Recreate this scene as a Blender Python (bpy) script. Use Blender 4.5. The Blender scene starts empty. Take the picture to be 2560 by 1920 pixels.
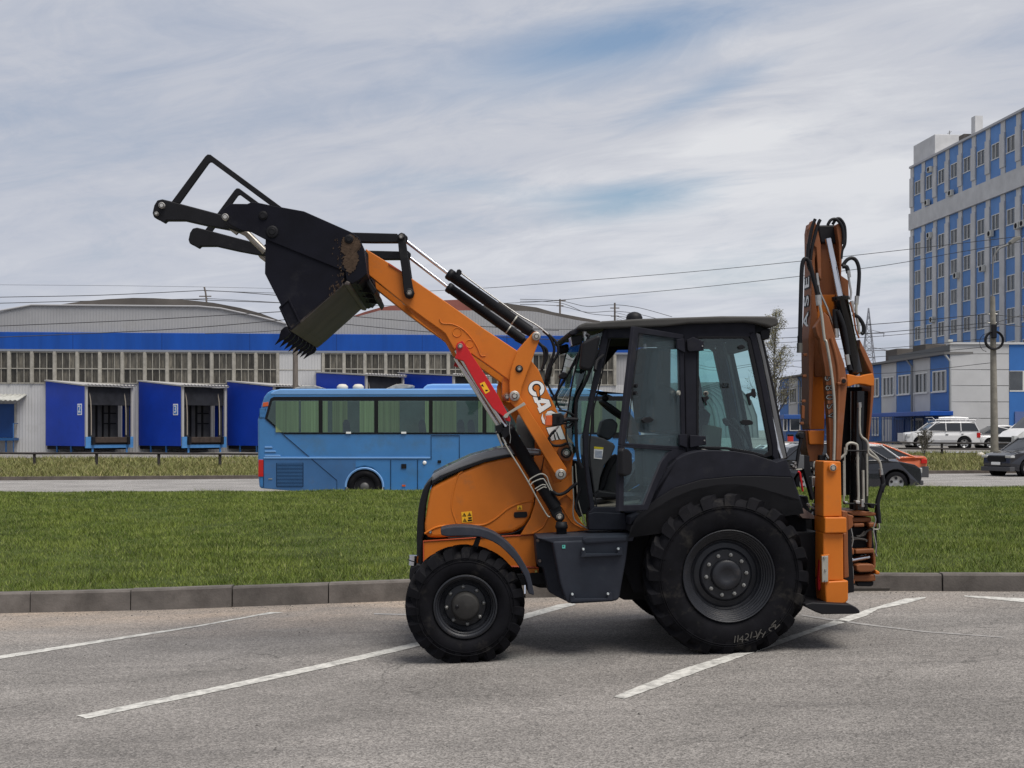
import bpy, bmesh, math, random
import numpy as np
from mathutils import Vector, Matrix
R = math.radians
random.seed(7); rng = np.random.default_rng(7)
S = bpy.context.scene
# ------------------------------------------------------------------ camera
H = 1.92; F = 3200.0
cd = bpy.data.cameras.new('camera'); cam = bpy.data.objects.new('camera', cd); S.collection.objects.link(cam)
cam.location = (0, 0, H); cam.rotation_euler = (R(90), 0, 0)
cd.sensor_width = 36; cd.lens = 36 * F / 2560; cd.shift_y = 115 / 2560; cd.clip_start = .1; cd.clip_end = 6000
S.camera = cam
# ------------------------------------------------------------------ light
S.view_settings.view_transform = 'Standard'; S.view_settings.look = 'None'
S.view_settings.exposure = 1.0; S.view_settings.gamma = 1.0; S.view_settings.use_curve_mapping = False
SUN_EL, SUN_AZ = R(65), R(138)      # azimuth measured from +Y (away from camera) towards +X
w = bpy.data.worlds.new('World'); S.world = w; w.use_nodes = True
nt = w.node_tree; nt.nodes.clear(); N = nt.nodes; L = nt.links
def nd(t, **k):
    n = N.new(t)
    for a, b in k.items(): setattr(n, a, b)
    return n
def mth(op, a, b=None, c=None, tree=None):
    T = tree or nt; n = T.nodes.new('ShaderNodeMath'); n.operation = op
    for i, v in enumerate((a, b, c)):
        if v is None: continue
        if isinstance(v, (int, float)): n.inputs[i].default_value = v
        else: T.links.new(v, n.inputs[i])
    return n.outputs[0]
sky = nd('ShaderNodeTexSky', sky_type='NISHITA', sun_disc=False, sun_elevation=SUN_EL, sun_rotation=SUN_AZ, air_density=1.2, dust_density=2.0, ozone_density=2.5)
tc = nd('ShaderNodeTexCoord'); sep = nd('ShaderNodeSeparateXYZ'); L.new(tc.outputs['Generated'], sep.inputs[0])
zz = mth('ADD', mth('MAXIMUM', sep.outputs[2], 0.0), .12)
cmb = nd('ShaderNodeCombineXYZ'); L.new(mth('DIVIDE', sep.outputs[0], zz), cmb.inputs[0]); L.new(mth('DIVIDE', sep.outputs[1], zz), cmb.inputs[1])
def cloudnoise(scale, rot, sc, detail, dist=0., off=(0, 0, 0), rough=.55):
    m = nd('ShaderNodeMapping', vector_type='TEXTURE'); m.inputs['Rotation'].default_value = (0, 0, R(rot)); m.inputs['Scale'].default_value = tuple(1 / q for q in sc); m.inputs['Location'].default_value = off
    L.new(cmb.outputs[0], m.inputs[0])
    n = nd('ShaderNodeTexNoise'); n.inputs['Scale'].default_value = scale; n.inputs['Detail'].default_value = detail; n.inputs['Distortion'].default_value = dist; n.inputs['Roughness'].default_value = rough
    L.new(m.outputs[0], n.inputs['Vector']); return n.outputs['Fac']
def ramp(v, *st):
    r = nd('ShaderNodeValToRGB'); e = r.color_ramp.elements
    while len(e) < len(st): e.new(.5)
    for i, (p, c) in enumerate(st):
        e[i].position = p; e[i].color = (c, c, c, 1) if isinstance(c, (int, float)) else (*c, 1)
    L.new(v, r.inputs[0]); return r.outputs[0]
def mixc(f, a, b, T=None, bt='MIX'):
    T = T or nt; n = T.nodes.new('ShaderNodeMix'); n.data_type = 'RGBA'; n.blend_type = bt; n.clamp_result = False
    if isinstance(f, (int, float)): n.inputs[0].default_value = f
    else: T.links.new(f, n.inputs[0])
    for i, v in ((6, a), (7, b)):
        if isinstance(v, (tuple, list)): n.inputs[i].default_value = (*v[:3], 1)
        else: T.links.new(v, n.inputs[i])
    return n.outputs[2]
big = cloudnoise(.55, -30, (.6, 1, 1), 5, .6, (3.1, 1.7, 0))
streak = cloudnoise(1.15, -34, (.42, 1.0, 1), 9, .8, (.4, 2.2, 0), .62)
fine = cloudnoise(4.4, -34, (.55, 1.0, 1), 10, .9, (5, 1, 0), .66)
ys = mth('MAXIMUM', sep.outputs[1], .05); ax_ = mth('DIVIDE', sep.outputs[0], ys); el_ = mth('DIVIDE', sep.outputs[2], ys)
wob = mth('MULTIPLY', mth('SUBTRACT', streak, .5), .10)
def gap(a0, e0, ra, re, rot):           # an opening in the cloud layer round one direction
    c, s = math.cos(R(rot)), math.sin(R(rot)); da = mth('ADD', mth('SUBTRACT', ax_, a0), wob); de = mth('ADD', mth('SUBTRACT', el_, e0), mth('MULTIPLY', wob, .5))
    u = mth('DIVIDE', mth('ADD', mth('MULTIPLY', da, c), mth('MULTIPLY', de, s)), ra); v = mth('DIVIDE', mth('SUBTRACT', mth('MULTIPLY', de, c), mth('MULTIPLY', da, s)), re)
    return mth('POWER', 2.718, mth('MULTIPLY', mth('ADD', mth('MULTIPLY', u, u), mth('MULTIPLY', v, v)), -1))
def add(*v):
    o = v[0]
    for q in v[1:]: o = mth('ADD', o, q)
    return o
holes = add(mth('MULTIPLY', gap(.085, .305, .11, .026, 14), .95), mth('MULTIPLY', gap(.10, .180, .075, .016, 8), .8), mth('MULTIPLY', gap(.155, .265, .06, .010, 24), .5), mth('MULTIPLY', gap(.0, .185, .12, .012, -4), .35), mth('MULTIPLY', gap(.20, .125, .12, .022, 0), .55))
veil = add(mth('MULTIPLY', big, .56), mth('MULTIPLY', streak, .50), mth('MULTIPLY', fine, .34))          # about .67
cover = ramp(mth('SUBTRACT', mth('ADD', veil, .14), mth('MULTIPLY', holes, .46)), (.36, 0.05), (.58, .55), (.80, 1.0))
lit = add(mth('MULTIPLY', veil, 1.12), -.085, mth('MULTIPLY', gap(.22, .20, .22, .14, 10), .13), mth('MULTIPLY', gap(.19, .232, .05, .012, 12), .22), mth('MULTIPLY', gap(.0, .13, .5, .05, 0), .05))
lum = ramp(lit, (.48, (.42, .455, .55)), (.64, (.50, .53, .61)), (.76, (.575, .595, .655)), (.94, (.74, .75, .78)))
SKY_S = .10; EXPO = 1.0
hz = ramp(sep.outputs[2], (0.0, 1.0), (.10, .45), (.22, 0.0))
cl = mixc(mth('MULTIPLY', hz, .45), lum, (.50, .555, .68))
clb = nd('ShaderNodeVectorMath', operation='SCALE'); L.new(cl, clb.inputs[0]); clb.inputs['Scale'].default_value = 1 / (SKY_S * 2 ** EXPO)
skb = nd('ShaderNodeVectorMath', operation='SCALE'); L.new(sky.outputs[0], skb.inputs[0]); skb.inputs['Scale'].default_value = .60
fin = mixc(cover, skb.outputs[0], clb.outputs[0])
bg = nd('ShaderNodeBackground'); bg.inputs[1].default_value = SKY_S; L.new(fin, bg.inputs[0])
wo = nd('ShaderNodeOutputWorld'); L.new(bg.outputs[0], wo.inputs[0])
sd = bpy.data.lights.new('sun', 'SUN'); so = bpy.data.objects.new('sun', sd); S.collection.objects.link(so)
sd.energy = 2.0; sd.angle = R(34); sd.color = (1, .95, .88)
dv = Vector((math.sin(SUN_AZ) * math.cos(SUN_EL), math.cos(SUN_AZ) * math.cos(SUN_EL), math.sin(SUN_EL)))
so.rotation_euler = dv.to_track_quat('Z', 'Y').to_euler(); so.location = (0, 0, 60)
try:
    S.cycles.max_bounces = 8; S.cycles.transparent_max_bounces = 16; S.cycles.use_denoising = True
except Exception: pass
# ------------------------------------------------------------------ photograph crops: zoomed pixel -> pixel of the 2560 photo
def crop(x0, y0, s):
    def f(*c): return [(x0 + c[i] * s, y0 + c[i + 1] * s) for i in range(0, len(c), 2)]
    return f
A_ = crop(360, 360, .33755); B_ = crop(880, 560, .26528); C_ = crop(1000, 900, .30139); D_ = crop(1380, 760, .32553)
E_ = crop(1940, 520, .30151); F_ = crop(1940, 1000, .33755); G_ = crop(980, 1280, .28029); H_ = crop(1540, 1180, .30145)
I_ = crop(0, 700, .33454); J_ = crop(600, 900, .28933); K_ = crop(2180, 260, .39791); L_ = crop(1920, 840, .28933)
M_ = crop(2220, 940, .18085); N_ = crop(1920, 640, .21702); O_ = crop(0, 1400, .47016); P_ = crop(1500, 1380, .47920)
Q_ = crop(1380, 760, .16277); R_ = crop(1380, 1020, .205); S_ = crop(1640, 780, .22901); T_ = crop(640, 640, .15671)
U_ = crop(1900, 820, .25316); W_ = crop(1920, 1020, .19286); X_ = crop(2040, 1180, .22910); Y_ = crop(880, 1180, .27733)
Z_ = crop(1300, 980, .12059); PX = crop(0, 0, 1)
def wp(p, Y):                         # photo pixel -> world point at depth Y
    return Vector(((p[0] - 1280) / F * Y, Y, H + (1075 - p[1]) / F * Y))
# ------------------------------------------------------------------ materials
MC = {}
def mat(name, col, rough=.5, metal=0., var=.0, vs=6., bump=0., bs=40., spec=None, obj_rand=0., dirt=None, dirt_amt=0., dirt_scale=3., coat=0., aniso=None, bd=.01):
    if name in MC: return MC[name]
    if spec is None: spec = .2 if (metal < .3 and sum(col) < .15) else .32
    m = bpy.data.materials.new(name); m.use_nodes = True; T = m.node_tree; b = T.nodes['Principled BSDF']
    b.inputs['Roughness'].default_value = rough; b.inputs['Metallic'].default_value = metal
    b.inputs['Specular IOR Level'].default_value = spec; b.inputs['Coat Weight'].default_value = coat
    t = T.nodes.new('ShaderNodeTexCoord'); g = T.nodes.new('ShaderNodeNewGeometry')
    src = g.outputs['Position']
    if aniso:
        mp_ = T.nodes.new('ShaderNodeMapping'); mp_.inputs['Scale'].default_value = aniso; T.links.new(src, mp_.inputs[0]); src = mp_.outputs[0]
    out = None
    def noise(sc, det=6, rg=.6):
        n = T.nodes.new('ShaderNodeTexNoise'); n.inputs['Scale'].default_value = sc; n.inputs['Detail'].default_value = det; n.inputs['Roughness'].default_value = rg
        T.links.new(src, n.inputs['Vector']); return n.outputs['Fac']
    cur = tuple(col)
    if var:
        nn = noise(vs); a = tuple(max(0, c * (1 - var)) for c in col); c2 = tuple(c * (1 + var) for c in col)
        mr = T.nodes.new('ShaderNodeMapRange'); mr.inputs[1].default_value = .32; mr.inputs[2].default_value = .68; T.links.new(nn, mr.inputs[0])
        cur = mixc(mr.outputs[0], a, c2, T)
    if dirt:
        nn = noise(dirt_scale, 10, .7)
        mr = T.nodes.new('ShaderNodeMapRange'); mr.inputs[1].default_value = .62 - .28 * dirt_amt; mr.inputs[2].default_value = .72; mr.inputs[4].default_value = min(1, .25 + dirt_amt); T.links.new(nn, mr.inputs[0])
        cur = mixc(mr.outputs[0], cur, dirt, T)
    if obj_rand:
        oi = T.nodes.new('ShaderNodeObjectInfo'); mr = T.nodes.new('ShaderNodeMapRange'); mr.inputs[3].default_value = 1 - obj_rand; mr.inputs[4].default_value = 1 + obj_rand
        T.links.new(oi.outputs['Random'], mr.inputs[0]); v = T.nodes.new('ShaderNodeVectorMath'); v.operation = 'SCALE'
        if isinstance(cur, tuple): v.inputs[0].default_value = cur
        else: T.links.new(cur, v.inputs[0])
        T.links.new(mr.outputs[0], v.inputs['Scale']); cur = v.outputs[0]
    if isinstance(cur, tuple): b.inputs['Base Color'].default_value = (*cur, 1)
    else: T.links.new(cur, b.inputs['Base Color'])
    if bump:
        bn = T.nodes.new('ShaderNodeBump'); bn.inputs['Strength'].default_value = bump; bn.inputs['Distance'].default_value = bd
        T.links.new(noise(bs, 8), bn.inputs['Height']); T.links.new(bn.outputs[0], b.inputs['Normal'])
    MC[name] = m; return m
def glassmat(name, tint, rough=.0, ior=1.45, refl=1.0, diff=0., dcol=(.5, .5, .5)):
    m = bpy.data.materials.new(name); m.use_nodes = True; T = m.node_tree; T.nodes.clear()
    tr = T.nodes.new('ShaderNodeBsdfTransparent'); tr.inputs[0].default_value = (*tint, 1)
    gl = T.nodes.new('ShaderNodeBsdfGlossy'); gl.inputs['Roughness'].default_value = rough; gl.inputs[0].default_value = (refl, refl, refl, 1)
    fr = T.nodes.new('ShaderNodeLayerWeight'); fr.inputs[0].default_value = .5
    sch = mth('ADD', mth('MULTIPLY', mth('POWER', fr.outputs['Facing'], 4.5, tree=T), .85, tree=T), .045, tree=T)
    mx = T.nodes.new('ShaderNodeMixShader'); T.links.new(sch, mx.inputs[0]); T.links.new(tr.outputs[0], mx.inputs[1]); T.links.new(gl.outputs[0], mx.inputs[2])
    o = T.nodes.new('ShaderNodeOutputMaterial'); last = mx.outputs[0]
    if diff:
        df = T.nodes.new('ShaderNodeBsdfDiffuse'); df.inputs[0].default_value = (*dcol, 1); m2 = T.nodes.new('ShaderNodeMixShader'); m2.inputs[0].default_value = diff
        T.links.new(last, m2.inputs[1]); T.links.new(df.outputs[0], m2.inputs[2]); last = m2.outputs[0]
    T.links.new(last, o.inputs[0]); MC[name] = m; return m
def ribmat(name, col, axis_scale, rough=.5, depth=.02, var=.08, dirt=None, dirt_amt=.2, dirt_scale=.7):
    """profiled sheet: ribs as fine relief (wave bump along local x of the wall)"""
    m = mat(name, col, rough, 0, var, .6, dirt=dirt, dirt_amt=dirt_amt, dirt_scale=dirt_scale); T = m.node_tree; b = T.nodes['Principled BSDF']
    g = T.nodes.new('ShaderNodeNewGeometry'); s_ = T.nodes.new('ShaderNodeSeparateXYZ'); T.links.new(g.outputs['Position'], s_.inputs[0])
    v = mth('MULTIPLY', s_.outputs[0], axis_scale, tree=T); fr = mth('PINGPONG', v, 1.0, tree=T); st = T.nodes.new('ShaderNodeMapRange'); st.inputs[1].default_value = .35; st.inputs[2].default_value = .65
    T.links.new(fr, st.inputs[0]); bn = T.nodes.new('ShaderNodeBump'); bn.inputs['Strength'].default_value = 1; bn.inputs['Distance'].default_value = depth
    T.links.new(st.outputs[0], bn.inputs['Height']); T.links.new(bn.outputs[0], b.inputs['Normal']); return m
orange = mat('machine_orange', (.52, .143, .013), .45, 0, .07, 3, .12, 130, dirt=(.27, .115, .045), dirt_amt=.2, dirt_scale=5, spec=.3, bd=.002)
orange_d = mat('weathered_orange', (.20, .068, .023), .55, 0, .10, 4, .15, 90, dirt=(.24, .11, .07), dirt_amt=.3, dirt_scale=6, bd=.002)
black = mat('black_paint', (.007, .007, .009), .55, 0, .25, 5, .12, 120, dirt=(.05, .046, .04), dirt_amt=.12, dirt_scale=5, bd=.002)
bucketm = mat('bucket_paint', (.0055, .0058, .0105), .6, metal=0, var=.25, vs=4, bump=.2, bs=60, spec=.12, dirt=(.03, .03, .032), dirt_amt=.2, dirt_scale=3, bd=.003)
bucketf = mat('worn_bucket_floor', (.062, .052, .047), .55, .0, .35, 3, .2, 50, dirt=(.12, .10, .075), dirt_amt=.3, dirt_scale=2.5, bd=.003)
mud = mat('dried_mud', (.060, .040, .027), .95, 0, .3, 20, .6, 60)
cabm = mat('cab_charcoal', (.013, .0135, .0195), .62, 0, .2, 8, .25, 260, spec=.15, dirt=(.05, .048, .046), dirt_amt=.1, bd=.0015)
plast = mat('charcoal_plastic', (.028, .031, .042), .62, 0, .12, 6, .3, 320, dirt=(.075, .072, .07), dirt_amt=.15, bd=.0015)
gasket = mat('black_rubber', (.009, .009, .011), .55)
roofm = mat('cab_roof_grey', (.052, .05, .047), .5, 0, .1, 5, .2, 200, bd=.0015)
tyrem = mat('tyre_rubber', (.006, .006, .0078), .75, 0, .3, 8, .3, 70, spec=.10, dirt=(.055, .050, .043), dirt_amt=.24, dirt_scale=4.5, bd=.003)
rimm = mat('rim_paint', (.013, .014, .018), .4, 0, .2, 10, spec=.4, bump=.1, bs=60, dirt=(.07, .06, .055), dirt_amt=.15, dirt_scale=9, bd=.002)
hubm = mat('cast_hub_grey', (.028, .027, .026), .62, .1, .2, 14, .3, 80, bd=.002)
chrome = mat('chrome_rod', (.62, .63, .66), .16, 1.0, .05, 10)
steel = mat('zinc_steel', (.42, .41, .39), .38, .9, .15, 20)
pinm = mat('pin_steel', (.38, .36, .33), .42, .6, .2, 30, dirt=(.12, .08, .05), dirt_amt=.2, dirt_scale=20)
hosem = mat('hydraulic_hose', (.010, .010, .012), .5)
redp = mat('red_strut_paint', (.46, .012, .016), .35, 0, .08, 6, .1, 80, bd=.002)
galv = mat('grey_flat_bar', (.34, .33, .29), .55, .3, .1, 12)
white = mat('white_vinyl', (.78, .78, .76), .45)
blackv = mat('black_vinyl', (.01, .01, .01), .5)
yellow = mat('yellow_sticker', (.82, .42, .02), .45)
hoodtop = mat('hood_top_gloss', (.15, .155, .165), .16, 0, .1, 4, spec=.6, coat=.8)
cabglass = glassmat('tinted_cab_glass', (.70, .86, .85), 0, 1.5)
doorglass = glassmat('tinted_door_glass', (.76, .88, .90), .0, 1.45, .9, .08, (.30, .36, .40))
amber = mat('amber_lens', (.55, .09, .012), .2, coat=.5)
redlens = mat('red_lens', (.45, .012, .01), .2, coat=.5)
lensw = mat('clear_lens', (.55, .55, .53), .12, .3, coat=.6)
concrete = mat('kerb_concrete', (.125, .112, .102), .9, 0, .3, 3, .6, 40, dirt=(.055, .047, .042), dirt_amt=.35, dirt_scale=2.2, obj_rand=.13, bd=.006)
# ------------------------------------------------------------------ mesh collector
class MB:
    def __init__(s): s.v = []; s.f = []; s.sm = []
    def add(s, vs, fs, smooth=False):
        o = len(s.v); s.v += [tuple(q) for q in vs]; s.f += [tuple(o + i for i in f) for f in fs]; s.sm += [smooth] * len(fs); return s
    def box(s, x0, x1, y0, y1, z0, z1):
        return s.add([(x, y, z) for x in (x0, x1) for y in (y0, y1) for z in (z0, z1)], [(0, 1, 3, 2), (4, 6, 7, 5), (0, 4, 5, 1), (2, 3, 7, 6), (0, 2, 6, 4), (1, 5, 7, 3)])
    def prism(s, pts, y0, y1):       # outline of (x,z), extruded along y
        n = len(pts); a = [(x, y0, z) for x, z in pts]; b = [(x, y1, z) for x, z in pts]
        return s.add(a + b, [tuple(range(n)), tuple(range(2 * n - 1, n - 1, -1))] + [(i, (i + 1) % n, n + (i + 1) % n, n + i) for i in range(n)])
    def ring(s, o, i, y0, y1):        # outline with a hole, same number of points
        n = len(o); V = [(x, y, z) for P, y in ((o, y0), (i, y0), (o, y1), (i, y1)) for x, z in P]; fs = []
        for k in range(n):
            j = (k + 1) % n; fs += [(k, j, n + j, n + k), (2 * n + k, 3 * n + k, 3 * n + j, 2 * n + j), (k, 2 * n + k, 2 * n + j, j), (n + k, n + j, 3 * n + j, 3 * n + k)]
        return s.add(V, fs)
    def prism3(s, P, d):              # closed planar outline of 3-D points, extruded by vector d
        n = len(P); P = [Vector(p) for p in P]; d = Vector(d)
        return s.add(P + [p + d for p in P], [tuple(range(n)), tuple(range(2 * n - 1, n - 1, -1))] + [(i, (i + 1) % n, n + (i + 1) % n, n + i) for i in range(n)])
    def tube(s, path, r, n=10, caps=True, smooth=True):
        path = [Vector(p) for p in path]; rings = []; up = None
        rr = r if isinstance(r, (list, tuple)) else [r] * len(path)
        for i, p in enumerate(path):
            t = (path[min(i + 1, len(path) - 1)] - path[max(i - 1, 0)]).normalized()
            if up is None:
                up = Vector((0, 0, 1)) if abs(t.z) < .9 else Vector((1, 0, 0))
            a = t.cross(up)
            if a.length < 1e-4: a = t.cross(Vector((0, 1, 0)))
            a.normalize(); up = a.cross(t).normalized()
            rings.append([p + (a * math.cos(2 * math.pi * k / n) + up * math.sin(2 * math.pi * k / n)) * rr[i] for k in range(n)])
        V = [q for g in rings for q in g]; fs = []
        for i in range(len(path) - 1):
            for k in range(n):
                j = (k + 1) % n; fs.append((i * n + k, i * n + j, (i + 1) * n + j, (i + 1) * n + k))
        s.add(V, fs, smooth)
        if caps: s.add(rings[0], [tuple(range(n))]); s.add(rings[-1], [tuple(range(n - 1, -1, -1))])
        return s
    def lathe(s, c, prof, n=48, smooth=True, a0=0., a1=2 * math.pi):   # axis along y, profile of (radius, y)
        V = []; full = abs(a1 - a0 - 2 * math.pi) < 1e-6; m = n if full else n + 1
        for k in range(m):
            a = a0 + (a1 - a0) * k / n
            V += [(c[0] + r * math.cos(a), y, c[1] + r * math.sin(a)) for r, y in prof]
        q = len(prof); fs = []
        for k in range(n):
            j = (k + 1) % m
            for i in range(q - 1): fs.append((k * q + i, k * q + i + 1, j * q + i + 1, j * q + i))
        return s.add(V, fs, smooth)
def obj(name, mb, m, parent=None, bevel=0., loc=None, sol=0., recalc=True, sub=0, seg=2):
    me = bpy.data.meshes.new(name); me.from_pydata(mb.v, [], mb.f)
    me.polygons.foreach_set('use_smooth', mb.sm)
    for mm in (m if isinstance(m, (list, tuple)) else [m]): me.materials.append(mm)
    if recalc:
        b = bmesh.new(); b.from_mesh(me); bmesh.ops.recalc_face_normals(b, faces=b.faces); b.to_mesh(me); b.free()
    me.update(); o = bpy.data.objects.new(name, me); S.collection.objects.link(o)
    if parent: o.parent = parent
    if loc: o.location = loc
    if sol: q = o.modifiers.new('solid', 'SOLIDIFY'); q.thickness = sol; q.offset = 0
    if bevel: q = o.modifiers.new('bevel', 'BEVEL'); q.width = bevel; q.segments = seg; q.limit_method = 'ANGLE'; q.angle_limit = R(40); q.harden_normals = False
    return o
def tag(o, label=None, cat=None, group=None, kind=None):
    if label: o['label'] = label
    if cat: o['category'] = cat
    if group: o['group'] = group
    if kind: o['kind'] = kind
    return o
def thing(name, loc, label, cat, group=None, rot=0.):
    o = bpy.data.objects.new(name, None); o.empty_display_size = .2; S.collection.objects.link(o); o.location = loc; o.rotation_euler = (0, 0, rot); return tag(o, label, cat, group)
def copy_of(o, parent=None, **k):
    c = o.copy(); S.collection.objects.link(c); c.parent = parent
    for ch in list(o.children): copy_of(ch, c)
    return c
def again(o, parent, loc, name=None):   # a mesh again, sharing data
    c = bpy.data.objects.new(o.name.split('.')[0], o.data); S.collection.objects.link(c); c.parent = parent; c.location = loc
    for md in o.modifiers:
        q = c.modifiers.new(md.name, md.type)
        if md.type == 'BEVEL': q.width = md.width; q.segments = md.segments; q.limit_method = 'ANGLE'
    return c
def smooth_path(P, k=6):
    P = [Vector(p) for p in P]; out = []
    for i in range(len(P) - 1):
        p0 = P[max(i - 1, 0)]; p1 = P[i]; p2 = P[i + 1]; p3 = P[min(i + 2, len(P) - 1)]
        for j in range(k):
            t = j / k; out.append(.5 * ((2 * p1) + (p2 - p0) * t + (2 * p0 - 5 * p1 + 4 * p2 - p3) * t * t + (3 * p1 - p0 - 3 * p2 + p3) * t ** 3))
    out.append(P[-1]); return out
def text_mb(body, size, origin, ex, ey, off=0., lift=0.):
    cu = bpy.data.curves.new('t', 'FONT'); cu.body = body; cu.size = size; cu.offset = off; cu.align_x = 'CENTER'; cu.align_y = 'CENTER'
    o = bpy.data.objects.new('t', cu); S.collection.objects.link(o); me = bpy.data.meshes.new_from_object(o)
    ex = Vector(ex).normalized(); ey = Vector(ey).normalized(); nz = ex.cross(ey); mb = MB()
    mb.add([Vector(origin) + ex * v.co.x + ey * v.co.y + nz * lift for v in me.vertices], [tuple(p.vertices) for p in me.polygons])
    bpy.data.objects.remove(o); bpy.data.curves.remove(cu); bpy.data.meshes.remove(me); return mb
# ================================================================== GROUND
def clampx(X): return max(-7.5, min(7.5, X))
def lotz(X): 
    c = clampx(X); return .03 * (c - .7) + (X - c) * .006
def lotp(p, lift=0.):                 # photo pixel -> point on the sloping car park
    t = (H + .021) * F / ((p[1] - 1075) + .03 * (p[0] - 1280)) 
    X = (p[0] - 1280) * t / F; return (X, t, lotz(X) + lift)
KY = [(-30, 15.1), (-7, 14.85), (-4, 14.68), (-1.2, 14.82), (2.0, 14.68), (4, 14.48), (5.6, 14.05), (9, 13.3), (30, 9)]
def kerby(X): return float(np.interp(X, [a for a, b in KY], [b for a, b in KY]))
def kerbh(X): return float(np.interp(X, [-6, -1, 3, 6], [.235, .24, .20, .185]))
def asphalt(name, c, tan=0., stain=.5):
    m = mat(name, c, .9, 0, 0); T = m.node_tree; b = T.nodes['Principled BSDF']; g = T.nodes.new('ShaderNodeNewGeometry').outputs['Position']
    def nz(sc, det, rg=.6, scl=(1, 1, 1)):
        mp_ = T.nodes.new('ShaderNodeMapping'); mp_.inputs['Scale'].default_value = scl; T.links.new(g, mp_.inputs[0])
        n = T.nodes.new('ShaderNodeTexNoise'); n.inputs['Scale'].default_value = sc; n.inputs['Detail'].default_value = det; n.inputs['Roughness'].default_value = rg; T.links.new(mp_.outputs[0], n.inputs['Vector']); return n.outputs['Fac']
    def mr(v, a, b_, lo=0., hi=1.):
        q = T.nodes.new('ShaderNodeMapRange'); q.inputs[1].default_value = a; q.inputs[2].default_value = b_; q.inputs[3].default_value = lo; q.inputs[4].default_value = hi; T.links.new(v, q.inputs[0]); return q.outputs[0]
    vo = T.nodes.new('ShaderNodeTexVoronoi'); vo.inputs['Scale'].default_value = 95; T.links.new(g, vo.inputs['Vector'])
    agg = vo.outputs['Color']; sp = T.nodes.new('ShaderNodeSeparateColor'); T.links.new(agg, sp.inputs[0])
    grain = mr(sp.outputs[0], 0, 1, .55, 1.5); f2 = mr(nz(28, 4), .3, .7, .80, 1.2)
    base = mixc(mr(nz(.55, 8, .65, (1, 1.6, 1)), .36, .66), tuple(x * .80 for x in c), tuple(x * 1.17 for x in c), T)
    base = mixc(mr(nz(2.3, 9, .7, (.35, 1.5, 1)), .56, .72, 0, stain), base, tuple(x * .62 for x in c), T)
    if tan:
        s_ = T.nodes.new('ShaderNodeSeparateXYZ'); T.links.new(g, s_.inputs[0])
        k = mr(s_.outputs[1], 12.3, 14.3); k = mth('MULTIPLY', k, mr(nz(1.1, 7, .6, (.5, 1, 1)), .32, .62), tree=T); lft = mr(s_.outputs[0], 2.5, -1.0, .35, 1.)
        base = mixc(mth('MULTIPLY', mth('MULTIPLY', k, lft, tree=T), tan, tree=T), base, (c[0] * 1.75, c[1] * 1.52, c[2] * 1.30), T)
    if tan:
        # hairline cracks and a few dark spots
        vd = T.nodes.new('ShaderNodeTexVoronoi'); vd.feature = 'DISTANCE_TO_EDGE'; vd.inputs['Scale'].default_value = .42
        wv = T.nodes.new('ShaderNodeVectorMath'); wv.operation = 'ADD'; nn = T.nodes.new('ShaderNodeTexNoise'); nn.inputs['Scale'].default_value = 1.6; nn.inputs['Detail'].default_value = 8; T.links.new(g, nn.inputs['Vector'])
        sc_ = T.nodes.new('ShaderNodeVectorMath'); sc_.operation = 'SCALE'; sc_.inputs['Scale'].default_value = .9; T.links.new(nn.outputs['Color'], sc_.inputs[0]); T.links.new(g, wv.inputs[0]); T.links.new(sc_.outputs[0], wv.inputs[1]); T.links.new(wv.outputs[0], vd.inputs['Vector'])
        ck = mth('MULTIPLY', mr(vd.outputs['Distance'], .0, .007, 1., 0.), mr(nz(.35, 4), .48, .58), tree=T)
        base = mixc(mth('MULTIPLY', ck, .62, tree=T), base, (.035, .033, .03), T)
        vs_ = T.nodes.new('ShaderNodeTexVoronoi'); vs_.inputs['Scale'].default_value = 2.3; T.links.new(g, vs_.inputs['Vector'])
        sp_ = mth('MULTIPLY', mr(vs_.outputs['Distance'], .02, .05, 1., 0.), mr(nz(1.3, 3), .5, .6), tree=T); base = mixc(mth('MULTIPLY', sp_, .7, tree=T), base, (.03, .028, .026), T)
        tm = mr(nz(.9, 6, .6, (.18, 2.2, 1)), .55, .70, 0, .35); base = mixc(tm, base, (.085, .08, .077), T)
    v = T.nodes.new('ShaderNodeVectorMath'); v.operation = 'SCALE'; T.links.new(base, v.inputs[0]); T.links.new(mth('MULTIPLY', grain, f2, tree=T), v.inputs['Scale'])
    T.links.new(v.outputs[0], b.inputs['Base Color'])
    bn = T.nodes.new('ShaderNodeBump'); bn.inputs['Strength'].default_value = .8; bn.inputs['Distance'].default_value = .005
    T.links.new(mth('ADD', vo.outputs['Distance'], nz(60, 6), tree=T), bn.inputs['Height']); T.links.new(bn.outputs[0], b.inputs['Normal']); return m
lotm = asphalt('car_park_asphalt', (.190, .177, .165), .85, .5)
roadm = asphalt('road_asphalt', (.235, .225, .215), 0, .2)
yardm = asphalt('yard_asphalt', (.185, .175, .162), 0, .3)
lineP = mat('worn_white_paint', (.52, .51, .475), .85, 0, .16, 20, .4, 120, dirt=(.14, .135, .128), dirt_amt=.66, dirt_scale=11, bd=.003)
lineF = mat('faded_white_paint', (.30, .29, .28), .9, 0, .1, 30, .4, 120, dirt=(.17, .16, .155), dirt_amt=.7, dirt_scale=20, bd=.003)
def sheet(name, xs, ys, zf, m, kind='structure'):
    mb = MB(); V = [(x, y(x) if callable(y) else y, 0) for y in ys for x in xs]; V = [(x, y, zf(x, y)) for x, y, _ in V]; n = len(xs)
    mb.add(V, [(j * n + i, j * n + i + 1, (j + 1) * n + i + 1, (j + 1) * n + i) for j in range(len(ys) - 1) for i in range(n - 1)], True)
    o = obj(name, mb, m, recalc=False); return tag(o, kind=kind)
xs = [-60, -30] + [x * 1.5 - 7.5 for x in range(11)] + [12, 30, 60]
xs = sorted(set(xs))
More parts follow.
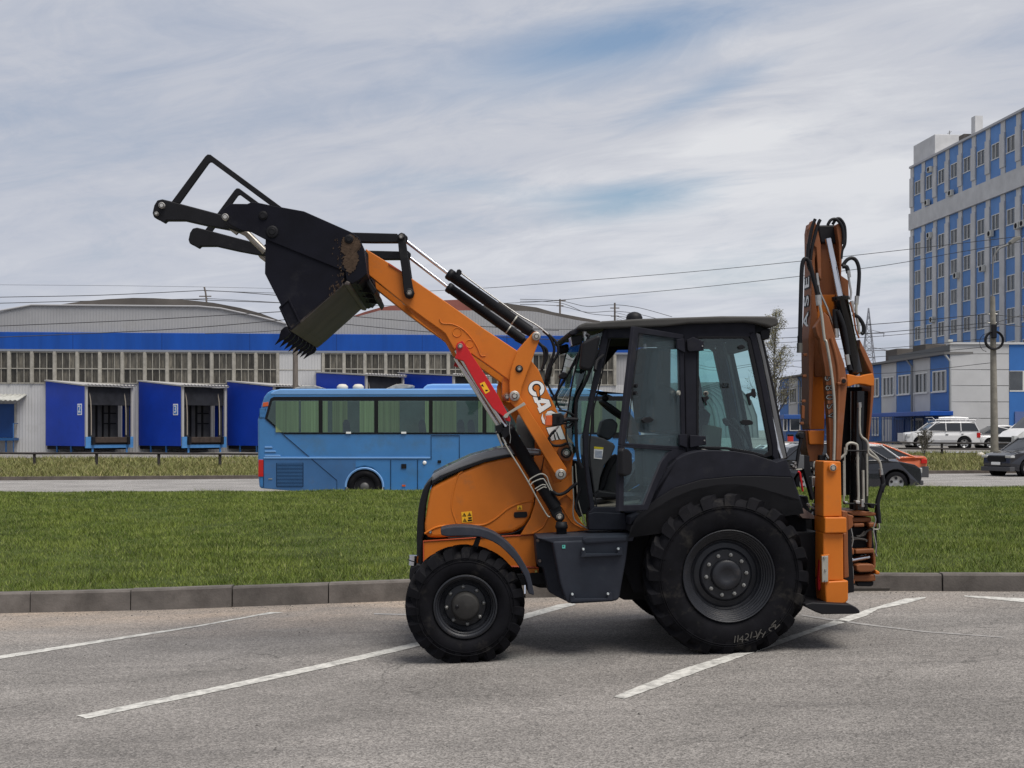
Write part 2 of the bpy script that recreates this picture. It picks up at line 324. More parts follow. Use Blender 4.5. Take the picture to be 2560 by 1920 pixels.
sheet('car_park', xs, [-60, -20, 0, 5, 8, 10, 12, lambda x: kerby(x) + .12], lambda x, y: lotz(x), lotm)
for nm, m_, pts in (
    ('parking_line', lineP, O_(-420,585, 0,510, 500,432, 1050,350, 1440,278, 1510,281, 1400,293, 1050,357, 500,446, 0,528, -420,603)),
    ('parking_line', lineP, PX(193,1790, 517,1723, 818,1657.6, 1040,1606.9, 1306,1537, 1400,1511, 1430,1508, 1440,1512, 1310,1549, 1040,1618, 818,1670, 517,1735, 216,1798)),
    ('parking_line', lineP, P_(70,757, 400,622, 650,545, 880,478, 1130,392, 1400,300, 1590,245, 1700,236, 1700,241, 1600,270, 1450,300, 1390,335, 1130,412, 960,475, 740,547, 540,618, 130,768)),
    ('parking_line', lineP, P_(1900,228, 2212,243, 2350,252, 2350,272, 2212,264, 1900,234)),
    ('faded_parking_line', lineF, P_(1050,328, 1170,345, 1400,378, 1700,415, 2100,445, 2100,449, 1700,421, 1400,385, 1160,352, 1050,334)),
    ('faded_parking_line', lineF, O_(1990,284, 2650,300, 2650,308, 1990,291))):
    P = [lotp(p, .004) for p in pts]; mb = MB(); 
    # densify so the outline follows the slope and gets a worn, uneven edge
    Q = []
    for i, p in enumerate(P):
        q = P[(i + 1) % len(P)]; k = max(1, int(math.dist(p, q) / .06))
        for j in range(k):
            t = j / k; Q.append((p[0] + (q[0] - p[0]) * t + random.uniform(-.006, .006), p[1] + (q[1] - p[1]) * t + random.uniform(-.006, .006)))
    mb.add([(x, y, lotz(x) + .004) for x, y in Q], [tuple(range(len(Q)))])
    o = obj(nm, mb, m_, recalc=False); tag(o, kind='structure')
    if o.data.polygons[0].normal.z < 0: o.data.flip_normals()
# kerb: a bedding strip with one object for each kerbstone
mb = MB(); kx = [-40, -20, -10, -5, 0, 3, 5, 7, 10, 20, 40]
for a, b in zip(kx[:-1], kx[1:]):
    V = []
    for X in (a, b):
        y = kerby(X); z = lotz(X)
        V += [(X, y + .07, z - .1), (X, y + .07, z + .03), (X, y + .15, z + .03), (X, y + .15, z - .1)]
    mb.add(V, [(0, 1, 5, 4), (1, 2, 6, 5), (2, 3, 7, 6)])
kerb = tag(obj('kerb', mb, mat('kerb_bedding', (.05, .045, .04), .95)), kind='structure')
joints = [-12.3, -11.15, -10.0, -8.9, -7.85, -6.72, -5.56, -4.38, -3.22, -2.12, -1.0, .15, 1.3, 2.45, 3.6, 4.8, 5.95, 7.1, 8.25, 9.4]
for a, b in zip(joints[:-1], joints[1:]):
    mb = MB(); V = []; dz = random.uniform(-.007, .007); dy = random.uniform(-.008, .008)
    k = 6
    for i in range(k + 1):
        X = a + .007 + (b - a - .014) * i / k; y = kerby(X) + dy; z = lotz(X); h = kerbh(X) + dz; c = .018 + random.uniform(0, .007)
        V += [(X, y - .004, z - .06), (X, y + .006, z + h - c), (X, y + c, z + h), (X, y + .16, z + h), (X, y + .17, z - .06)]
    fs = []
    for i in range(k):
        for j in range(4): fs.append((i * 5 + j, i * 5 + j + 1, (i + 1) * 5 + j + 1, (i + 1) * 5 + j))
    fs += [(0, 1, 2, 3, 4), tuple(k * 5 + j for j in (4, 3, 2, 1, 0))]
    mb.add(V, fs); obj('kerbstone', mb, concrete, kerb)
# grass island between the car park and the road
def crest(X): return float(np.interp(X, [-40, -13, 13, 40], [.20, .30, .445, .5]))
def lawnz(X, Y):
    ky = kerby(X) + .15; k = max(0., min(1., (Y - ky) / (33.0 - ky))); k2 = k * k * (3 - 2 * k) * .35 + k * .65
    z = (lotz(X) + kerbh(X) - .012) * (1 - k2) + crest(X) * k2
    z += .03 * math.sin(X * .9 + Y * .33) * math.sin(Y * .5 + .4 * X) * min(1, (Y - ky) * .4) * (1 - k * .6)
    if Y > 33: z -= (Y - 33) ** 1.6 * .13
    return z
soil = mat('lawn_soil', (.05, .068, .014), .95, 0, .45, 1.3, 1, 22, dirt=(.10, .105, .035), dirt_amt=.25, dirt_scale=2.2, bd=.03)
gx = [x * 1.0 for x in range(-34, 35)]
sheet('lawn_ground', gx, [lambda x: kerby(x) + .15, 16, 18, 20, 22, 24, 26, 28, 30, 32, 33, 34, 35, 36, 37], lawnz, soil)
def blades(name, n, xr, yr, zf, hmin, hmax, width, m, dens=None, lean=.5, label=None, wfar=0.):
    X = rng.uniform(*xr, n); 
    u = rng.uniform(0, 1, n); Y = yr[0] * (yr[1] / yr[0]) ** u          # more blades near the camera
    keep = (np.abs(X) < Y * .47 + 1.0); 
    X, Y = X[keep], Y[keep]; 
    if dens is not None: kk = dens(X, Y); X, Y = X[kk], Y[kk]
    n = len(X); Z = np.array([zf(a, b) for a, b in zip(X, Y)])
    h = rng.uniform(hmin, hmax, n) * (1 + .35 * np.sin(X * 2.1 + np.cos(Y * 1.7) * 2) * np.sin(Y * 1.3)) ; ang = rng.uniform(0, 2 * np.pi, n); w_ = width * rng.uniform(.7, 1.3, n) * (1 + wfar * (Y - yr[0]))
    lx = rng.normal(0, lean, n) * h; ly = rng.normal(0, lean, n) * h
    dx = np.cos(ang) * w_; dy = np.sin(ang) * w_
    V = np.empty((n, 3, 3)); V[:, 0] = np.c_[X - dx, Y - dy, Z - .01]; V[:, 1] = np.c_[X + dx, Y + dy, Z - .01]; V[:, 2] = np.c_[X + lx, Y + ly, Z + h]
    me = bpy.data.meshes.new(name); me.vertices.add(n * 3); me.vertices.foreach_set('co', V.ravel()); me.loops.add(n * 3); me.loops.foreach_set('vertex_index', np.arange(n * 3, dtype=np.int32))
    me.polygons.add(n); me.polygons.foreach_set('loop_start', np.arange(0, n * 3, 3, dtype=np.int32)); me.update(calc_edges=True)
    me.materials.append(m); o = bpy.data.objects.new(name, me); S.collection.objects.link(o); return tag(o, label, None, None, 'stuff')
def grassmat(name, a, b, c, sc=1.1, yel=.25):
    m = mat(name, a, .75, 0, 0, spec=.25); T = m.node_tree; p = T.nodes['Principled BSDF']; g = T.nodes.new('ShaderNodeNewGeometry')
    n = T.nodes.new('ShaderNodeTexNoise'); n.inputs['Scale'].default_value = sc; n.inputs['Detail'].default_value = 7; n.inputs['Roughness'].default_value = .65; T.links.new(g.outputs['Position'], n.inputs['Vector'])
    r_ = T.nodes.new('ShaderNodeMapRange'); r_.inputs[1].default_value = .36; r_.inputs[2].default_value = .64; T.links.new(n.outputs['Fac'], r_.inputs[0])
    k = mixc(r_.outputs[0], a, b, T)
    ri = g.outputs['Random Per Island']; r2 = T.nodes.new('ShaderNodeMapRange'); r2.inputs[1].default_value = 1 - yel; T.links.new(ri, r2.inputs[0])
    k = mixc(mth('MULTIPLY', r2.outputs[0], .7, tree=T), k, c, T)
    r3 = T.nodes.new('ShaderNodeMapRange'); r3.inputs[3].default_value = .72; r3.inputs[4].default_value = 1.3; T.links.new(mth('FRACT', mth('MULTIPLY', ri, 17.3, tree=T), tree=T), r3.inputs[0])
    v = T.nodes.new('ShaderNodeVectorMath'); v.operation = 'SCALE'; T.links.new(k, v.inputs[0]); T.links.new(r3.outputs[0], v.inputs['Scale'])
    T.links.new(v.outputs[0], p.inputs['Base Color']); return m
grassm = grassmat('lawn_blades', (.060, .096, .010), (.165, .208, .036), (.28, .28, .12), 1.2, .28)
blades('grass', 640000, (-18, 18), (14.1, 35), lambda x, y: lawnz(x, y), .028, .060, .0045, grassm, dens=lambda X, Y: Y > np.interp(X, [a for a, b in KY], [b for a, b in KY]) + .16, label='short green grass on the island between the kerb and the road', wfar=.045)
blades('grass_tufts', 60000, (-18, 18), (14.1, 35), lambda x, y: lawnz(x, y), .07, .125, .005, grassm, dens=lambda X, Y: (Y > np.interp(X, [a for a, b in KY], [b for a, b in KY]) + .17) & ((np.sin(X * 3.1 + 2 * np.sin(Y * 2.3)) * np.sin(Y * 2.9 + np.cos(X * 1.7)) > .45) | (Y < np.interp(X, [a for a, b in KY], [b for a, b in KY]) + .26)), lean=.75, label='longer tufts in the lawn and along the kerb')
peb = MB()
for _ in range(420):
    X_p = random.uniform(-6, 7); Y_p = random.uniform(7.4, 14.4) if random.random() < .45 else kerby(X_p) - abs(random.gauss(0, .35)); s_p = random.uniform(.004, .014)
    q_ = [(X_p + s_p * math.cos(a) * random.uniform(.7, 1.3), Y_p + s_p * math.sin(a) * random.uniform(.7, 1.3), lotz(X_p) - .002) for a in (0, 1.26, 2.5, 3.77, 5.0)]
    peb.add(q_ + [(X_p, Y_p, lotz(X_p) + s_p * .8)], [(0, 1, 5), (1, 2, 5), (2, 3, 5), (3, 4, 5), (4, 0, 5)])
tag(obj('grit', peb, mat('grit_grey', (.09, .085, .08), .9, 0, .6, 9)), 'loose grit and small stones lying on the car park by the kerb', kind='stuff')
# road, far bank, yard
def edgeY(X): return float(np.interp(X, [-60, -20, 24, 60], [48, 50.3, 57.8, 61]))
def roadz(X, Y): return -.08 + .03 * max(0, min(1, (X + 5) / 20)) + (Y - 36) * .0012
sheet('road', [-80, -40, -20, -10, 0, 10, 20, 40, 80], [34.5, 40, 45, lambda x: edgeY(x) + .3], roadz, roadm)
mb = MB()
for a, b in zip(range(-70, 70, 2), range(-68, 72, 2)):
    V = []
    for X in (a, b):
        y = edgeY(X); z = roadz(X, y); V += [(X, y, z - .02), (X, y, z + .14), (X, y + .2, z + .14), (X, y + .2, z)]
    mb.add(V, [(0, 1, 5, 4), (1, 2, 6, 5), (2, 3, 7, 6)])
tag(obj('far_kerb', mb, mat('old_kerb', (.10, .085, .075), .95, 0, .3, 2)), kind='structure')
def bankz(X, Y):
    e = edgeY(X) + .2; top = .5 + .14 * max(0, min(1, (X - 2) / 14)); k = max(0., min(1., (Y - e) / 14.5)); k = k ** 1.25
    return roadz(X, e) + .12 + (top - roadz(X, e) - .12) * k + .05 * math.sin(X * .8) * math.sin(Y * .7) * (1 if .05 < k < .95 else 0)
banks = mat('bank_soil', (.12, .115, .05), .95, 0, .35, .9, 1, 9, dirt=(.20, .17, .10), dirt_amt=.4, dirt_scale=.8, bd=.05)
sheet('bank_ground', [x * 1.0 for x in range(-45, 50)], [lambda x: edgeY(x) + .2] + [(lambda x, k=k: edgeY(x) + .2 + 14.6 * k / 12) for k in range(1, 13)], bankz, banks)
weedm = grassmat('weedy_grass', (.115, .125, .035), (.19, .20, .07), (.36, .30, .15), .6, .4)
blades('weedy_grass', 150000, (-34, 34), (49.5, 73), bankz, .07, .22, .018, weedm, dens=lambda X, Y: (Y > np.interp(X, [-60, -20, 24, 60], [48, 50.3, 57.8, 61]) + .35) & (Y < np.interp(X, [-60, -20, 24, 60], [48, 50.3, 57.8, 61]) + 14.5), label='dry weedy grass bank beyond the road', lean=.6)
def yardz(X, Y):
    t0 = bankz(X, edgeY(X) + 14.9); k = max(0, min(1, (Y - 70) / 25)); return t0 + (1.0 - t0) * k * (1 if X > 0 else 0) * min(1, max(0, (X) / 14)) + .0
sheet('yard', [-3000, -600, -120] + [x * 4.0 for x in range(-15, 18)] + [120, 600, 3000], [lambda x: edgeY(max(-60, min(60, x))) + 14.75, 74, 78, 82, 86, 90, 95, 110, 160, 400, 3500], lambda x, y: yardz(max(-60, min(60, x)), y) - (0.0 if abs(x) < 61 else .2), yardm)
# ================================================================== FAR BUILDINGS
class Frame:
    """a thing standing at a real place, turned by ang; mp() puts a traced point on its vertical plane at lateral distance v"""
    def __init__(s, name, o, ang, label, cat, group=None):
        s.o = Vector(o); s.c, s.s = math.cos(ang), math.sin(ang); s.root = thing(name, o, label, cat, group, ang)
    def mp(s, p, v=0.):
        dx, dy = (p[0] - 1280) / F, 1.; n = (-s.s, s.c); t = (s.o.x * n[0] + s.o.y * n[1] + v) / (dx * n[0] + dy * n[1])
        X, Y = dx * t, t; z = H + t * (1075 - p[1]) / F
        return ((X - s.o.x) * s.c + (Y - s.o.y) * s.s, z - s.o.z)
    def mps(s, P, v=0.): return [s.mp(p, v) for p in P]
def rbox(pts, v0, v1): return MB().prism(pts, v0, v1)
def rect(a, b, c, d): return [(a, c), (b, c), (b, d), (a, d)]
WA = math.atan2(3.4, 36.5)
wallw = ribmat('grey_profiled_sheet', (.31, .31, .32), 10.5, .5, .012, .08, (.22, .21, .19), .25, .6)
wallg = ribmat('pale_profiled_sheet', (.46, .46, .46), 10.5, .5, .014, .06, (.30, .29, .27), .2, .6)
bluew = mat('blue_band_sheet', (.004, .060, .31), .4, 0, .16, .5, dirt=(.02, .06, .2), dirt_amt=.2, dirt_scale=.9, aniso=(2.5, 1, .3))
bluedock = mat('blue_dock_panel', (.005, .045, .40), .45, 0, .12, .6, dirt=(.008, .03, .24), dirt_amt=.2, dirt_scale=1.5)
lblue = mat('light_blue_steel', (.07, .22, .48), .5, 0, .12, 3)
roofd = mat('dark_roof_felt', (.10, .09, .082), .9, 0, .3, .25)
roofr = mat('rusty_red_roof', (.21, .075, .06), .85, 0, .25, .5)
framew = mat('old_white_frame', (.30, .285, .25), .7, 0, .2, 3)
paned = mat('dirty_pane', (.065, .06, .05), .25, 0, .45, 2.6, dirt=(.20, .18, .14), dirt_amt=.45, dirt_scale=3.5, obj_rand=.55, aniso=(2.5, 1, .35))
darkm = mat('dark_opening', (.012, .012, .015), .8)
WH = Frame('warehouse', (-32.8, 82.0, .45), WA, 'long grey corrugated warehouse with a blue band and a row of dirty windows', 'warehouse')
r = WH.root; mp = WH.mps
top = PX(-500,800, -150,800, 0,780) + I_(238,190, 1480,200, 1650,215, 1900,270, 2140,330) + B_(60,870, 260,815, 1200,815, 1650,820, 1750,830) + PX(1440,800, 1497,808, 1560,812, 1610,818)
P = mp(top); obj('wall', MB().prism([(P[0][0], 0)] + P + [(P[-1][0], 0)], 0, .35), wallw, r)
x0, x1 = P[0][0], P[-1][0]
rf = obj('roof', MB().prism(mp(I_(0,245, 238,192, 400,192, 600,163, 800,145, 1000,135, 1150,137, 1400,150, 1600,172, 1800,210, 1950,250, 2140,322, 2140,420, 0,420), .5), .36, 40), roofd, r)
tag(obj('roof', MB().prism(mp(B_(20,866, 120,830, 260,790, 420,765, 640,740, 860,720, 1000,715, 1085,758, 1140,815, 20,900), .5), .36, 9), roofr, r), 'rusty red roof')
obj('roof', MB().prism(mp(B_(1040,812, 1380,738, 1450,748, 1740,788, 1885,830) + PX(1500,803, 1500,830) + B_(1040,850), .5), .37, 40), roofd, r)
zb = [WH.mp((0, 830))[1], WH.mp((0, 874.5))[1]]
obj('blue_band', MB().box(x0, x1, -.16, -.003, zb[1], zb[0]), bluew, r, .02)
u_ = x0
while u_ < x1: obj('sheet_joint', MB().box(u_, u_ + .035, -.166, -.161, zb[1] + .05, zb[0]), mat('joint_blue', (.002, .03, .16), .6), r); u_ += 5.6
obj('band_flashing', MB().box(x0, x1, -.20, -.161, zb[1] - .09, zb[1] + .04), mat('flashing', (.25, .27, .31), .4, .4), r)
obj('gable_trim', MB().tube([(u, -.06, z + .02) for u, z in mp(I_(-200,270, 238,190, 1480,200, 1650,215, 1900,270, 2140,330))], .07, 6), mat('weathered_trim', (.30, .30, .31), .6), r)
# lower wall of pale sheet
zl = WH.mp((30, 959))[1]
obj('lower_wall', MB().box(x0, WH.mp((695, 1000))[0], -.09, -.002, 0, zl), wallg, r)
obj('lower_wall', MB().box(WH.mp((803, 1000))[0], x1, -.09, -.002, 0, WH.mp((1400, 962))[1]), wallg, r)
obj('blank_panel', MB().box(WH.mp((695, 900))[0], WH.mp((803, 900))[0], -.13, -.002, 0, zb[1] - .1), wallg, r)
obj('joint_strip', MB().box(WH.mp((695, 900))[0], WH.mp((803, 900))[0], -.15, -.131, WH.mp((740, 926))[1], WH.mp((740, 926))[1] + .05), framew, r)
def winmesh(wd, ht, cols=3, rows=2, t=.07, yo=-.15, mid=None, fm=None, extra=.0):
    f = MB(); f.box(-wd/2, wd/2, yo, -.03, 0, t); f.box(-wd/2, wd/2, yo, -.03, ht - t, ht)
    f.box(-wd/2, -wd/2 + t, yo, -.03, t, ht - t); f.box(wd/2 - t, wd/2, yo, -.03, t, ht - t)
    zm = mid or ht * .5
    if rows == 2: f.box(-wd/2 + t, wd/2 - t, yo + .01, -.03, zm - .03, zm + .03)
    for c in range(1, cols):
        xx = -wd/2 + wd * c / cols; f.box(xx - .02, xx + .02, yo + .02, -.031, t, ht - t)
    cells = []
    for c in range(cols):
        for q in range(rows):
            a = -wd/2 + wd * c / cols + (.02 if c else t); b = -wd/2 + wd * (c + 1) / cols - (.02 if c < cols - 1 else t)
            za, zz_ = ((t, zm - .03), (zm + .03, ht - t))[q] if rows == 2 else (t, ht - t)
            cells.append((a, b, za, zz_))
    return f, cells
def place_windows(root, pos, wd, ht, mf, mpane, cols, rows, yo=-.15, py=-.05, mid=None, first=None, name='window', skip=()):
    f, cells = winmesh(wd, ht, cols, rows, yo=yo, mid=mid); proto = None; pm = {}
    for i, (u, z) in enumerate(pos):
        if proto is None: o = proto = obj(name, f, mf, root, loc=(u, 0, z))
        else: o = again(proto, root, (u, 0, z))
        for (a, b, c, d) in cells:
            key = (round(b - a, 3), round(d - c, 3))
            if key not in pm:
                mb = MB(); w_, h_ = b - a, d - c; mb.add([(0, py, 0), (w_, py, 0), (w_, py, h_), (0, py, h_)], [(0, 1, 2, 3)])
                p = pm[key] = obj('pane', mb, mpane, o, recalc=False); p.location = (a, random.uniform(-.012, .0), c)
            else: p = again(pm[key], o, (a, random.uniform(-.012, .0), c))
            p.rotation_euler = (random.uniform(-.01, .01), 0, random.uniform(-.012, .012))
    return proto
zt, z0 = zb[1] - .1, zl
mull = [-96, -40, 16] + [72, 243, 415, 585, 755, 925, 1095, 1263, 1430, 1595, 1760, 1923, 2078]
mu = [WH.mp((m * .33454, 900))[0] for m in mull[3:]]; step = (mu[-1] - mu[0]) / 12
mus = [mu[0] + step * k for k in range(-4, 13)]
place_windows(r, [((a + b) / 2, z0) for a, b in zip(mus[:-1], mus[1:])], step - .11, zt - z0, framew, paned, 3, 2, mid=(zt - z0) * .47)
sec = [WH.mp((808 + 52.05 * k, 900))[0] for k in range(15)]
z0b = WH.mp((1200, 962))[1]
place_windows(r, [((a + b) / 2, z0) for a, b in zip(sec[:-1], sec[1:])], (sec[-1] - sec[0]) / 14 - .11, zt - z0, framew, paned, 3, 2, mid=(zt - z0) * .5)
first = None
for u in mus + sec:
    if first is None: first = obj('mullion', MB().box(-.085, .085, -.2, -.032, 0, zt - z0), framew, r, loc=(u, 0, z0))
    else: again(first, r, (u, 0, z0))
# side door with awning, landing and railing
u0, u1 = WH.mp((-60, 1000))[0], WH.mp((38, 1000))[0]
zd0, zd1 = WH.mp((20, 1094))[1], WH.mp((20, 1010))[1]
obj('door', MB().box(u0, u1, -.17, -.1, zd0, zd1), mat('blue_door', (.006, .045, .17), .5, 0, .1, 1), r)
obj('door_frame', MB().box(u1, u1 + .1, -.2, -.095, zd0, zd1), framew, r)
mb = MB(); n = 22; V = []
for i in range(n + 1):
    u = u0 + (u1 + .75 - u0) * i / n; k = .035 if i % 2 else -.035; q = max(0, (u - u1 - .2)) * .0
    V += [(u, -.1, zd1 + .62 + k), (u - .25, -1.3, zd1 + .2 + k)]
mb.add(V, [(2 * i, 2 * i + 2, 2 * i + 3, 2 * i + 1) for i in range(n)], True); obj('awning', mb, mat('corrugated_awning', (.40, .40, .37), .6, 0, .2, 3), r, sol=.02)
obj('landing', MB().box(u0, u1 + .25, -1.2, -.1, zd0 - .18, zd0 - .02), mat('blue_steel', (.012, .07, .2), .5), r)
mb = MB(); 
for u in (u1 + .2,): mb.tube([(u, -1.1, 0), (u, -1.1, zd0 + .9), (u, -.15, zd0 + .9)], .03, 6); mb.tube([(u - .45, -1.1, 0), (u - .45, -1.1, zd0 - .1)], .05, 6)
obj('railing', mb, MC['blue_steel'], r)
# five saw-tooth loading docks
RB = R(49); greyp = mat('dock_post_grey', (.38, .37, .36), .6); curt = mat('dock_curtain', (.022, .023, .028), .7, 0, .3, 2); edge = mat('curtain_edge', (.32, .28, .23), .7)
brown = mat('timber_bumper', (.05, .038, .032), .85, 0, .3, 4); inner = mat('shutter_grey', (.08, .08, .085), .6, 0, .2, 2)
Xc = -26.4
labels = ['blue saw-tooth loading dock shelter nearest the side door, numbered 2', 'blue loading dock shelter numbered 3, second from the side door', 'blue loading dock shelter half hidden by the rear of the coach', 'blue loading dock shelter rising above the two round vents on the coach roof', 'blue loading dock shelter above the coach, behind the pale blue air conditioning pod']
for k, px in enumerate((212.4, 453.3, 682.5, 912.5, 1131)):
    Y = 79.0
    for _ in range(6): X = (px - 1280) / F * Y; Y = 79.0 + (X + 26.4) * math.tan(WA)
    gz = .5; t = thing('loading_dock', (X, Y, gz), labels[k], 'loading dock', 'loading dock shelters along the warehouse', RB); wd = 3.3; ln = 4.7; b_, h1, h2 = .42, 4.11, 4.55
    if k == 4: ln = 4.9
    if k > 2: h1, h2 = 4.83, 5.15
    obj('side_panel', MB().prism3([(0, 0, b_), (0, ln, b_), (0, ln, h2), (0, 0, h1)], (.08, 0, 0)), bluedock, t)
    obj('roof', MB().prism3([(-.1, -.25, h1 + .01), (-.1, ln, h2 + .01), (-.1, ln, h2 + .09), (-.1, -.25, h1 + .09)], (wd + .2, 0, 0)), greyp, t)
    mb = MB(); V = []
    for i in range(29): x = -.1 + (wd + .2) * i / 28; dz = .05 * (i % 2); V += [(x, -.3, h1 + .1 + dz), (x, -.1, h1 + .12 + dz)]
    mb.add(V, [(2 * i, 2 * i + 2, 2 * i + 3, 2 * i + 1) for i in range(28)]); obj('roof_sheet_edge', mb, greyp, t, sol=.02)
    obj('post', MB().box(-.02, .12, -.12, -.001, b_, h1), greyp, t); obj('post', MB().box(wd - .12, wd + .02, -.12, -.001, b_, h1), greyp, t)
    obj('far_panel', MB().box(wd - .08, wd, 0, 1.0, b_, h1), bluedock, t)
    obj('head_curtain', MB().box(.13, wd - .13, .02, .09, h1 - 1.15, h1 - .02), curt, t, .02)
    for x in (.13, wd - .43): obj('side_curtain', MB().box(x, x + .3, .10, .17, .9, h1 - .2), curt, t)
    for x in (.42, wd - .44): obj('curtain_edge', MB().tube([(x - .10, .06, h1 - .3), (x - .03, .0, h1 - .9), (x, -.01, 2.4), (x + .01, 0, 1.1)], .035, 6), edge, t)
    obj('shutter', MB().box(.2, wd - .2, 1.3, 1.38, .9, h1), inner, t)
    mb = MB()
    for x in (.75, 1.5, 1.95, 2.4): mb.box(x, x + .09, 1.2, 1.29, .9, 3.2)
    for z in (1.8, 2.45): mb.box(1.96, 2.9, 1.19, 1.28, z, z + .07)
    obj('door_bars', mb, darkm, t)
    obj('interior_wall', MB().box(.1, wd - .1, 1.6, 1.65, .4, h1), darkm, t)
    obj('platform', MB().box(.02, wd - .02, 0, 1.5, .42, .86), mat('platform_dark', (.02, .02, .024), .8), t)
    obj('bumper', MB().box(.45, wd - .45, -.22, -.121, .62, .98), brown, t, .03)
    for x in (.35, wd - .5): obj('rubber_buffer', MB().box(x, x + .2, -.3, -.125, .5, 1.0), gasket, t, .02)
    obj('apron', MB().prism([(-.02, .3), (wd + .02, .3), (wd + .02, 1.0), (wd - .34, 1.0), (wd - .34, .5), (.34, .5), (.34, 1.0), (-.02, 1.0)], -.121, -.03), lblue, t)
    for x in (.5, wd - .4): obj('leg', MB().tube([(x, -.02, 0), (x, -.02, .35)], .07, 8), lblue, t)
    for y in (1.7, 3.4): obj('leg', MB().tube([(.06, y, 0), (.06, y, .45)], .07, 8), MC['blue_steel'], t)
    obj('underside', MB().box(.1, wd - .1, .3, ln, .2, .40), darkm, t)
    if k < 2:
        s_ = obj('dock_number', MB().box(-.02, -.001, .35, .85, 2.35, 3.05), white, t)
        obj('plate_face', MB().box(-.03, -.021, .41, .79, 2.42, 2.98), mat('sign_blue', (.06, .20, .55), .5), s_)
        obj('digit', text_mb('23'[k], .62, (-.031, .60, 2.70), (0, -1, 0), (0, 0, 1), .01, .004), white, s_)
# ---- office tower
tw_grey = mat('tower_grey_panel', (.50, .50, .50), .7, 0, .10, .8, obj_rand=.05); tw_blue = mat('tower_blue_panel', (.10, .23, .50), .6, 0, .08, .8, obj_rand=.06)
wfr = mat('white_window_frame', (.62, .62, .60), .5); wgl = mat('window_glass_dark', (.022, .027, .033), .08, 0, 0, spec=.9, obj_rand=.4)
wgc = mat('window_with_blind', (.14, .145, .145), .3, 0, .3, 1.5, obj_rand=.35)
acm = mat('air_conditioner_white', (.50, .50, .47), .6)
TW = Frame('office_tower', (44.03, 141.0, .5), math.atan2(-.9963, .0856), 'tall blue and grey office block with rows of windows at the right edge', 'office building')
r = TW.root; Ln = 46; zr = 30.2
obj('wall', MB().box(0, Ln, .12, 15, 0, zr), tw_grey, r)
obj('parapet', MB().box(-.1, Ln, -.28, 15.1, zr, zr + .22), mat('parapet_grey', (.42, .42, .43), .6), r)
obj('grey_band', MB().box(-.12, Ln, -.32, .119, 23.4, 25.2), tw_grey, r)
rows = [28.3 - 1.27, 21.6 - 1.27, 18.55 - 1.27, 15.5 - 1.27, 12.45 - 1.27, 9.4 - 1.27, 6.35 - 1.27, 3.3 - 1.27]   # sill heights above the base
cols = [1.8 + 3.05 * k for k in range(14)]
def panel(name, wd, z0, z1, y0, y1, m): return obj(name, MB().box(-wd/2, wd/2, y0, y1, z0, z1), m, r)
pil = None
for k in range(15):
    x = .28 + 3.05 * k
    if pil is None:
        pil = panel('pilaster', .86, 0, 23.38, -.10, .119, tw_grey); pil.location.x = x; p2 = panel('pilaster', .86, 25.21, zr, -.09, .119, tw_grey); p2.location.x = x
        c1 = panel('pilaster_casing', .92, 0, 22.7, -.20, -.101, tw_grey); c1.location.x = x; c2 = panel('pilaster_casing', .92, 25.9, 29.1, -.20, -.091, tw_grey); c2.location.x = x
    else:
        for q in (pil, p2, c1, c2): again(q, r, (x, 0, 0))
sp = {}
def spandrel(x, za, zb_):
    h = round(zb_ - za, 3)
    if h not in sp: sp[h] = obj('spandrel_panel', MB().box(-1.02, 1.02, -.04, .119, 0, h), tw_blue, r, loc=(x, 0, za))
    else: again(sp[h], r, (x, 0, za))
WHt = 1.5
for x in cols:
    zs = sorted(rows)[:7]
    prev = 0.
    for z in zs: spandrel(x, prev + (.0 if prev == 0 else 0), z); prev = z + WHt
    spandrel(x, prev, 23.38); spandrel(x, 25.21, rows[0]); spandrel(x, rows[0] + WHt, zr)
f = MB(); wd = 1.62; t = .08
f.box(-wd/2, wd/2, -.06, .1, 0, t); f.box(-wd/2, wd/2, -.06, .1, WHt - t, WHt); f.box(-wd/2, -wd/2 + t, -.06, .1, t, WHt - t); f.box(wd/2 - t, wd/2, -.06, .1, t, WHt - t); f.box(-.03, .03, -.05, .1, t, WHt - t)
f.box(-wd/2 - .06, wd/2 + .06, -.12, -.061, -.03, .05)
proto = None; paneme = {}
side = None
for x in cols:
    for z in rows:
        if proto is None: o = proto = obj('window', f, wfr, r, loc=(x, 0, z))
        else: o = again(proto, r, (x, 0, z))
        for j, xx in enumerate((-.73, .03)):
            m_ = wgc if random.random() < .33 else wgl
            if m_.name not in paneme:
                p = obj('pane', MB().add([(0, .0, 0), (.70, .0, 0), (.70, .0, 1.34), (0, .0, 1.34)], [(0, 1, 2, 3)]), m_, o, loc=(xx, .02, .08), recalc=False); paneme[m_.name] = p
            else: again(paneme[m_.name], o, (xx, .02, .08))
        # blue reveals left and right of the window
        if side is None: side = obj('reveal_panel', MB().box(-1.02, -.82, -.04, .119, 0, WHt).box(.82, 1.02, -.04, .119, 0, WHt), tw_blue, r, loc=(x, 0, z))
        else: again(side, r, (x, 0, z))
ac = None
for px in K_(355,412, 338,620, 487,560, 352,825, 735,815, 905,765, 940,750, 520,1078, 683,1035, 370,1355):
    u, z = TW.mp(px, -.5)
    if ac is None:
        ac = obj('air_conditioner', MB().box(-.42, .42, -.55, -.21, -.3, .3), acm, r, .04, loc=(u, 0, z)); g = MB(); g.lathe((0, 0), [(.24, -.557), (.24, -.565), (.02, -.565)], 20); obj('fan_grille', g, darkm, ac)
    else: a2 = again(ac, r, (u, 0, z)); again(ac.children[0], a2, (0, 0, 0))
obj('penthouse', MB().box(0, 5.7, .2, 7, zr + .22, 32.7), tw_grey, r, .03); obj('penthouse', MB().box(5.72, 13, 4.5, 9, zr + .22, 31.9), tw_grey, r)
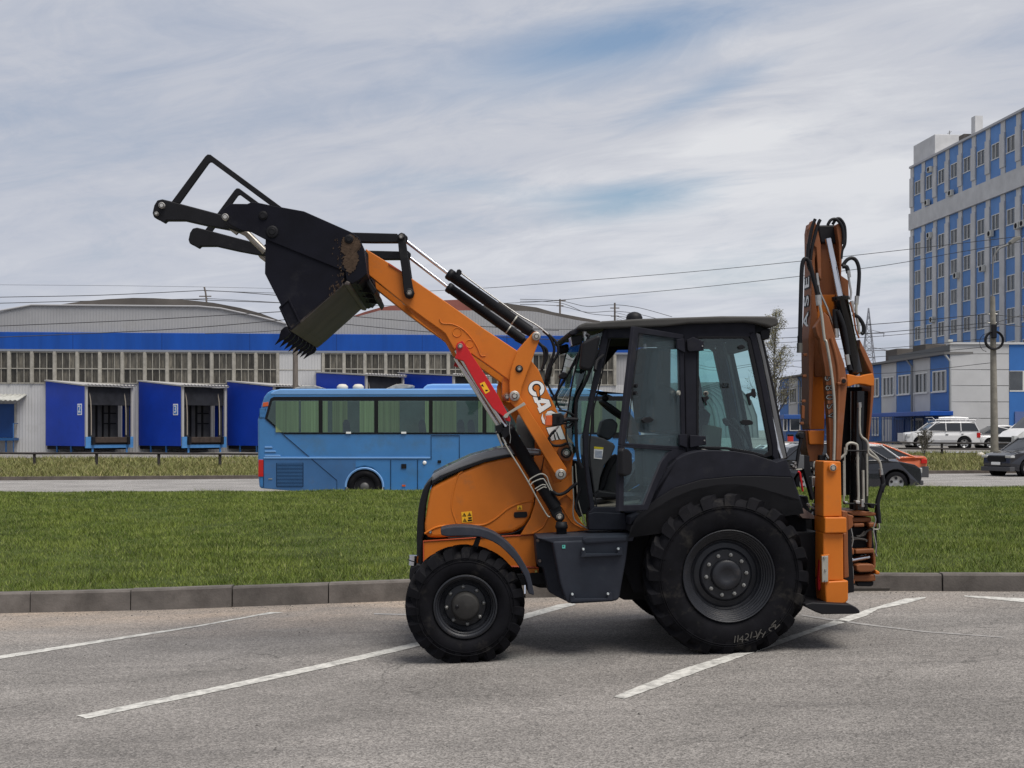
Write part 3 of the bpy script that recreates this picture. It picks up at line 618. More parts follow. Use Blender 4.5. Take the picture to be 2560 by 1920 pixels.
u, z = TW.mp(K_(660, 80)[0], 2.); obj('chimney', MB().box(u - .45, u + .45, 1.6, 2.4, zr + .22, z), tw_grey, r)
u, z = TW.mp(K_(487, 168)[0], 3.); obj('antenna', MB().tube([(u, 3, zr), (u, 3, z)], .06, 5).tube([(u - .5, 3, z - .2), (u + .5, 3, z - .2)], .04, 4), steel, r)
u, z = TW.mp(K_(590, 195)[0], 1.5); obj('roof_unit', MB().box(u - .6, u + .6, 1, 1.9, zr + .22, z), roofd, r, .05)
u, z = TW.mp(K_(408, 215)[0], 1.5); mb = MB(); mb.lathe((u, z - .5), [(.02, 1.4), (.35, 1.25), (.55, 1.0)], 16); mb.tube([(u, 1.5, z - .6), (u, 1.5, zr)], .05, 5); obj('satellite_dish', mb, acm, r, sol=.02)
# ---- two-storey annex: a long wing running away, and its end wall towards the car park
an_grey = mat('annex_grey_panel', (.48, .48, .48), .65, 0, .07, .7, obj_rand=.04); an_blue = mat('annex_blue_panel', (.035, .14, .40), .55, 0, .08, .8, obj_rand=.05); joint = mat('panel_joint', (.12, .125, .13), .8)
glow = mat('annex_glass', (.05, .055, .06), .1, 0, .3, 1.2, spec=.8, obj_rand=.5)
AN = Frame('annex_wing', (29.1 - .054 * 43, 85 + .9985 * 43, .75), math.atan2(-.9985, .054), 'two storey blue and grey office wing running away behind the parked cars', 'building')
r = AN.root; zt = 6.2; Ls = 43.0
obj('wall', MB().box(0, Ls, .1, 12, 0, zt), an_grey, r)
obj('roof_edge', MB().box(-.2, Ls + .1, -.45, 12.2, zt + .002, zt + .16), mat('roof_edge_dark', (.16, .155, .15), .7), r)
WZ = (3.75, .75); WH_ = 1.45
cs = [41.2 - 3.3 * k for k in range(13)]
bp = {}
for k, x in enumerate(cs):
    m_ = an_blue if k % 2 == 0 else an_grey
    for (za, zb_) in ((0, WZ[1]), (WZ[1] + WH_, 2.45), (2.47, WZ[0]), (WZ[0] + WH_, zt)):
        key = (m_.name, za)
        if key not in bp: bp[key] = obj('wall_panel', MB().box(-1.60, 1.60, -.02, .098, za + .008, zb_ - .008), m_, r, loc=(x, 0, 0))
        else: again(bp[key], r, (x, 0, 0))
    for z in WZ:
        key = (m_.name, 's', z)
        if key not in bp: bp[key] = obj('wall_panel', MB().box(-1.60, -1.24, -.02, .098, 0, WH_).box(1.24, 1.60, -.02, .098, 0, WH_), m_, r, loc=(x, 0, z))
        else: again(bp[key], r, (x, 0, z))
f = MB(); wd = 2.44; t = .09
for a in ((-wd/2, wd/2, 0, t), (-wd/2, wd/2, WH_ - t, WH_), (-wd/2, -wd/2 + t, t, WH_ - t), (wd/2 - t, wd/2, t, WH_ - t), (-.42, -.34, t, WH_ - t), (.34, .42, t, WH_ - t)): f.box(a[0], a[1], -.05, .09, a[2], a[3])
f.box(-wd/2 - .08, wd/2 + .08, -.14, -.051, -.05, .04)
proto = None; pm = None
for x in cs:
    for z in WZ:
        if z == .75 and x > 31: continue
        if proto is None: o = proto = obj('window', f, wfr, r, loc=(x, 0, z))
        else: o = again(proto, r, (x, 0, z))
        for xx in (-1.13, -.34, .42):
            if pm is None: p = pm = obj('pane', MB().add([(0, .03, 0), (.71, .03, 0), (.71, .03, 1.27), (0, .03, 1.27)], [(0, 1, 2, 3)]), glow, o, loc=(xx, 0, .09), recalc=False)
            else: again(pm, o, (xx, 0, .09))
for px in L_(1240,250, 1572,160, 275,400): u = AN.mp(px, -.2)[0]; obj('downpipe', MB().tube([(u - .5, -.35, zt), (u, -.18, zt - .5), (u, -.18, 0)], .08, 7), mat('pipe_grey', (.20, .21, .22), .6), r)
obj('canopy', MB().box(32.0, 43.6, -1.6, -.03, 2.12, 2.42), bluew, r, .03)
obj('entrance_wall', MB().box(32.2, 43.0, -.12, -.021, 0, 2.1), mat('entrance_blue', (.02, .06, .19), .6, 0, .1, 1), r)
obj('door', MB().box(33.2, 34.9, -.2, -.121, 0, 2.0), mat('door_navy', (.01, .035, .14), .5), r)
d = obj('glass_entrance', MB().box(36.4, 38.6, -.2, -.121, 0, 2.0), mat('entrance_white', (.30, .30, .31), .5), r); 
for a, b in ((36.5, 37.1), (37.2, 37.8), (37.9, 38.5)): obj('pane', MB().box(a, b, -.21, -.201, .9, 1.85), glow, d)
obj('notice_board', MB().box(39.4, 40.5, -.19, -.121, 1.05, 1.85), mat('notice_light_blue', (.10, .30, .62), .5), r)
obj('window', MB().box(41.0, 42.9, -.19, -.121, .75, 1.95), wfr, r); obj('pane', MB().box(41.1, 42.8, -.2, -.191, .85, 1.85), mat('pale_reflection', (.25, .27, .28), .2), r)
for a in L_(1130,175, 1375,140): u, z = AN.mp(a, 3.); obj('roof_hatch', MB().box(u - 1.4, u + 1.2, 2.4, 4, zt + .17, z + .55), roofd, r, .05)
AF = Frame('annex_end_block', (29.1, 84.99, .75), 0., 'grey panelled end block of the annex with a blue bay, behind the lamp post', 'building')
r = AF.root; ztop = 6.85
obj('wall', MB().box(0.02, 30, .12, 14, 0, ztop), joint, r)
zj = [0, .78] + [AF.mp((2480, 840 + y * .28933))[1] for y in (712, 570, 430, 292, 155)] + [ztop]
xw = AF.mp((2523, 1000))[0]
for a, b in zip(zj[:-1], zj[1:]): obj('wall_panel', MB().box(.0, xw - .015, -.01, .119, a + .02, b - .02), an_grey, r, .01)
obj('parapet', MB().box(-.15, 30, -.12, .3, ztop + .001, ztop + .14), mat('parapet_pale', (.5, .5, .5), .6), r)
zw = [AF.mp((2530, 979))[1], AF.mp((2530, 927))[1]]
obj('wall_panel', MB().box(xw, xw + 4, -.02, .119, 0, zw[0]), an_blue, r); obj('wall_panel', MB().box(xw, xw + 4, -.02, .119, zw[1], ztop), an_blue, r)
o = obj('window', MB().box(xw + .02, xw + 1.0, -.04, .1, zw[0], zw[1]), wfr, r); obj('pane', MB().box(xw + .02, xw + .88, -.05, -.041, zw[0] + .1, zw[1] - .03), glow, o)
obj('door', MB().box(xw + .35, xw + 1.5, -.1, -.021, .1, 2.4), mat('door_pale_blue', (.10, .14, .30), .5), r)
obj('floodlight', MB().box(-.3, .0, -.5, -.2, ztop + .15, ztop + .3), acm, r)
# ---- guard booth, red barrier post
BT = Frame('guard_booth', (22.05, 103, .75), 0., 'small blue guard booth with white framed windows seen between cab and boom', 'booth')
r = BT.root; k_ = crop(1920, 1000, .10852)
bb = mat('booth_blue', (.025, .075, .22), .5, 0, .1, 2)
obj('wall', MB().box(0, 3.2, 0, 2.4, 0, 2.05), bb, r); obj('roof', MB().box(-.25, 3.5, -.4, 2.6, 2.05, 2.4), mat('booth_roof_blue', (.03, .09, .30), .5), r, .03)
for (a, b, c, d_) in ((350, 450, 400, 715), (500, 745, 390, 712)):
    q = BT.mps(k_(a, d_, b, c), -.05); o = obj('window', MB().box(q[0][0], q[1][0], -.06, -.001, q[0][1], q[1][1]), wfr, r)
    obj('pane', MB().box(q[0][0] + .08, q[1][0] - .08, -.07, -.061, q[0][1] + .08, q[1][1] - .08), wgl, o)
t = thing('waste_bin', (21.9, 101.5, .72), 'small red bin with a black lid in front of the blue guard booth', 'bin'); obj('body', MB().box(0, .42, 0, .4, 0, .72), mat('red_plastic', (.5, .03, .02), .5), t, .04); obj('lid', MB().box(-.02, .44, -.02, .42, .72, .86), gasket, t, .03)
# ---- arched hangar behind, seen through the cab
hg = mat('hangar_sheet', (.25, .27, .27), .5, .2, .12, 1)
HG = Frame('arched_hangar', (19, 150, .6), 0., 'arched corrugated metal hangar seen through the cab windows', 'hangar')
pts = [(-6.5, 0)] + [(-1 + 6.2 * math.cos(R(a)) * 1.0, 1.2 + 4.6 * math.sin(R(a))) for a in range(170, -1, -10)] + [(5.2, 0)]
pts = HG.mps(PX(1650,958, 1790,955, 1825,961, 1855,977, 1878,1002, 1892,1040, 1897,1108, 1650,1108)); obj('shell', MB().prism(pts, 0, 25), hg, HG.root)
mb = MB()
for k in range(14):
    sc_ = 1 - k * .05; q = [(pts[0][0] + (x - pts[0][0]) * sc_, -.05, z * (1 - k * .0)) for x, z in pts[1:7]]
    q = [(x - k * .05, y, z * sc_ ** .3) for x, y, z in q]; mb.tube([Vector(a) for a in q], .05, 4)
obj('ribs', mb, mat('hangar_rib', (.16, .18, .18), .6), HG.root)
# ================================================================== FENCE, RAILS, POLES, WIRES, TREES
def gz(X, Y):
    if Y < edgeY(X) + .2: return roadz(X, Y)
    return bankz(X, Y) if Y < edgeY(X) + 14.8 else yardz(X, Y)
navy = mat('fence_navy', (.02, .045, .13), .5)
FN = Frame('yard_fence', (21.9, 89, .85), 0., 'dark blue upright bar fence in front of the office wing', 'fence')
r = FN.root; x1 = FN.mp((2285, 1050))[0]; zt = FN.mp((2200, 1043))[1]
mb = MB(); n = int(x1 / .19)
for i in range(n): mb.box(i * .19, i * .19 + .035, 0, .035, .1, zt)
tag(obj('bars', mb, navy, r), kind='stuff')
for x in np.arange(0, x1 + .1, 1.52): obj('post', MB().box(x - .05, x + .05, -.05, .06, 0, zt + .08), navy, r)
for z in (.25, zt - .15): obj('rail', MB().box(0, x1, .036, .07, z, z + .06), navy, r)
def rail_fence(posts, name, label, Y, rails, m, ext):
    """low road barrier: posts (photo column, base row), pipe rails at given heights"""
    P = []
    for px, py in posts: X = (px - 1280) / F * Y; P.append((X, Y, gz(X, Y)))
    t = thing(name, P[0], label, 'barrier'); o = Vector(P[0])
    for p in P: obj('post', MB().tube([Vector(p) - o + Vector((0, 0, -.15)), Vector(p) - o + Vector((0, 0, rails[0] + .04))], .07, 8), m, t)
    A = Vector(P[0]) - o + Vector((-ext[0], 0, 0)); B = Vector(P[-1]) - o + Vector((ext[1], 0, 0))
    for h in rails:
        pts = [A + Vector((0, -.08, h))] + [Vector(p) - o + Vector((0, -.08, h + random.uniform(-.02, .02))) for p in P] + [B + Vector((0, -.08, h))]
        obj('rail', MB().tube(pts, .055, 6), m, t)
    return t
rustd = mat('dark_pipe', (.045, .040, .040), .7, 0, .3, 5)
rail_fence([(-70, 0)] + [(86, 0), (241.5, 0), (397, 0), (550, 0), (706, 0)], 'pipe_barrier', 'low dark pipe barrier along the weedy bank in front of the loading docks', 58.5, (.60,), rustd, (6, 6))
rail_fence([(2170, 0), (2354.7, 0), (2540, 0)], 'pipe_barrier', 'low dark pipe barrier in front of the parked white off-road car', 71.0, (.62, .3), rustd, (2, 8))
wood = mat('weathered_pole_wood', (.15, .13, .115), .9, 0, .25, 4, .4, 12, aniso=(6, 6, .6))
conc = mat('pole_concrete', (.21, .195, .165), .9, 0, .22, 3, .4, 14, dirt=(.12, .10, .08), dirt_amt=.3, dirt_scale=2)
# lamp post with cable coil
Y = 60.; X = (2487 - 1280) / F * Y; g0 = gz(X, Y)
t = thing('lamp_post', (X, Y, g0), 'concrete lamp post with a black cable coil beside the white van', 'lamp post')
zt = H + (1075 - 741) / F * Y - g0; dx = (2481.5 - 2487) / F * Y
obj('pole', MB().tube([(0, 0, -.3), (dx, 0, zt)], [.19, .115], 12), conc, t)
a = [wp(q, Y) - Vector((X, Y, g0)) for q in K_(757,1215, 757,1090, 760,990, 775,940, 805,905, 862,882)]
obj('lamp_arm', MB().tube(smooth_path(a, 4), .045, 8), mat('lamp_arm_grey', (.15, .15, .15), .5), t)
hd = [wp(q, Y) - Vector((X, Y, g0)) for q in K_(858,868, 890,838, 928,832, 925,852, 870,885)]
obj('lamp_head', MB().prism([(v.x, v.z) for v in hd], -.16, .16), mat('lamp_head_grey', (.16, .155, .14), .5), t, .03)
c = wp(K_(755, 1487)[0], Y) - Vector((X, Y, g0)); mb = MB()
for k in range(5):
    rr = 1.02 * 21.5 / F * Y * 1.0 + random.uniform(-.03, .03); mb.tube([Vector((c.x + rr * math.cos(a_ * .2618) * .98, -.17 - .03 * k, c.z + rr * math.sin(a_ * .2618))) for a_ in range(25)], .032, 6, False)
obj('cable_coil', mb, gasket, t)
mb = MB(); c2 = wp(K_(715, 1500)[0], Y) - Vector((X, Y, g0)); mb.tube([Vector((c2.x + .33 * math.cos(q * .52), -.1, c2.z + .42 * math.sin(q * .52))) for q in range(10)], .012, 4, False); obj('loose_cable', mb, gasket, t)
obj('junction_box', MB().box(c.x - .13, c.x + .10, -.35, -.12, c.z + .1, c.z + .75), gasket, t, .03)
mb = MB()
for z in (K_(740, 1320), K_(735, 1375)): q = wp(z[0], Y) - Vector((X, Y, g0)); mb.tube([(q.x - .1, 0, q.z), (q.x + .35, 0, q.z)], .03, 5); mb.tube([(q.x - .08, 0, q.z), (q.x - .08, 0, q.z + .12)], .04, 6)
obj('insulator', mb, steel, t)
# utility pole partly hidden by the bucket and the coach
Y = 54.; X = (738.5 - 1280) / F * Y; g1 = gz(X, Y)
t = thing('utility_pole', (X, Y, g1), 'grey brown utility pole standing behind the coach below the bucket', 'pole'); zt = H + (1075 - 762) / F * Y - g1
obj('pole', MB().tube([(0, 0, -.2), (0, 0, zt)], [.135, .10], 10), wood, t); obj('cross_arm', MB().box(-.5, .5, -.05, .05, zt - .5, zt - .4), wood, t)
def roof_pole(px, y0, y1, Y, label, arms, rad=.09):
    X = (px - 1280) / F * Y; za = H + (1075 - y0) / F * Y; zb_ = H + (1075 - y1) / F * Y; t = thing('wire_pole', (X, Y, za), label, 'pole')
    obj('pole', MB().tube([(0, 0, -1.5), (0, 0, zb_ - za)], rad, 6), wood, t)
    for k, (h, wd) in enumerate(arms): obj('cross_arm', MB().box(-wd, wd, -.04, .04, zb_ - za - h, zb_ - za - h + .08), wood, t)
roof_pole(1400, 800, 748, 110, 'thin wire pole rising behind the warehouse roof left of the cab', [(.15, .5), (.6, .3)])
roof_pole(1537, 812, 757, 112, 'wire pole with short cross arms just left of the cab beacon', [(.5, .4), (1.2, .35)])
Y = 84; X = (515 - 1280) / F * Y; t = thing('roof_antenna', (X, Y, H + (1075 - 763) / F * Y), 'bent roof mast with wires on the warehouse above the loading docks', 'antenna')
obj('mast', MB().tube([wp(q, Y) - Vector(t.location) for q in I_(1546,200, 1540,130, 1536,95, 1526,52)], .06, 5), wood, t)
obj('cross_arm', MB().box(-.45, .35, -.03, .03, .55, .62), wood, t)
# overhead wires
wirem = mat('overhead_cable', (.05, .05, .055), .6)
def wire(pts, Y, rad, label, grp='overhead cables crossing the sky'):
    P = [wp(p, y) for p, y in zip(pts, Y if isinstance(Y, (list, tuple)) else [Y] * len(pts))]; o = P[0].copy()
    t = obj('overhead_cable', MB().tube([p - o for p in smooth_path(P, 6)], rad * .8, 5, False), wirem); t.location = o; return tag(t, label, 'cable', grp)
far = 'thin overhead cable sagging across the sky behind the machine'
wire(PX(-300,828, 0,815, 350,800, 738,777), 54, .022, 'dark cable crossing the warehouse gable to the pole, upper of the two')
wire(PX(-300,855, 260,832, 500,818, 738,797), 54, .022, 'dark cable crossing the warehouse gable to the pole, lower of the two')
wire(PX(512,834, 640,830, 738,822), 54, .015, 'short thin cable above the blue band beside the bucket')
wire(PX(738,777, 897,792, 1065,806, 1300,822, 1398,826), 54, .02, 'cable from the bucket side pole passing over the grey gable, upper one')
wire(PX(738,797, 880,812, 1074,830, 1300,845, 1420,850), 54, .02, 'cable from the bucket side pole passing just above the blue band')
wire(PX(1197,816, 1272,818, 1352,822, 1440,824), 70, .02, 'short cable between the bucket cylinders and the cab visor')
wire(PX(-100,747, 0,743, 250,738, 510,726), 84, .03, 'upper cable running left from the bent roof mast'); wire(PX(510,726, 600,731, 760,744), 84, .03, 'upper cable running right from the bent roof mast')
wire(PX(-100,760, 0,758, 200,753, 461,748, 520,747), 84, .03, 'lower cable running left from the bent roof mast'); wire(PX(461,748, 560,752, 760,759), 84, .03, 'lower cable running right from the bent roof mast')
wire(PX(-100,711, 0,712, 350,715, 700,722, 900,735), 120, .018, 'faintest cable high over the warehouse roof')
wire(PX(510,727, 850,735, 1180,722, 1400,706, 1700,682, 2000,653, 2300,620, 2640,580), [84, 88, 90, 85, 80, 75, 70, 62], .022, 'long cable climbing to the right over the cab, highest of them')
wire(PX(515,746, 900,764, 1290,757, 1500,741, 1800,713, 2180,668, 2400,630, 2640,590), [84, 88, 90, 85, 80, 75, 70, 62], .022, 'long cable climbing to the right over the cab, second highest')
for k, (a, b) in enumerate(((822, 811), (846, 833), (858, 842), (905, 893), (868, 872), (912, 934))):
    wire(PX(1537,780 + (a - 820) * .35, 1740,a + 6, 1926,a, 2180,b, 2478,b - 27), [112, 90, 76, 66, 60], .017 if k > 1 else .022, 'cable strung left of the lamp post behind the boom, %s counted from the top' % ['first', 'second', 'third', 'fifth', 'fourth', 'sixth'][k], 'cables between cab and lamp post')
wire(PX(2478,786, 2540,792, 2640,797), 60, .02, 'cable leaving the lamp post to the right, upper one', 'cables right of the lamp post'); wire(PX(2478,806, 2530,814, 2640,824), 60, .02, 'cable leaving the lamp post to the right, middle one', 'cables right of the lamp post'); wire(PX(2478,810, 2540,792, 2640,770), 60, .02, 'cable rising from the lamp post towards the right edge', 'cables right of the lamp post')
for (a, b, c, d_), nm_ in zip(((1399,752, 1536,762), (1399,765, 1536,778), (1399,757, 1536,790)), ('topmost', 'middle', 'lowest')):
    wire([(1300, b - 4), (a, b), ((a + c) / 2, (b + d_) / 2 + 9), (c, d_), (1600, d_ + 8), (1680, d_ + 30)], 111, .03, nm_ + ' sagging cable between the two thin roof poles left of the cab', 'cables between the thin roof poles')
# lattice pylon
PY = 400.; X = (2171.5 - 1280) / F * PY; t = thing('power_pylon', (X, PY, .5), 'distant lattice power pylon between the boom and the office tower', 'pylon'); pm_ = mat('pylon_steel', (.24, .25, .28), .6)
def pz(y): return H + (1075 - y) / F * PY - .5
u = PY / F; mb = MB()
lv = [(770, .5), (805, 4), (835, 7), (865, 10), (895, 13), (915, 15), (1000, 26)]
for sx in (-1, 1):
    for sy in (-1, 1): mb.tube([(sx * w_ * u, sy * w_ * u * .6, pz(y)) for y, w_ in lv], .16, 4)
for (y0, w0), (y1, w1) in zip(lv[:-1], lv[1:]):
    n = max(1, int((y1 - y0) / 14))
    for k in range(n):
        a, b = y0 + (y1 - y0) * k / n, y0 + (y1 - y0) * (k + 1) / n; wa = w0 + (w1 - w0) * k / n; wb = w0 + (w1 - w0) * (k + 1) / n
        mb.tube([(-wa * u, -wa * u * .6, pz(a)), (wb * u, -wb * u * .6, pz(b))], .10, 4); mb.tube([(wa * u, -wa * u * .6, pz(a)), (-wb * u, -wb * u * .6, pz(b))], .10, 4); mb.tube([(-wb * u, -wb * u * .6, pz(b)), (wb * u, -wb * u * .6, pz(b))], .10, 4)
obj('lattice_mast', mb, pm_, t)
for y, w_ in ((833, 40), (876, 50)):
    mb = MB(); mb.tube([(-w_ * u * .7, 0, pz(y)), (w_ * u, 0, pz(y))], .14, 4); mb.tube([(w_ * u, 0, pz(y)), (3 * u, 0, pz(y - 9))], .1, 4); mb.tube([(-w_ * u * .7, 0, pz(y)), (-3 * u, 0, pz(y - 9))], .1, 4)
    for s in (-.68, .95): mb.tube([(w_ * u * s, 0, pz(y)), (w_ * u * s, 0, pz(y + 9))], .12, 4)
    obj('cross_arm', mb, pm_, t)
# bare trees
bark = mat('bare_bark', (.11, .10, .085), .9, 0, .3, 3); budm = mat('spring_buds', (.28, .26, .13), .8, 0, .3, 2)
def tree(name, base, ht, label, cat, n0=26, spread=.34, seed=3, rad=.17, bud=900, bl=.10, up=.75):
    rn = random.Random(seed); t = thing(name, base, label, cat); tr = MB(); tw = MB(); tips = []
    lean = rn.uniform(-.03, .03)
    def P(z): return Vector((lean * z + .12 * math.sin(z * .8 + seed), .1 * math.sin(z * .6), z))
    tr.tube([P(ht * k / 12) for k in range(13)], [rad * (1 - k / 12.6) for k in range(13)], 8)
    for i in range(n0):
        z = ht * (.16 + .80 * (i + rn.random()) / n0); a = rn.uniform(0, 6.28); l = ht * spread * (1.08 - z / ht) * rn.uniform(.6, 1.15) + .3
        q = [P(z)]; d = Vector((math.cos(a), math.sin(a), up)).normalized()
        for k in range(6): d = (d + Vector((rn.uniform(-.25, .25), rn.uniform(-.25, .25), rn.uniform(-.02, .25)))).normalized(); q.append(q[-1] + d * l / 6)
        r0 = rad * .34 * (1.1 - z / ht) + .012
        tr.tube(q, [r0 * (1 - k / 7) for k in range(7)], 5, False)
        for k in range(2, 7):
            for _ in range(4):
                d2 = (d + Vector((rn.uniform(-1, 1), rn.uniform(-1, 1), rn.uniform(-.5, .7)))).normalized(); m2 = q[k] + d2 * l * .18; e = m2 + (d2 + Vector((rn.uniform(-.5, .5), rn.uniform(-.5, .5), -.1))) * l * .16
                tw.tube([q[k], m2, e], [.014, .010, .005], 3, False); tips += [m2, e]
    obj('trunk', tr, bark, t); obj('twigs', tw, bark, t)
    bd = MB()
    for _ in range(bud):
        c = rn.choice(tips) + Vector((rn.gauss(0, .16), rn.gauss(0, .16), rn.gauss(0, .16))); a = Vector((rn.uniform(-1, 1), rn.uniform(-1, 1), rn.uniform(-1, 1))).normalized() * bl; b = a.cross(Vector((rn.random(), rn.random(), 1))).normalized() * bl * .5
        bd.add([c - a * .5, c + b, c + a * .5, c - b], [(0, 1, 2, 3)])
    if bud: tag(obj('crown', bd, budm, t, recalc=False), kind='stuff')
    return t
tree('bare_birch', (24.6, 120, .9), 12.0, 'tall bare birch with pale buds just right of the cab roof', 'tree', 46, .30, 5, .16, 5200, .10, .9)
tree('bare_birch', (16.6, 165, .9), 12.0, 'bare tree far behind the cab windows', 'tree', 30, .34, 9, .16, 2600, .12)
Y = 66.; X = (2313 - 1280) / F * Y; tree('bare_shrub', (X, Y, gz(X, Y)), 1.35, 'thin leafless shrub on the bank in front of the white off-road car', 'shrub', 16, .62, 12, .025, 40, .03, 1.1)
# ================================================================== COACH
busb = mat('coach_blue', (.045, .18, .42), .33, 0, .09, .8, dirt=(.06, .13, .20), dirt_amt=.4, dirt_scale=1.1, coat=.45, bump=.25, bs=1.4, bd=.02)
busr = mat('coach_roof_blue', (.16, .33, .62), .4, 0, .06, 1, coat=.3); busl = mat('coach_lower_blue', (.045, .125, .28), .4, 0, .12, 1.2, dirt=(.07, .10, .15), dirt_amt=.35, dirt_scale=2)
groove = mat('panel_gap', (.008, .02, .05), .8); curtain = mat('green_curtain', (.21, .26, .13), .8, 0, .38, 2, obj_rand=.3, aniso=(9, 1, .1)); busg = glassmat('coach_glass', (.62, .74, .70), 0, 1.5, 1., .10, (.22, .30, .28))
BS = Frame('coach', (-7.1, 36.0, -.08), 0., 'pale blue coach with green curtains driving behind the machine', 'coach')
r = BS.root; mp = BS.mps
body = J_(165,1108, 155,1000, 152,860, 150,520, 165,470, 185,380, 205,320, 235,280, 275,260, 330,254) + PX(1470,974, 1510,978, 1545,992, 1575,1015, 1596,1050, 1606,1100, 1608,1160, 1604,1222, 1560,1230) + J_(1400,1150, 1240,1140, 1225,1060, 1190,990, 1140,945, 1075,928, 1010,945, 950,990, 920,1060, 910,1138, 470,1134)
obj('body', MB().prism(mp(body), 0, 2.45), busb, r, .07, seg=3)
obj('roof_panel', MB().prism(mp(J_(262,282, 300,262, 345,250) + PX(1465,971, 1500,975, 1540,990, 1560,1004) + J_(3360,305, 262,305)), -.012, 2.46), busr, r, .05, seg=3)
obj('lower_panel', MB().prism(mp(J_(207,1104, 205,860, 1000,860, 1000,948, 945,985, 912,1060, 905,1134, 470,1130)), -.012, -.001), busl, r)
obj('belt_moulding', MB().prism(mp(J_(205,838, 1645,838, 1645,852, 205,852)), -.03, -.001), busr, r, .008)
obj('belt_moulding', MB().prism(mp(J_(1912,846, 3400,846, 3400,858, 1912,858)), -.03, -.001), busr, r, .008)
obj('window_band', MB().prism(mp(J_(215,505, 262,335, 290,318, 3330,312, 3330,640, 380,640)), -.016, -.001), gasket, r, .004)
inner_ = mat('coach_interior', (.045, .075, .085), .9, 0, .4, 1.2); seatm = mat('coach_seat_blue', (.02, .03, .06), .9)
wins = [J_(240,505, 280,355, 300,350, 680,350, 680,628, 372,628)] + [J_(a, 352, b, 352, b, 628, a, 628) for a, b in ((715,1160), (1195,1633), (1665,2095), (2130,2565), (2600,3030), (3060,3320))]
cur = [[(310,510), (530,680)], [(716,760), (800,930), (1035,1160)], [(1195,1380), (1600,1633)], [(1665,1870), (2060,2095)], [(2130,2200), (2400,2500)], [(2600,2750), (2950,3030)], [(3060,3130), (3250,3300)]]
for wpts, cc in zip(wins, cur):
    P = mp(wpts); o = obj('window', MB().prism(P, -.024, -.0165), inner_, r)
    for a, b in cc:
        u0, u1 = BS.mp(J_(a, 400)[0])[0], BS.mp(J_(b, 400)[0])[0]; z0, z1 = BS.mp(J_(a, 624)[0])[1], BS.mp(J_(a, 356)[0])[1]; n = max(4, int((u1 - u0) / .06)); V = []
        for i in range(n + 1): u = u0 + (u1 - u0) * i / n; V += [(u, -.030 + (.004 if i % 2 else -.004), z0), (u, -.030 + (.004 if i % 2 else -.004), z1)]
        if a == 310:
            z1 = z1 - .05
        c_ = obj('curtain', MB().add(V, [(2*i, 2*i+2, 2*i+3, 2*i+1) for i in range(n)], True), curtain, o, recalc=False)
    for sx_ in (895, 1550, 1883, 1972, 2230, 2320, 2790, 2870):
        if wpts[-1][0] < J_(sx_, 0)[0][0] < wpts[1][0] + 200 and min(p[0] for p in wpts) < J_(sx_, 0)[0][0] < max(p[0] for p in wpts) - 12:
            ux = BS.mp(J_(sx_, 600)[0])[0]; z0 = BS.mp(J_(0, 626)[0])[1]
            obj('seat_back', MB().prism([(ux, z0), (ux - .02, z0 + .26), (ux + .03, z0 + .36), (ux + .12, z0 + .36), (ux + .17, z0 + .26), (ux + .2, z0)], -.0345, -.0295 + .004), seatm, o)
    obj('pane', MB().add([(x, -.036, z) for x, z in P], [tuple(range(len(P)))]), busg, o, recalc=False)
def gap(path, w_=.018): 
    P = [Vector((x, -.014, z)) for x, z in mp(path)]; return obj('panel_gap', MB().tube(P, w_ / 2, 4), groove, r)
gap(J_(222,512, 600,838, 838,1040, 838,1130)); gap(J_(1652,862, 1652,652, 1896,652, 1896,862, 1896,1130)); gap(J_(1303,862, 1303,1120)); gap(J_(1535,862, 1535,1120)); gap(J_(205,862, 205,1100)); gap(PX(1280,1150, 1280,1225), .02); gap(PX(1400,1150, 1400,1228), .02)
P = mp(J_(315,888, 549,888, 549,1093, 315,1093)); gl = obj('engine_grille', MB().prism(P, -.022, -.013), groove, r, .003)
z0, z1 = P[2][1], P[0][1]
for k in range(17): z = z0 + (z1 - z0) * (k + .3) / 17; obj('louvre', MB().box(P[0][0] + .02, P[1][0] - .02, -.035, -.0225, z, z + (z1 - z0) / 34), busl, gl)
for a, b, y in ((215,275,752), (215,305,788), (215,345,826)): P = mp(J_(a, y - 6, b, y - 6, b + 8, y + 8, a, y + 8)); obj('vent_slot', MB().prism(P, -.02, -.0005), busr, r, .005)
obj('tail_light', MB().prism(mp(J_(160,862, 203,862, 203,1008, 158,1008)), -.02, .12), redlens, r, .01)
obj('marker_light', MB().prism(mp(J_(200,368, 247,362, 244,398, 196,404)), -.02, -.0005), amber, r, .005)
P = mp(J_(172,420, 222,420, 212,500, 165,500)); vg = obj('rear_vent', MB().prism(P, -.012, -.0005), groove, r)
for k in range(7): z = P[2][1] + (P[0][1] - P[2][1]) * (k + .3) / 7; obj('louvre', MB().box(P[3][0] + .02, P[2][0] + .02, -.022, -.0125, z, z + .03), busb, vg)
for q, m_ in ((J_(1394,898, 1438,898, 1438,938, 1394,938), gasket), (J_(1708,866, 1738,866, 1738,890, 1708,890), gasket), (J_(1400,1078, 1430,1078, 1430,1092, 1400,1092), amber), (J_(918,620, 960,620, 960,636, 918,636), white), (J_(1395,620, 1437,620, 1437,636, 1395,636), white), (J_(246,1022, 280,1022, 280,1032, 246,1032), steel)):
    obj('flap' if m_ is gasket else 'side_marker', MB().prism(mp(q), -.045 if m_ is white else -.024, -.0125), m_, r)
c = BS.mp(J_(1595, 888)[0]); obj('fuel_cap', MB().lathe(c, [(0, -.03), (.03, -.035), (.05, -.02), (.055, -.001)], 16), white, r)
c = BS.mp(J_(1075, 1092)[0]); mb = MB()
wc = (c[0], c[1] - .02); s_ = .0113
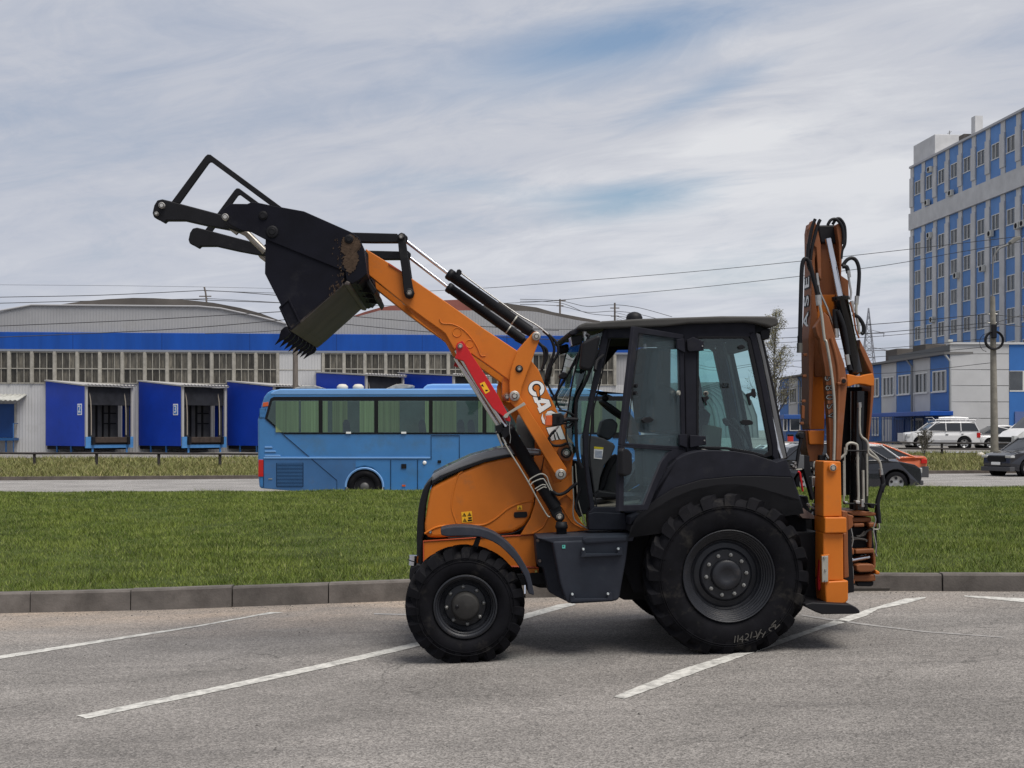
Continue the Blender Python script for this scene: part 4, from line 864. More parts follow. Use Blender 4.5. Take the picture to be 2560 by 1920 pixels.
for cx_ in (wc[0], wc[0] + 5.9):
    arch = MB(); arch.lathe((cx_, wc[1]), [(.50, .0), (.525, -.02), (.55, -.02), (.56, .0)], 40, True, 0, math.pi); obj('wheel_arch', arch, busr, r)
    obj('wheel_well', MB().lathe((cx_, wc[1]), [(0, .05), (.51, .05)], 40, False, 0, math.pi).lathe((cx_, wc[1]), [(.51, .05), (.51, -.002)], 40, True, 0, math.pi), darkm, r)
    wh = bpy.data.objects.new('wheel', None); S.collection.objects.link(wh); wh.parent = r
    obj('tyre', MB().lathe((cx_, wc[1]), [(.28, .03), (.30, -.0), (.38, -.02), (.45, .0), (.48, .05), (.48, .28)], 40), tyrem, wh)
    obj('rim', MB().lathe((cx_, wc[1]), [(.28, .03), (.26, .10), (.14, .14), (.13, .04), (.10, .0), (0, .0)], 32), mat('coach_rim', (.10, .10, .10), .5, .4), wh)
    bm_ = MB()
    for k in range(10): a = k * .628; bm_.lathe((cx_ + .17 * math.cos(a), wc[1] + .17 * math.sin(a)), [(.018, .14), (.018, .10), (0, .10)], 6)
    obj('wheel_nuts', bm_, steel, wh)
obj('air_conditioner_pod', MB().prism(mp(J_(1565,262, 1580,232, 1610,208, 1660,202) + PX(1240,958, 1262,966, 1272,978) + J_(1600,274)), .35, 2.1), busr, r, .05, seg=3)
for q in (J_(470,243, 545,222, 640,220, 712,240, 700,250, 480,250), J_(1262,246, 1340,212, 1390,205, 1495,218, 1490,238, 1400,250, 1270,252)): obj('roof_hatch', MB().prism(mp(q, .6), .6, 1.3), mat('hatch_grey', (.30, .29, .26), .7, 0, .3, 8), r, .02)
for x in (885, 1022): c = BS.mp(J_(x, 238)[0], .8); mb = MB(); z = c[1]; mb.add([(c[0] + rr * math.cos(a * .524), .8 + rr * math.sin(a * .524), z + h) for rr, h in ((.15, -.10), (.15, -.04), (.16, -.02), (.16, .03), (.10, .09), (.03, .10)) for a in range(12)], [(i * 12 + k, i * 12 + (k + 1) % 12, i * 12 + 12 + (k + 1) % 12, i * 12 + 12 + k) for i in range(5) for k in range(12)] + [tuple(60 + k for k in range(12))], True); obj('roof_vent', mb, mat('vent_cream', (.55, .52, .44), .6), r)
# front end: windscreen and mirror as far as the cab lets us see
obj('front_quarter_window', MB().prism(mp(PX(1532,1010, 1560,1014, 1588,1050, 1600,1095, 1532,1095)), -.017, -.001), gasket, r, .004)
obj('mirror', MB().prism(mp(PX(1612,1030, 1628,1026, 1640,1040, 1638,1078, 1620,1082, 1612,1060)), -.35, -.15), busb, r, .03); obj('mirror_arm', MB().tube([(mp(PX(1590,1000))[0][0], -.02, mp(PX(1590,1000))[0][1]), (mp(PX(1620,1024))[0][0], -.25, mp(PX(1620,1024))[0][1])], .025, 6), busb, r)
# ================================================================== CARS
carglass = mat('car_glass', (.012, .014, .017), .05, 0, 0, spec=.9); alloy = mat('alloy_wheel', (.38, .38, .38), .35, .6)
def car(name, loc, ang, label, Lc, prof, green, belt, wheels, wr, W, paint, lower=None, cat='car', extra=None, glass=None, tumble=.17, roofz=None, pillars=()):
    """prof: side outline of the painted body below the belt (x,z); green: outline of the cabin above it"""
    t = thing(name, loc, label, cat, None, ang); hw = W / 2
    def inset(x, z): 
        e = min(x, Lc - x); return hw * (1 - .16 * max(0, 1 - e / .55) ** 2) - .05 * max(0, (.55 - z)) - .03 * max(0, z - .75)
    def loft(pts, f, m, nm, bev=.03, par=t):
        n = len(pts); V = []
        for k in (-1, -.5, .5, 1):
            V += [(x, k * f(x, z) * (1 if abs(k) == 1 else 1.0), z + (.02 if abs(k) < 1 and z > belt - .25 else 0)) for x, z in pts]
        fs = [tuple(range(n)), tuple(range(4 * n - 1, 3 * n - 1, -1))]
        for q in range(3):
            for i in range(n): fs.append((q * n + i, q * n + (i + 1) % n, (q + 1) * n + (i + 1) % n, (q + 1) * n + i))
        return obj(nm, MB().add(V, fs, False), m, par, bev, seg=3)
    arch = []
    bottom = []
    for wx in sorted(wheels, reverse=True):
        bottom += [(wx + (wr + .07) * math.cos(R(a)), max(.2, wr + (wr + .07) * math.sin(R(a)))) for a in range(-20, 201, 20)]
    loft(prof + bottom, inset, paint, 'body')
    zr_ = max(z for x, z in green)
    def fg(x, z): return inset(max(.6, min(Lc - .6, x)), belt) * (1 - tumble * (z - belt) / max(.2, zr_ - belt)) - .012
    cabin = loft(green, fg, glass or carglass, 'windows', .015)
    tops = [p for p in green if p[1] > zr_ - .10]; xa, xb = min(p[0] for p in tops), max(p[0] for p in tops); wr_ = fg(1, zr_) + .012
    n = 9; V = []
    for i in range(n):
        x = xa - .06 + (xb - xa + .12) * i / (n - 1); z = float(np.interp(x, [p[0] for p in sorted(tops)], [p[1] for p in sorted(tops)])) - (.03 if i in (0, n - 1) else 0)
        V += [(x, -wr_ - .012, z - .05), (x, -wr_ + .05, z + .02), (x, 0, z + .045), (x, wr_ - .05, z + .02), (x, wr_ + .012, z - .05)]
    obj('roof', MB().add(V, [(5*i+j, 5*i+j+1, 5*i+j+6, 5*i+j+5) for i in range(n - 1) for j in range(4)], True), paint, t, sol=.02)
    gs = sorted(green); 
    for s in (-1, 1):
        mbp = MB()
        lowl = [p for p in green if p[1] <= belt + .03]; fx, rx = min(p[0] for p in lowl), max(p[0] for p in lowl)
        for (x0_, x1_) in ((fx, xa), (rx, xb)) + tuple(pillars): obj('pillar', MB().tube([(x0_, s * (fg(1, belt) + .008), belt), (x1_, s * (fg(1, zr_) + .008), zr_ - .03)], .035, 6), paint, t)
    for wx in wheels:
        for s in (-1, 1):
            wh = bpy.data.objects.new('wheel', None); S.collection.objects.link(wh); wh.parent = t; y = s * hw * .985
            obj('tyre', MB().lathe((wx, wr), [(wr * .64, y), (wr * .9, y), (wr, y - s * .03), (wr, y - s * .2), (wr * .6, y - s * .2)], 28), tyrem, wh)
            rm = MB(); rm.lathe((wx, wr), [(wr * .66, y), (wr * .6, y - s * .04), (wr * .18, y - s * .03), (0, y - s * .02)], 28)
            obj('rim', rm, alloy, wh); sl = MB()
            for k in range(5):
                a = k * 1.257 + .3; c0 = Vector((wx + wr * .42 * math.cos(a), y - s * .022, wr + wr * .42 * math.sin(a))); sl.lathe((c0.x, c0.z), [(0, y - s * .01), (wr * .13, y - s * .01)], 8, False)
            obj('rim_opening', sl, darkm, wh)
            obj('wheel_well', MB().lathe((wx, wr), [(0, y - s * .22), (wr + .09, y - s * .22), (wr + .09, y - s * .03)], 24), darkm, t)
    if lower: 
        for nm, m_, b in lower: obj(nm, MB().box(*b), m_, t, .02)
    return t
def profile(Lc, hood, belt, tail, nose=.35, deck=None):
    return None
silver = mat('silver_car_paint', (.42, .42, .43), .3, .3, .05, 2, coat=.5); darkc = mat('dark_car_paint', (.022, .023, .03), .25, .3, .05, 2, coat=.8)
orangec = mat('orange_car_paint', (.55, .13, .05), .3, 0, .05, 2, coat=.5); whitec = mat('white_car_paint', (.60, .60, .60), .35, 0, .04, 2, coat=.4); greenc = mat('green_livery', (.03, .30, .20), .4)
greyp_ = mat('bumper_grey', (.06, .06, .065), .6)
# dark crossover behind the stabiliser, nose to the right (x runs front -> back; rot 180 turns it round)
Y = 39.5; X = (2297 - 1280) / F * Y - .2
hb = [(.05, .30), (0, .55), (.05, .78), (.25, .90), (.75, 1.00), (1.12, 1.04), (4.0, 1.06), (4.25, 1.0), (4.32, .75), (4.32, .35)]
car('crossover', (X, Y - .2, -.02), R(180), 'dark crossover facing right behind the orange stabiliser leg', 4.32, hb, [(1.05, 1.03), (1.85, 1.50), (2.4, 1.56), (3.6, 1.53), (4.0, 1.40), (4.22, 1.03)], 1.03, (.82, 3.5), .345, 1.8, darkc,
    [('headlight', lensw, (-.01, .35, .52, .74, .64, .80)), ('headlight', lensw, (-.01, .35, -.74, -.52, .64, .80)), ('bumper', greyp_, (-.06, .2, -.7, .7, .28, .42))], pillars=((2.5, 2.55), (3.4, 3.4)))
# pale car left of the boom
Y = 44.; X = (1962 - 1280) / F * Y
car('hatchback', (X - .1, Y, -.05), 0, 'silver hatchback seen in the gap between cab and boom', 3.9, [(.05, .30), (0, .55), (.06, .80), (.35, .95), (.9, 1.02), (3.7, 1.02), (3.88, .8), (3.9, .35)], [(.75, 1.0), (1.4, 1.40), (1.9, 1.48), (3.2, 1.45), (3.8, 1.02)], 1.0, (.75, 3.1), .32, 1.7, silver)
# orange, green and white livery sedan, tail to the right
Y = 47.2; X = (2312 - 1280) / F * Y - .15; 
sed = [(.06, .28), (0, .5), (.05, .72), (.35, .82), (1.15, .92), (3.85, .98), (4.05, .96), (4.42, .98), (4.5, .9), (4.48, .35)]
t = car('sedan', (X - 4.5, Y, -.02), 0, 'orange, green and white sedan whose tail shows right of the boom', 4.5, sed, [(1.05, .90), (1.75, 1.34), (2.2, 1.44), (2.9, 1.42), (3.4, 1.28), (4.05, .96)], .93, (.85, 3.45), .32, 1.74, orangec, [('bumper', greyp_, (4.15, 4.55, -.78, .78, .22, .62)), ('tail_light', redlens, (4.25, 4.47, -.84, -.62, .72, .88)), ('tail_light', redlens, (4.25, 4.47, .62, .84, .72, .88))], pillars=((2.55, 2.55),))
obj('white_wave', MB().prism([(3.05, .93), (3.15, .95), (3.35, .80), (3.4, .60), (3.25, .45), (2.2, .42), (1.0, .42), (1.0, .88)], -.885, -.872), whitec, t)
obj('green_wave', MB().prism([(1.4, .90), (2.2, .92), (2.8, .74), (3.1, .50), (2.5, .45), (1.9, .62), (1.4, .8)], -.898, -.886), greenc, t)
# white off-road car with a roof rack
Y = 78.; X = (2257 - 1280) / F * Y
sv = [(.05, .42), (-.02, .60), (.04, .88), (.3, 1.02), (1.25, 1.14), (4.38, 1.16), (4.42, .9), (4.42, .45)]
t = car('off_road_car', (X, Y, gz(X, Y) - .02), 0, 'white off-road car with a loaded roof rack and spare wheel at the back', 4.55, sv, [(1.12, 1.12), (1.78, 1.58), (1.95, 1.65), (4.1, 1.65), (4.34, 1.14)], 1.12, (.82, 3.45), .385, 1.75, whitec,
    [('bull_bar', silver, (-.16, -.02, -.55, .55, .50, 1.0)), ('headlight', lensw, (-.0, .2, -.83, -.55, .78, .95)), ('tail_light', redlens, (4.2, 4.44, -.83, -.70, .72, 1.02)), ('side_step', silver, (1.3, 2.95, -.93, -.78, .30, .38)), ('sill_stripe', silver, (1.25, 3.0, -.885, -.86, .42, .60)), ('door_handle', gasket, (2.3, 2.48, -.895, -.87, .88, .93)), ('door_handle', gasket, (3.25, 3.4, -.895, -.87, .92, .96))], cat='car', tumble=.12, pillars=((2.35, 2.35), (3.25, 3.25)))
obj('spare_wheel', MB().lathe((0, 0), [(0, 0), (.3, 0), (.36, .05), (.36, .2), (.3, .24)], 28), whitec, t, loc=(4.5, 0, 1.0)).rotation_euler = (0, 0, R(90))
rk = MB()
for y in (-.6, .6): rk.tube([(1.75, y, 1.80), (4.25, y, 1.80)], .03, 6)
for x in (1.8, 2.4, 3.0, 3.6, 4.2): rk.tube([(x, -.62, 1.70), (x, -.62, 1.80), (x, .62, 1.80), (x, .62, 1.70)], .022, 6)
rk.tube([(1.75, -.6, 1.80), (1.6, -.6, 1.95), (1.6, .6, 1.95)], .02, 6); rk.tube([(4.25, -.6, 1.80), (4.4, -.6, 1.92)], .02, 6)
obj('roof_rack', rk, silver, t); obj('wrapped_load', MB().tube([(2.1, -.25, 1.89), (2.6, -.25, 1.9), (3.3, -.22, 1.9), (3.9, -.25, 1.88)], [.08, .1, .1, .07], 8), whitec, t)
# white sedan and black car behind the lamp post, white van and dark crossover at the right edge
Y = 80.; X = (2443 - 1280) / F * Y
car('sedan', (X + 3.9, Y, gz(X, Y) - .05), R(180), 'white sedan parked behind the lamp post', 4.3, [(.06, .28), (0, .5), (.05, .72), (.35, .84), (1.15, .94), (4.1, .98), (4.3, .88), (4.3, .35)], [(1.0, .92), (1.75, 1.36), (2.2, 1.45), (3.0, 1.42), (3.9, .97)], .93, (.82, 3.4), .32, 1.7, whitec, [('headlight', lensw, (-.01, .25, .5, .78, .6, .76))])
Y = 86.; X = (2492 - 1280) / F * Y
car('sedan', (X, Y, gz(X, Y) + .05), R(10), 'black car partly hidden behind the white van', 4.4, [(.06, .28), (0, .5), (.05, .72), (.35, .90), (1.15, 1.0), (4.1, 1.0), (4.3, .88), (4.3, .35)], [(.9, .98), (1.6, 1.38), (2.2, 1.5), (3.0, 1.46), (3.9, 1.0)], .97, (.82, 3.4), .32, 1.7, darkc)
Y = 72.; X = (2512 - 1280) / F * Y
t = car('van', (X, Y, gz(X, Y) - .02), R(14), 'white van with a black grille at the right edge of the yard', 5.0, [(.05, .30), (0, .62), (.06, .95), (.5, 1.25), (1.0, 1.42), (4.9, 1.45), (5.0, 1.2), (5.0, .4)], [(.95, 1.38), (1.75, 2.05), (2.1, 2.2), (4.8, 2.2), (4.95, 1.42)], 1.4, (.85, 4.0), .34, 1.9, whitec, [('grille', gasket, (-.05, .1, -.55, .55, .68, .95)), ('bumper', greyp_, (-.08, .25, -.88, .88, .22, .60)), ('headlight', lensw, (-.02, .3, -.88, -.62, .72, 1.02)), ('headlight', lensw, (-.02, .3, .62, .88, .72, 1.02))], 'van', tumble=.08)
Y = 54.; X = (2491 - 1280) / F * Y
t = car('crossover', (X, Y, roadz(X, Y) - .0), R(22), 'black crossover with a white number plate at the right edge of the road', 4.4, [(.05, .30), (0, .55), (.03, .86), (.25, .95), (.75, 1.02), (1.12, 1.07), (4.0, 1.06), (4.35, 1.0), (4.4, .35)], [(1.05, 1.04), (1.9, 1.58), (2.5, 1.64), (3.6, 1.6), (4.3, 1.05)], 1.04, (.82, 3.5), .35, 1.85, darkc,
    [('number_plate', white, (-.05, -.03, -.26, .26, .48, .60)), ('headlight', lensw, (-.03, .2, -.86, -.52, .78, .88)), ('headlight', lensw, (-.03, .2, .52, .86, .78, .88)), ('grille', gasket, (-.03, .02, -.5, .5, .62, .86)), ('bumper', greyp_, (-.07, .2, -.85, .85, .22, .40))])
# pale car behind the cab, seen through its rear windows, and a pale stone on the bank
Y = 50.; X = (1806 - 1280) / F * Y
car('sedan', (X, Y, roadz(X, Y)), 0, 'white sedan seen through the rear cab window', 4.1, [(.06, .28), (0, .5), (.05, .72), (.35, .84), (1.15, .92), (3.9, .96), (4.1, .88), (4.1, .35)], [(.95, .90), (1.65, 1.32), (2.1, 1.4), (2.9, 1.38), (3.7, .96)], .92, (.8, 3.2), .31, 1.7, whitec)
X = (2452 - 1280) / F * 70.5; o = obj('pale_stone', MB().lathe((0, 0), [(.0, -.16), (.12, -.14), (.22, -.05), (.25, .1)], 14), mat('pale_stone_grey', (.5, .46, .38), .9, 0, .2, 8)); o.rotation_euler = (R(-90), 0, 0); o.location = (X, 70.5, gz(X, 70.5) + .03); tag(o, 'small pale dome of stone lying at the yard edge near the lamp post', 'stone')
# ================================================================== BACKHOE LOADER
BH = Frame('backhoe_loader', (0.70, 11.83, 0.), R(3), 'orange backhoe loader with raised black bucket and folded rear boom', 'backhoe loader')
root = BH.root; m = BH.mps; m1 = BH.mp
def pr(name, P, v0, v1, mt, par=None, bevel=.004, mirror=False, tv=None, label=None, seg=2):
    q = m(P, v0 if tv is None else tv); o = obj(name, MB().prism(q, v0, v1), mt, par or root, bevel, seg=seg)
    if label: tag(o, label)
    if mirror: obj(name, MB().prism(q, -v0, -v1), mt, par or root, bevel, seg=seg)
    return o
def p3(p, v): q = m1(p, v); return Vector((q[0], v, q[1]))
def tb(name, P, v, r, mt, par=None, n=8, smooth=0, mirror=False, label=None):
    vv = v if isinstance(v, (list, tuple)) else [v] * len(P)
    path = [p3(p, a) for p, a in zip(P, vv)]
    if smooth: path = smooth_path(path, smooth)
    o = obj(name, MB().tube(path, r, n), mt, par or root)
    if label: tag(o, label)
    if mirror: obj(name, MB().tube([Vector((q.x, -q.y, q.z)) for q in path], r, n), mt, par or root)
    return o
def rd(px, v): return px / F * (11.83 + v)          # radius of so many photo pixels at that depth
def pin(name, p, v, rpx, mt=None, h=.03, par=None, ringpx=0, mirror=False, rm=None):
    c = m1(p, v); r_ = rd(rpx, v)
    for s in ((1, -1) if mirror else (1,)):
        mb = MB().lathe(c, [(0, s * (v - h)), (r_ * .82, s * (v - h)), (r_, s * (v - h + .006)), (r_, s * (v + .02))], 24, False)
        o = obj(name, mb, mt or pinm, par or root)
        if rpx > 4: obj('pin_groove', MB().lathe(c, [(r_ * .62, s * (v - h - .0015)), (r_ * .80, s * (v - h - .0015))], 24, False), black, o, recalc=False)
        if ringpx:
            R2 = rd(ringpx, v); obj('pin_boss', MB().lathe(c, [(r_ * .98, s * (v - h * .75)), (R2 * .93, s * (v - h * .75)), (R2, s * (v - h * .5)), (R2, s * (v + .02))], 28, True), rm or black, o)
    return o
# ---- wheels
def wheel(center, v_out, side, Rt, Wd, rimR, lugs, lugh, rear, name_label=None):
    cu, cz = center; W_ = bpy.data.objects.new('wheel', None); S.collection.objects.link(W_); W_.parent = root; W_.location = (cu, v_out * side, cz)
    if name_label: tag(W_, name_label)
    # local: outer face at y=0 and the tyre extends inwards (+y for the near side)
    k = -side if side > 0 else 1; k = 1 if side < 0 else -1      # side -1 = near
    Rb = Rt - lugh; sh = Rb - .035
    prof = [(rimR - .01, .06), (rimR + .012, .035), (rimR + .03, .022), (rimR + (sh - rimR) * .35, .004), (rimR + (sh - rimR) * .62, .0), (rimR + (sh - rimR) * .85, .012), (sh, .03), (Rb - .012, .055), (Rb, .10), (Rb + .004, Wd / 2)]
    prof = [(a, b * k) for a, b in prof + [(a, Wd - b) for a, b in prof[::-1][1:]]]
    t = MB().lathe((0, 0), prof, 96)
    for s in (0, 1):
        for i in range(lugs):
            a0 = 2 * math.pi * (i + .5 * s) / lugs
            def pt(rad, ang, y): yy = y if s == 0 else Wd - y; return Vector((rad * math.cos(ang), yy * k, rad * math.sin(ang)))
            da = 2 * math.pi / lugs * (.95 if rear else .72) * k; lw = (.44 if rear else .47) * 2 * math.pi / lugs
            sec = [(Wd * .53, 0, Rt, .75), (Wd * .30, .45, Rt - .001, .9), (Wd * .13, .86, Rt - .006, 1.05), (.035, 1.0, Rt - .022, 1.15), (.006, 1.05, Rt - .075 - (.03 if rear else .015), 1.1), (.004, 1.08, Rt - .115 - (.05 if rear else .0), .9)]
            V = []; 
            for (y, f_, rad, wv) in sec:
                ang = a0 + da * f_; h_ = lw * wv / 2; dpt = .05 if y > .03 else .03
                yin = y if y > .03 else y + .035
                if y > .03: V += [pt(rad, ang - h_ * .86, y), pt(rad, ang + h_ * .86, y), pt(rad - lugh - .02, ang + h_ * 1.15, y), pt(rad - lugh - .02, ang - h_ * 1.15, y)]
                else: V += [pt(rad, ang - h_ * .86, y), pt(rad, ang + h_ * .86, y), pt(rad - .02, ang + h_ * 1.1, yin), pt(rad - .02, ang - h_ * 1.1, yin)]
            n = len(sec); fs = [(0, 1, 2, 3), tuple((n - 1) * 4 + j for j in (3, 2, 1, 0))]
            for q in range(n - 1):
                for j in range(4): fs.append((q * 4 + j, q * 4 + (j + 1) % 4, q * 4 + 4 + (j + 1) % 4, q * 4 + 4 + j))
            t.add(V, fs)
    obj('tyre', t, tyrem, W_, recalc=True)
    # side-wall ring moulding
    rg = MB()
    for rr in ((sh - .03, sh - .045) if rear else (sh - .02, sh - .05)): rg.lathe((0, 0), [(rr - .004, .006 * k), (rr, -.002 * k), (rr + .004, .006 * k)], 80)
    obj('sidewall_bead', rg, tyrem, W_)
    if rear:
        rp = [(rimR + .012, .045), (rimR + .016, .016), (rimR + .010, .008), (rimR + .002, .012), (rimR - .004, .034)]
        for q in range(5): rp += [(rimR - .008 - q * .014, .036 + q * .024), (rimR - .016 - q * .014, .038 + q * .024), (rimR - .017 - q * .014, .054 + q * .024)]
        rp += [(rimR - .082, .165), (rimR - .092, .175), (rimR - .11, .165), (rimR - .15, .155), (.225, .15), (.215, .135), (.205, .128), (.135, .126)]
        hub = [(.135, .13), (.130, .10), (.118, .088), (.06, .084), (.055, .088), (0, .088)]; nb, rb, yb = 10, rd(51, -.95), .126
    else:
        rp = [(rimR + .01, .045), (rimR + .012, .016), (rimR - .002, .012), (rimR - .008, .035), (rimR - .02, .042), (rimR - .024, .07), (rimR - .036, .078), (rimR - .045, .125), (rimR - .07, .14), (rimR - .085, .13), (.12, .12)]
        hub = [(.120, .135), (.120, .045), (.108, .012), (.095, .005), (0, .0)]; nb, rb, yb = 8, rd(46.5, -.95), .13
    obj('rim', MB().lathe((0, 0), [(a, b * k) for a, b in rp], 96, False), rimm, W_, bevel=.0015)
    obj('hub_cap', MB().lathe((0, 0), [(a, b * k) for a, b in hub], 40), rimm if rear else hubm, W_)
    obj('rim_back', MB().lathe((0, 0), [(0, (Wd - .1) * k), (rimR, (Wd - .1) * k)], 40), rimm, W_)
    bp_ = None
    for i in range(nb):
        a = 2 * math.pi * (i + .15) / nb
        if bp_ is None:
            b_ = MB().lathe((0, 0), [(0, -.036 * k), (.008, -.036 * k), (.009, -.018 * k), (.0165, -.016 * k), (.018, 0)], 6, False) if rear else MB().lathe((0, 0), [(0, -.03 * k), (.010, -.028 * k), (.0175, -.018 * k), (.018, 0)], 12, True)
            bp_ = obj('wheel_bolt', b_, mat('bolt_steel', (.26, .26, .25), .4, .5, .2, 30), W_, loc=(rb * math.cos(a), yb * k, rb * math.sin(a)))
        else: again(bp_, W_, (rb * math.cos(a), yb * k, rb * math.sin(a)))
    if not rear: obj('hub_plug', MB().lathe((-.07, .005), [(0, -.008 * k), (.010, -.008 * k), (.016, .002 * k)], 12), gasket, W_)
    return W_
cf = m1((1162.8, 1511.5), -.92); cr = m1((1810, 1434), -.92)
Rf = rd(148.5, -.92); Rr = rd(205.5, -.92)
wheel(cf, 1.075, -1, Rf, .33, rd(76, -1.05), 19, .042, False); wheel(cf, 1.075, 1, Rf, .33, rd(76, -1.05), 19, .042, False)
wr_near = wheel(cr, 1.13, -1, Rr, .44, rd(112.5, -1.1), 20, .044, True); wheel(cr, 1.13, 1, Rr, .44, rd(112.5, -1.1), 20, .044, True)
chalk = mat('chalk_mark', (.07, .066, .06), .9)
for ch, p, a in (('1', (985,1390), -8), ('1', (1010,1385), -6), ('4', (1040,1387), -4), ('2', (1085,1370), -12), ('1', (1120,1355), -14), ('K', (1165,1350), 150), ('H', (1210,1335), 150), ('2', (1290,1290), 140), ('M', (1325,1265), 135)):
    q = p3(H_(*p)[0], -1.134); a = R(a); o = obj('chalk_mark', text_mb(ch, .085, (0, 0, 0), (math.cos(a), 0, math.sin(a)), (-math.sin(a), 0, math.cos(a)), 0), chalk, wr_near); o.location = (q.x - cr[0], -.006, q.z - cr[1])
# ---- axles and chassis
obj('front_axle', MB().box(cf[0] - .09, cf[0] + .09, -.78, .78, cf[1] - .09, cf[1] + .09), black, root, .03)
obj('rear_axle', MB().box(cr[0] - .16, cr[0] + .16, -.75, .75, cr[1] - .16, cr[1] + .16), black, root, .05)
pr('chassis', PX(1060,1330, 1560,1330, 1560,1240, 2020,1240, 2060,1500, 1560,1500, 1500,1470, 1350,1470, 1200,1420, 1080,1400), -.36, .36, black, bevel=.01, tv=-.36)
pr('chassis_beam', Y_(1480,920, 1760,905, 1770,1005, 1500,1025), -.50, -.40, black, mirror=True)
# ---- hood, grille, lower frame, loader tower
HS = Y_(655,520, 655,470, 690,250, 712,150, 735,125, 800,90, 975,0) + C_(700,848, 870,808, 960,790, 1110,800, 1135,1000, 1130,1130, 1110,1230, 1080,1310, 1030,1380, 940,1430, 800,1447, 300,1476, 240,1472, 210,1445)
hood = pr('hood_side', HS, -.445, .445, orange, bevel=.03, seg=3)
gv = -.447
tb('hood_crease', C_(205,1440, 330,1380, 560,1372, 700,1365, 800,1310, 900,1230, 1020,1180, 1110,1170), gv + .002, .010, orange, hood, 8, 5)
tb('hood_crease', C_(470,1355, 430,1230, 440,1100, 480,960, 520,925), gv + .006, .010, orange, hood, 8, 5)
tb('hood_seam', C_(1118,1000, 1128,1120, 1112,1230, 1080,1315, 1030,1385, 940,1435, 800,1452, 400,1478), -.452, .0065, gasket, hood, 6, 5)
pr('hood_latch', C_(950,1262, 1050,1258, 1056,1272, 1056,1296, 1045,1308, 955,1310, 945,1298, 945,1274), -.455, -.44, gasket, hood, .003)
pin('bolt', C_(252,1428)[0], -.447, 4.2, steel, .012, hood)
pr('hood_top', C_(262,965, 275,945, 400,880, 600,790, 850,722, 925,712, 1100,735, 1170,742, 1170,795, 1090,790, 870,800, 700,832, 500,902, 330,972, 268,1020), -.45, .45, hoodtop, hood, .02, seg=3)
pr('hood_rubber_strip', C_(268,1000, 500,898, 700,828, 870,790, 1000,775, 1000,792, 870,812, 700,850, 500,920, 330,990, 262,1040), -.462, -.44, gasket, hood, .004)
pr('grille', Y_(583,560, 588,440, 598,330, 615,240, 640,160, 680,100, 720,62, 716,125, 700,160, 680,240, 660,340, 650,470, 650,560, 640,600, 645,840, 590,850, 583,720), -.43, .43, gasket, bevel=.03, seg=3)
pr('warning_sticker', C_(508,1262, 596,1253, 603,1342, 515,1350), -.4485, -.446, yellow, hood, 0)
def tri(cx, cy, s, v, C): 
    P = C(cx, cy - s, cx + s, cy + s * .75, cx - s, cy + s * .75); P2 = C(cx, cy - s * .55, cx + s * .62, cy + s * .5, cx - s * .62, cy + s * .5)
    obj('warning_symbol', MB().ring(m(P, v), m(P2, v), v - .001, v), blackv, hood); pr('warning_symbol', C(cx - s * .15, cy - s * .1, cx + s * .2, cy - s * .2, cx + s * .25, cy + s * .4, cx - s * .2, cy + s * .35), v - .001, v, blackv, hood, 0)
tri(533, 1284, 17, -.4495, C_); tri(576, 1280, 17, -.4495, C_); tri(537, 1328, 17, -.4495, C_)
pr('warning_symbol', C_(565,1305, 595,1302, 596,1312, 585,1318, 566,1318), -.4505, -.4495, blackv, hood, 0); pr('warning_symbol', C_(562,1325, 598,1322, 599,1335, 563,1338), -.4505, -.4495, blackv, hood, 0)
pr('warning_sticker', C_(972,1208, 1012,1206, 1014,1243, 974,1245), -.4585, -.4475, yellow, hood, 0); tri(993, 1228, 14, -.4595, C_)
lf = pr('lower_frame', Y_(643,622, 1100,592, 1650,562, 1662,858, 1420,852, 1300,800, 645,835), -.47, .47, orange, bevel=.006)
edg = mat('frame_edge_orange', (.42, .07, .025), .45)
tb('frame_edge', Y_(646,830, 644,624, 1100,594, 1655,564), -.475, .006, edg, lf, 6); tb('frame_edge', Y_(1430,852, 1680,862), -.475, .008, edg, lf, 6)
pr('step_bracket', Y_(1528,868, 1685,872, 1680,922, 1562,938, 1530,900), -.475, -.455, orange, lf); pin('bolt', Y_(1658,895)[0], -.476, 3.6, mat('yellow_zinc', (.45, .40, .12), .4, .5), .012, lf)
tower = pr('loader_tower', C_(1112,800, 1190,790, 1240,870, 1290,760, 1440,740, 1425,900, 1420,1000, 1440,1100, 1455,1250, 1500,1340, 1570,1412, 1400,1428, 1105,1445, 1000,1452, 1080,1320, 1120,1200, 1135,1100), -.50, -.45, orange, bevel=.005, mirror=True)
pr('tower_outer_plate', C_(1190,860, 1240,930, 1270,1020, 1330,1010, 1400,960, 1430,900, 1440,1100, 1440,1180, 1380,1120, 1300,1180, 1230,1250, 1180,1000), -.54, -.505, orange, bevel=.006, mirror=True)
tb('press_line', C_(1100,1440, 1180,1390, 1215,1330, 1260,1240, 1330,1210, 1380,1280, 1430,1350, 1520,1400), -.502, .007, orange, tower, 6, 5)
tb('press_line', C_(1195,800, 1170,930), -.503, .004, gasket, tower, 6)
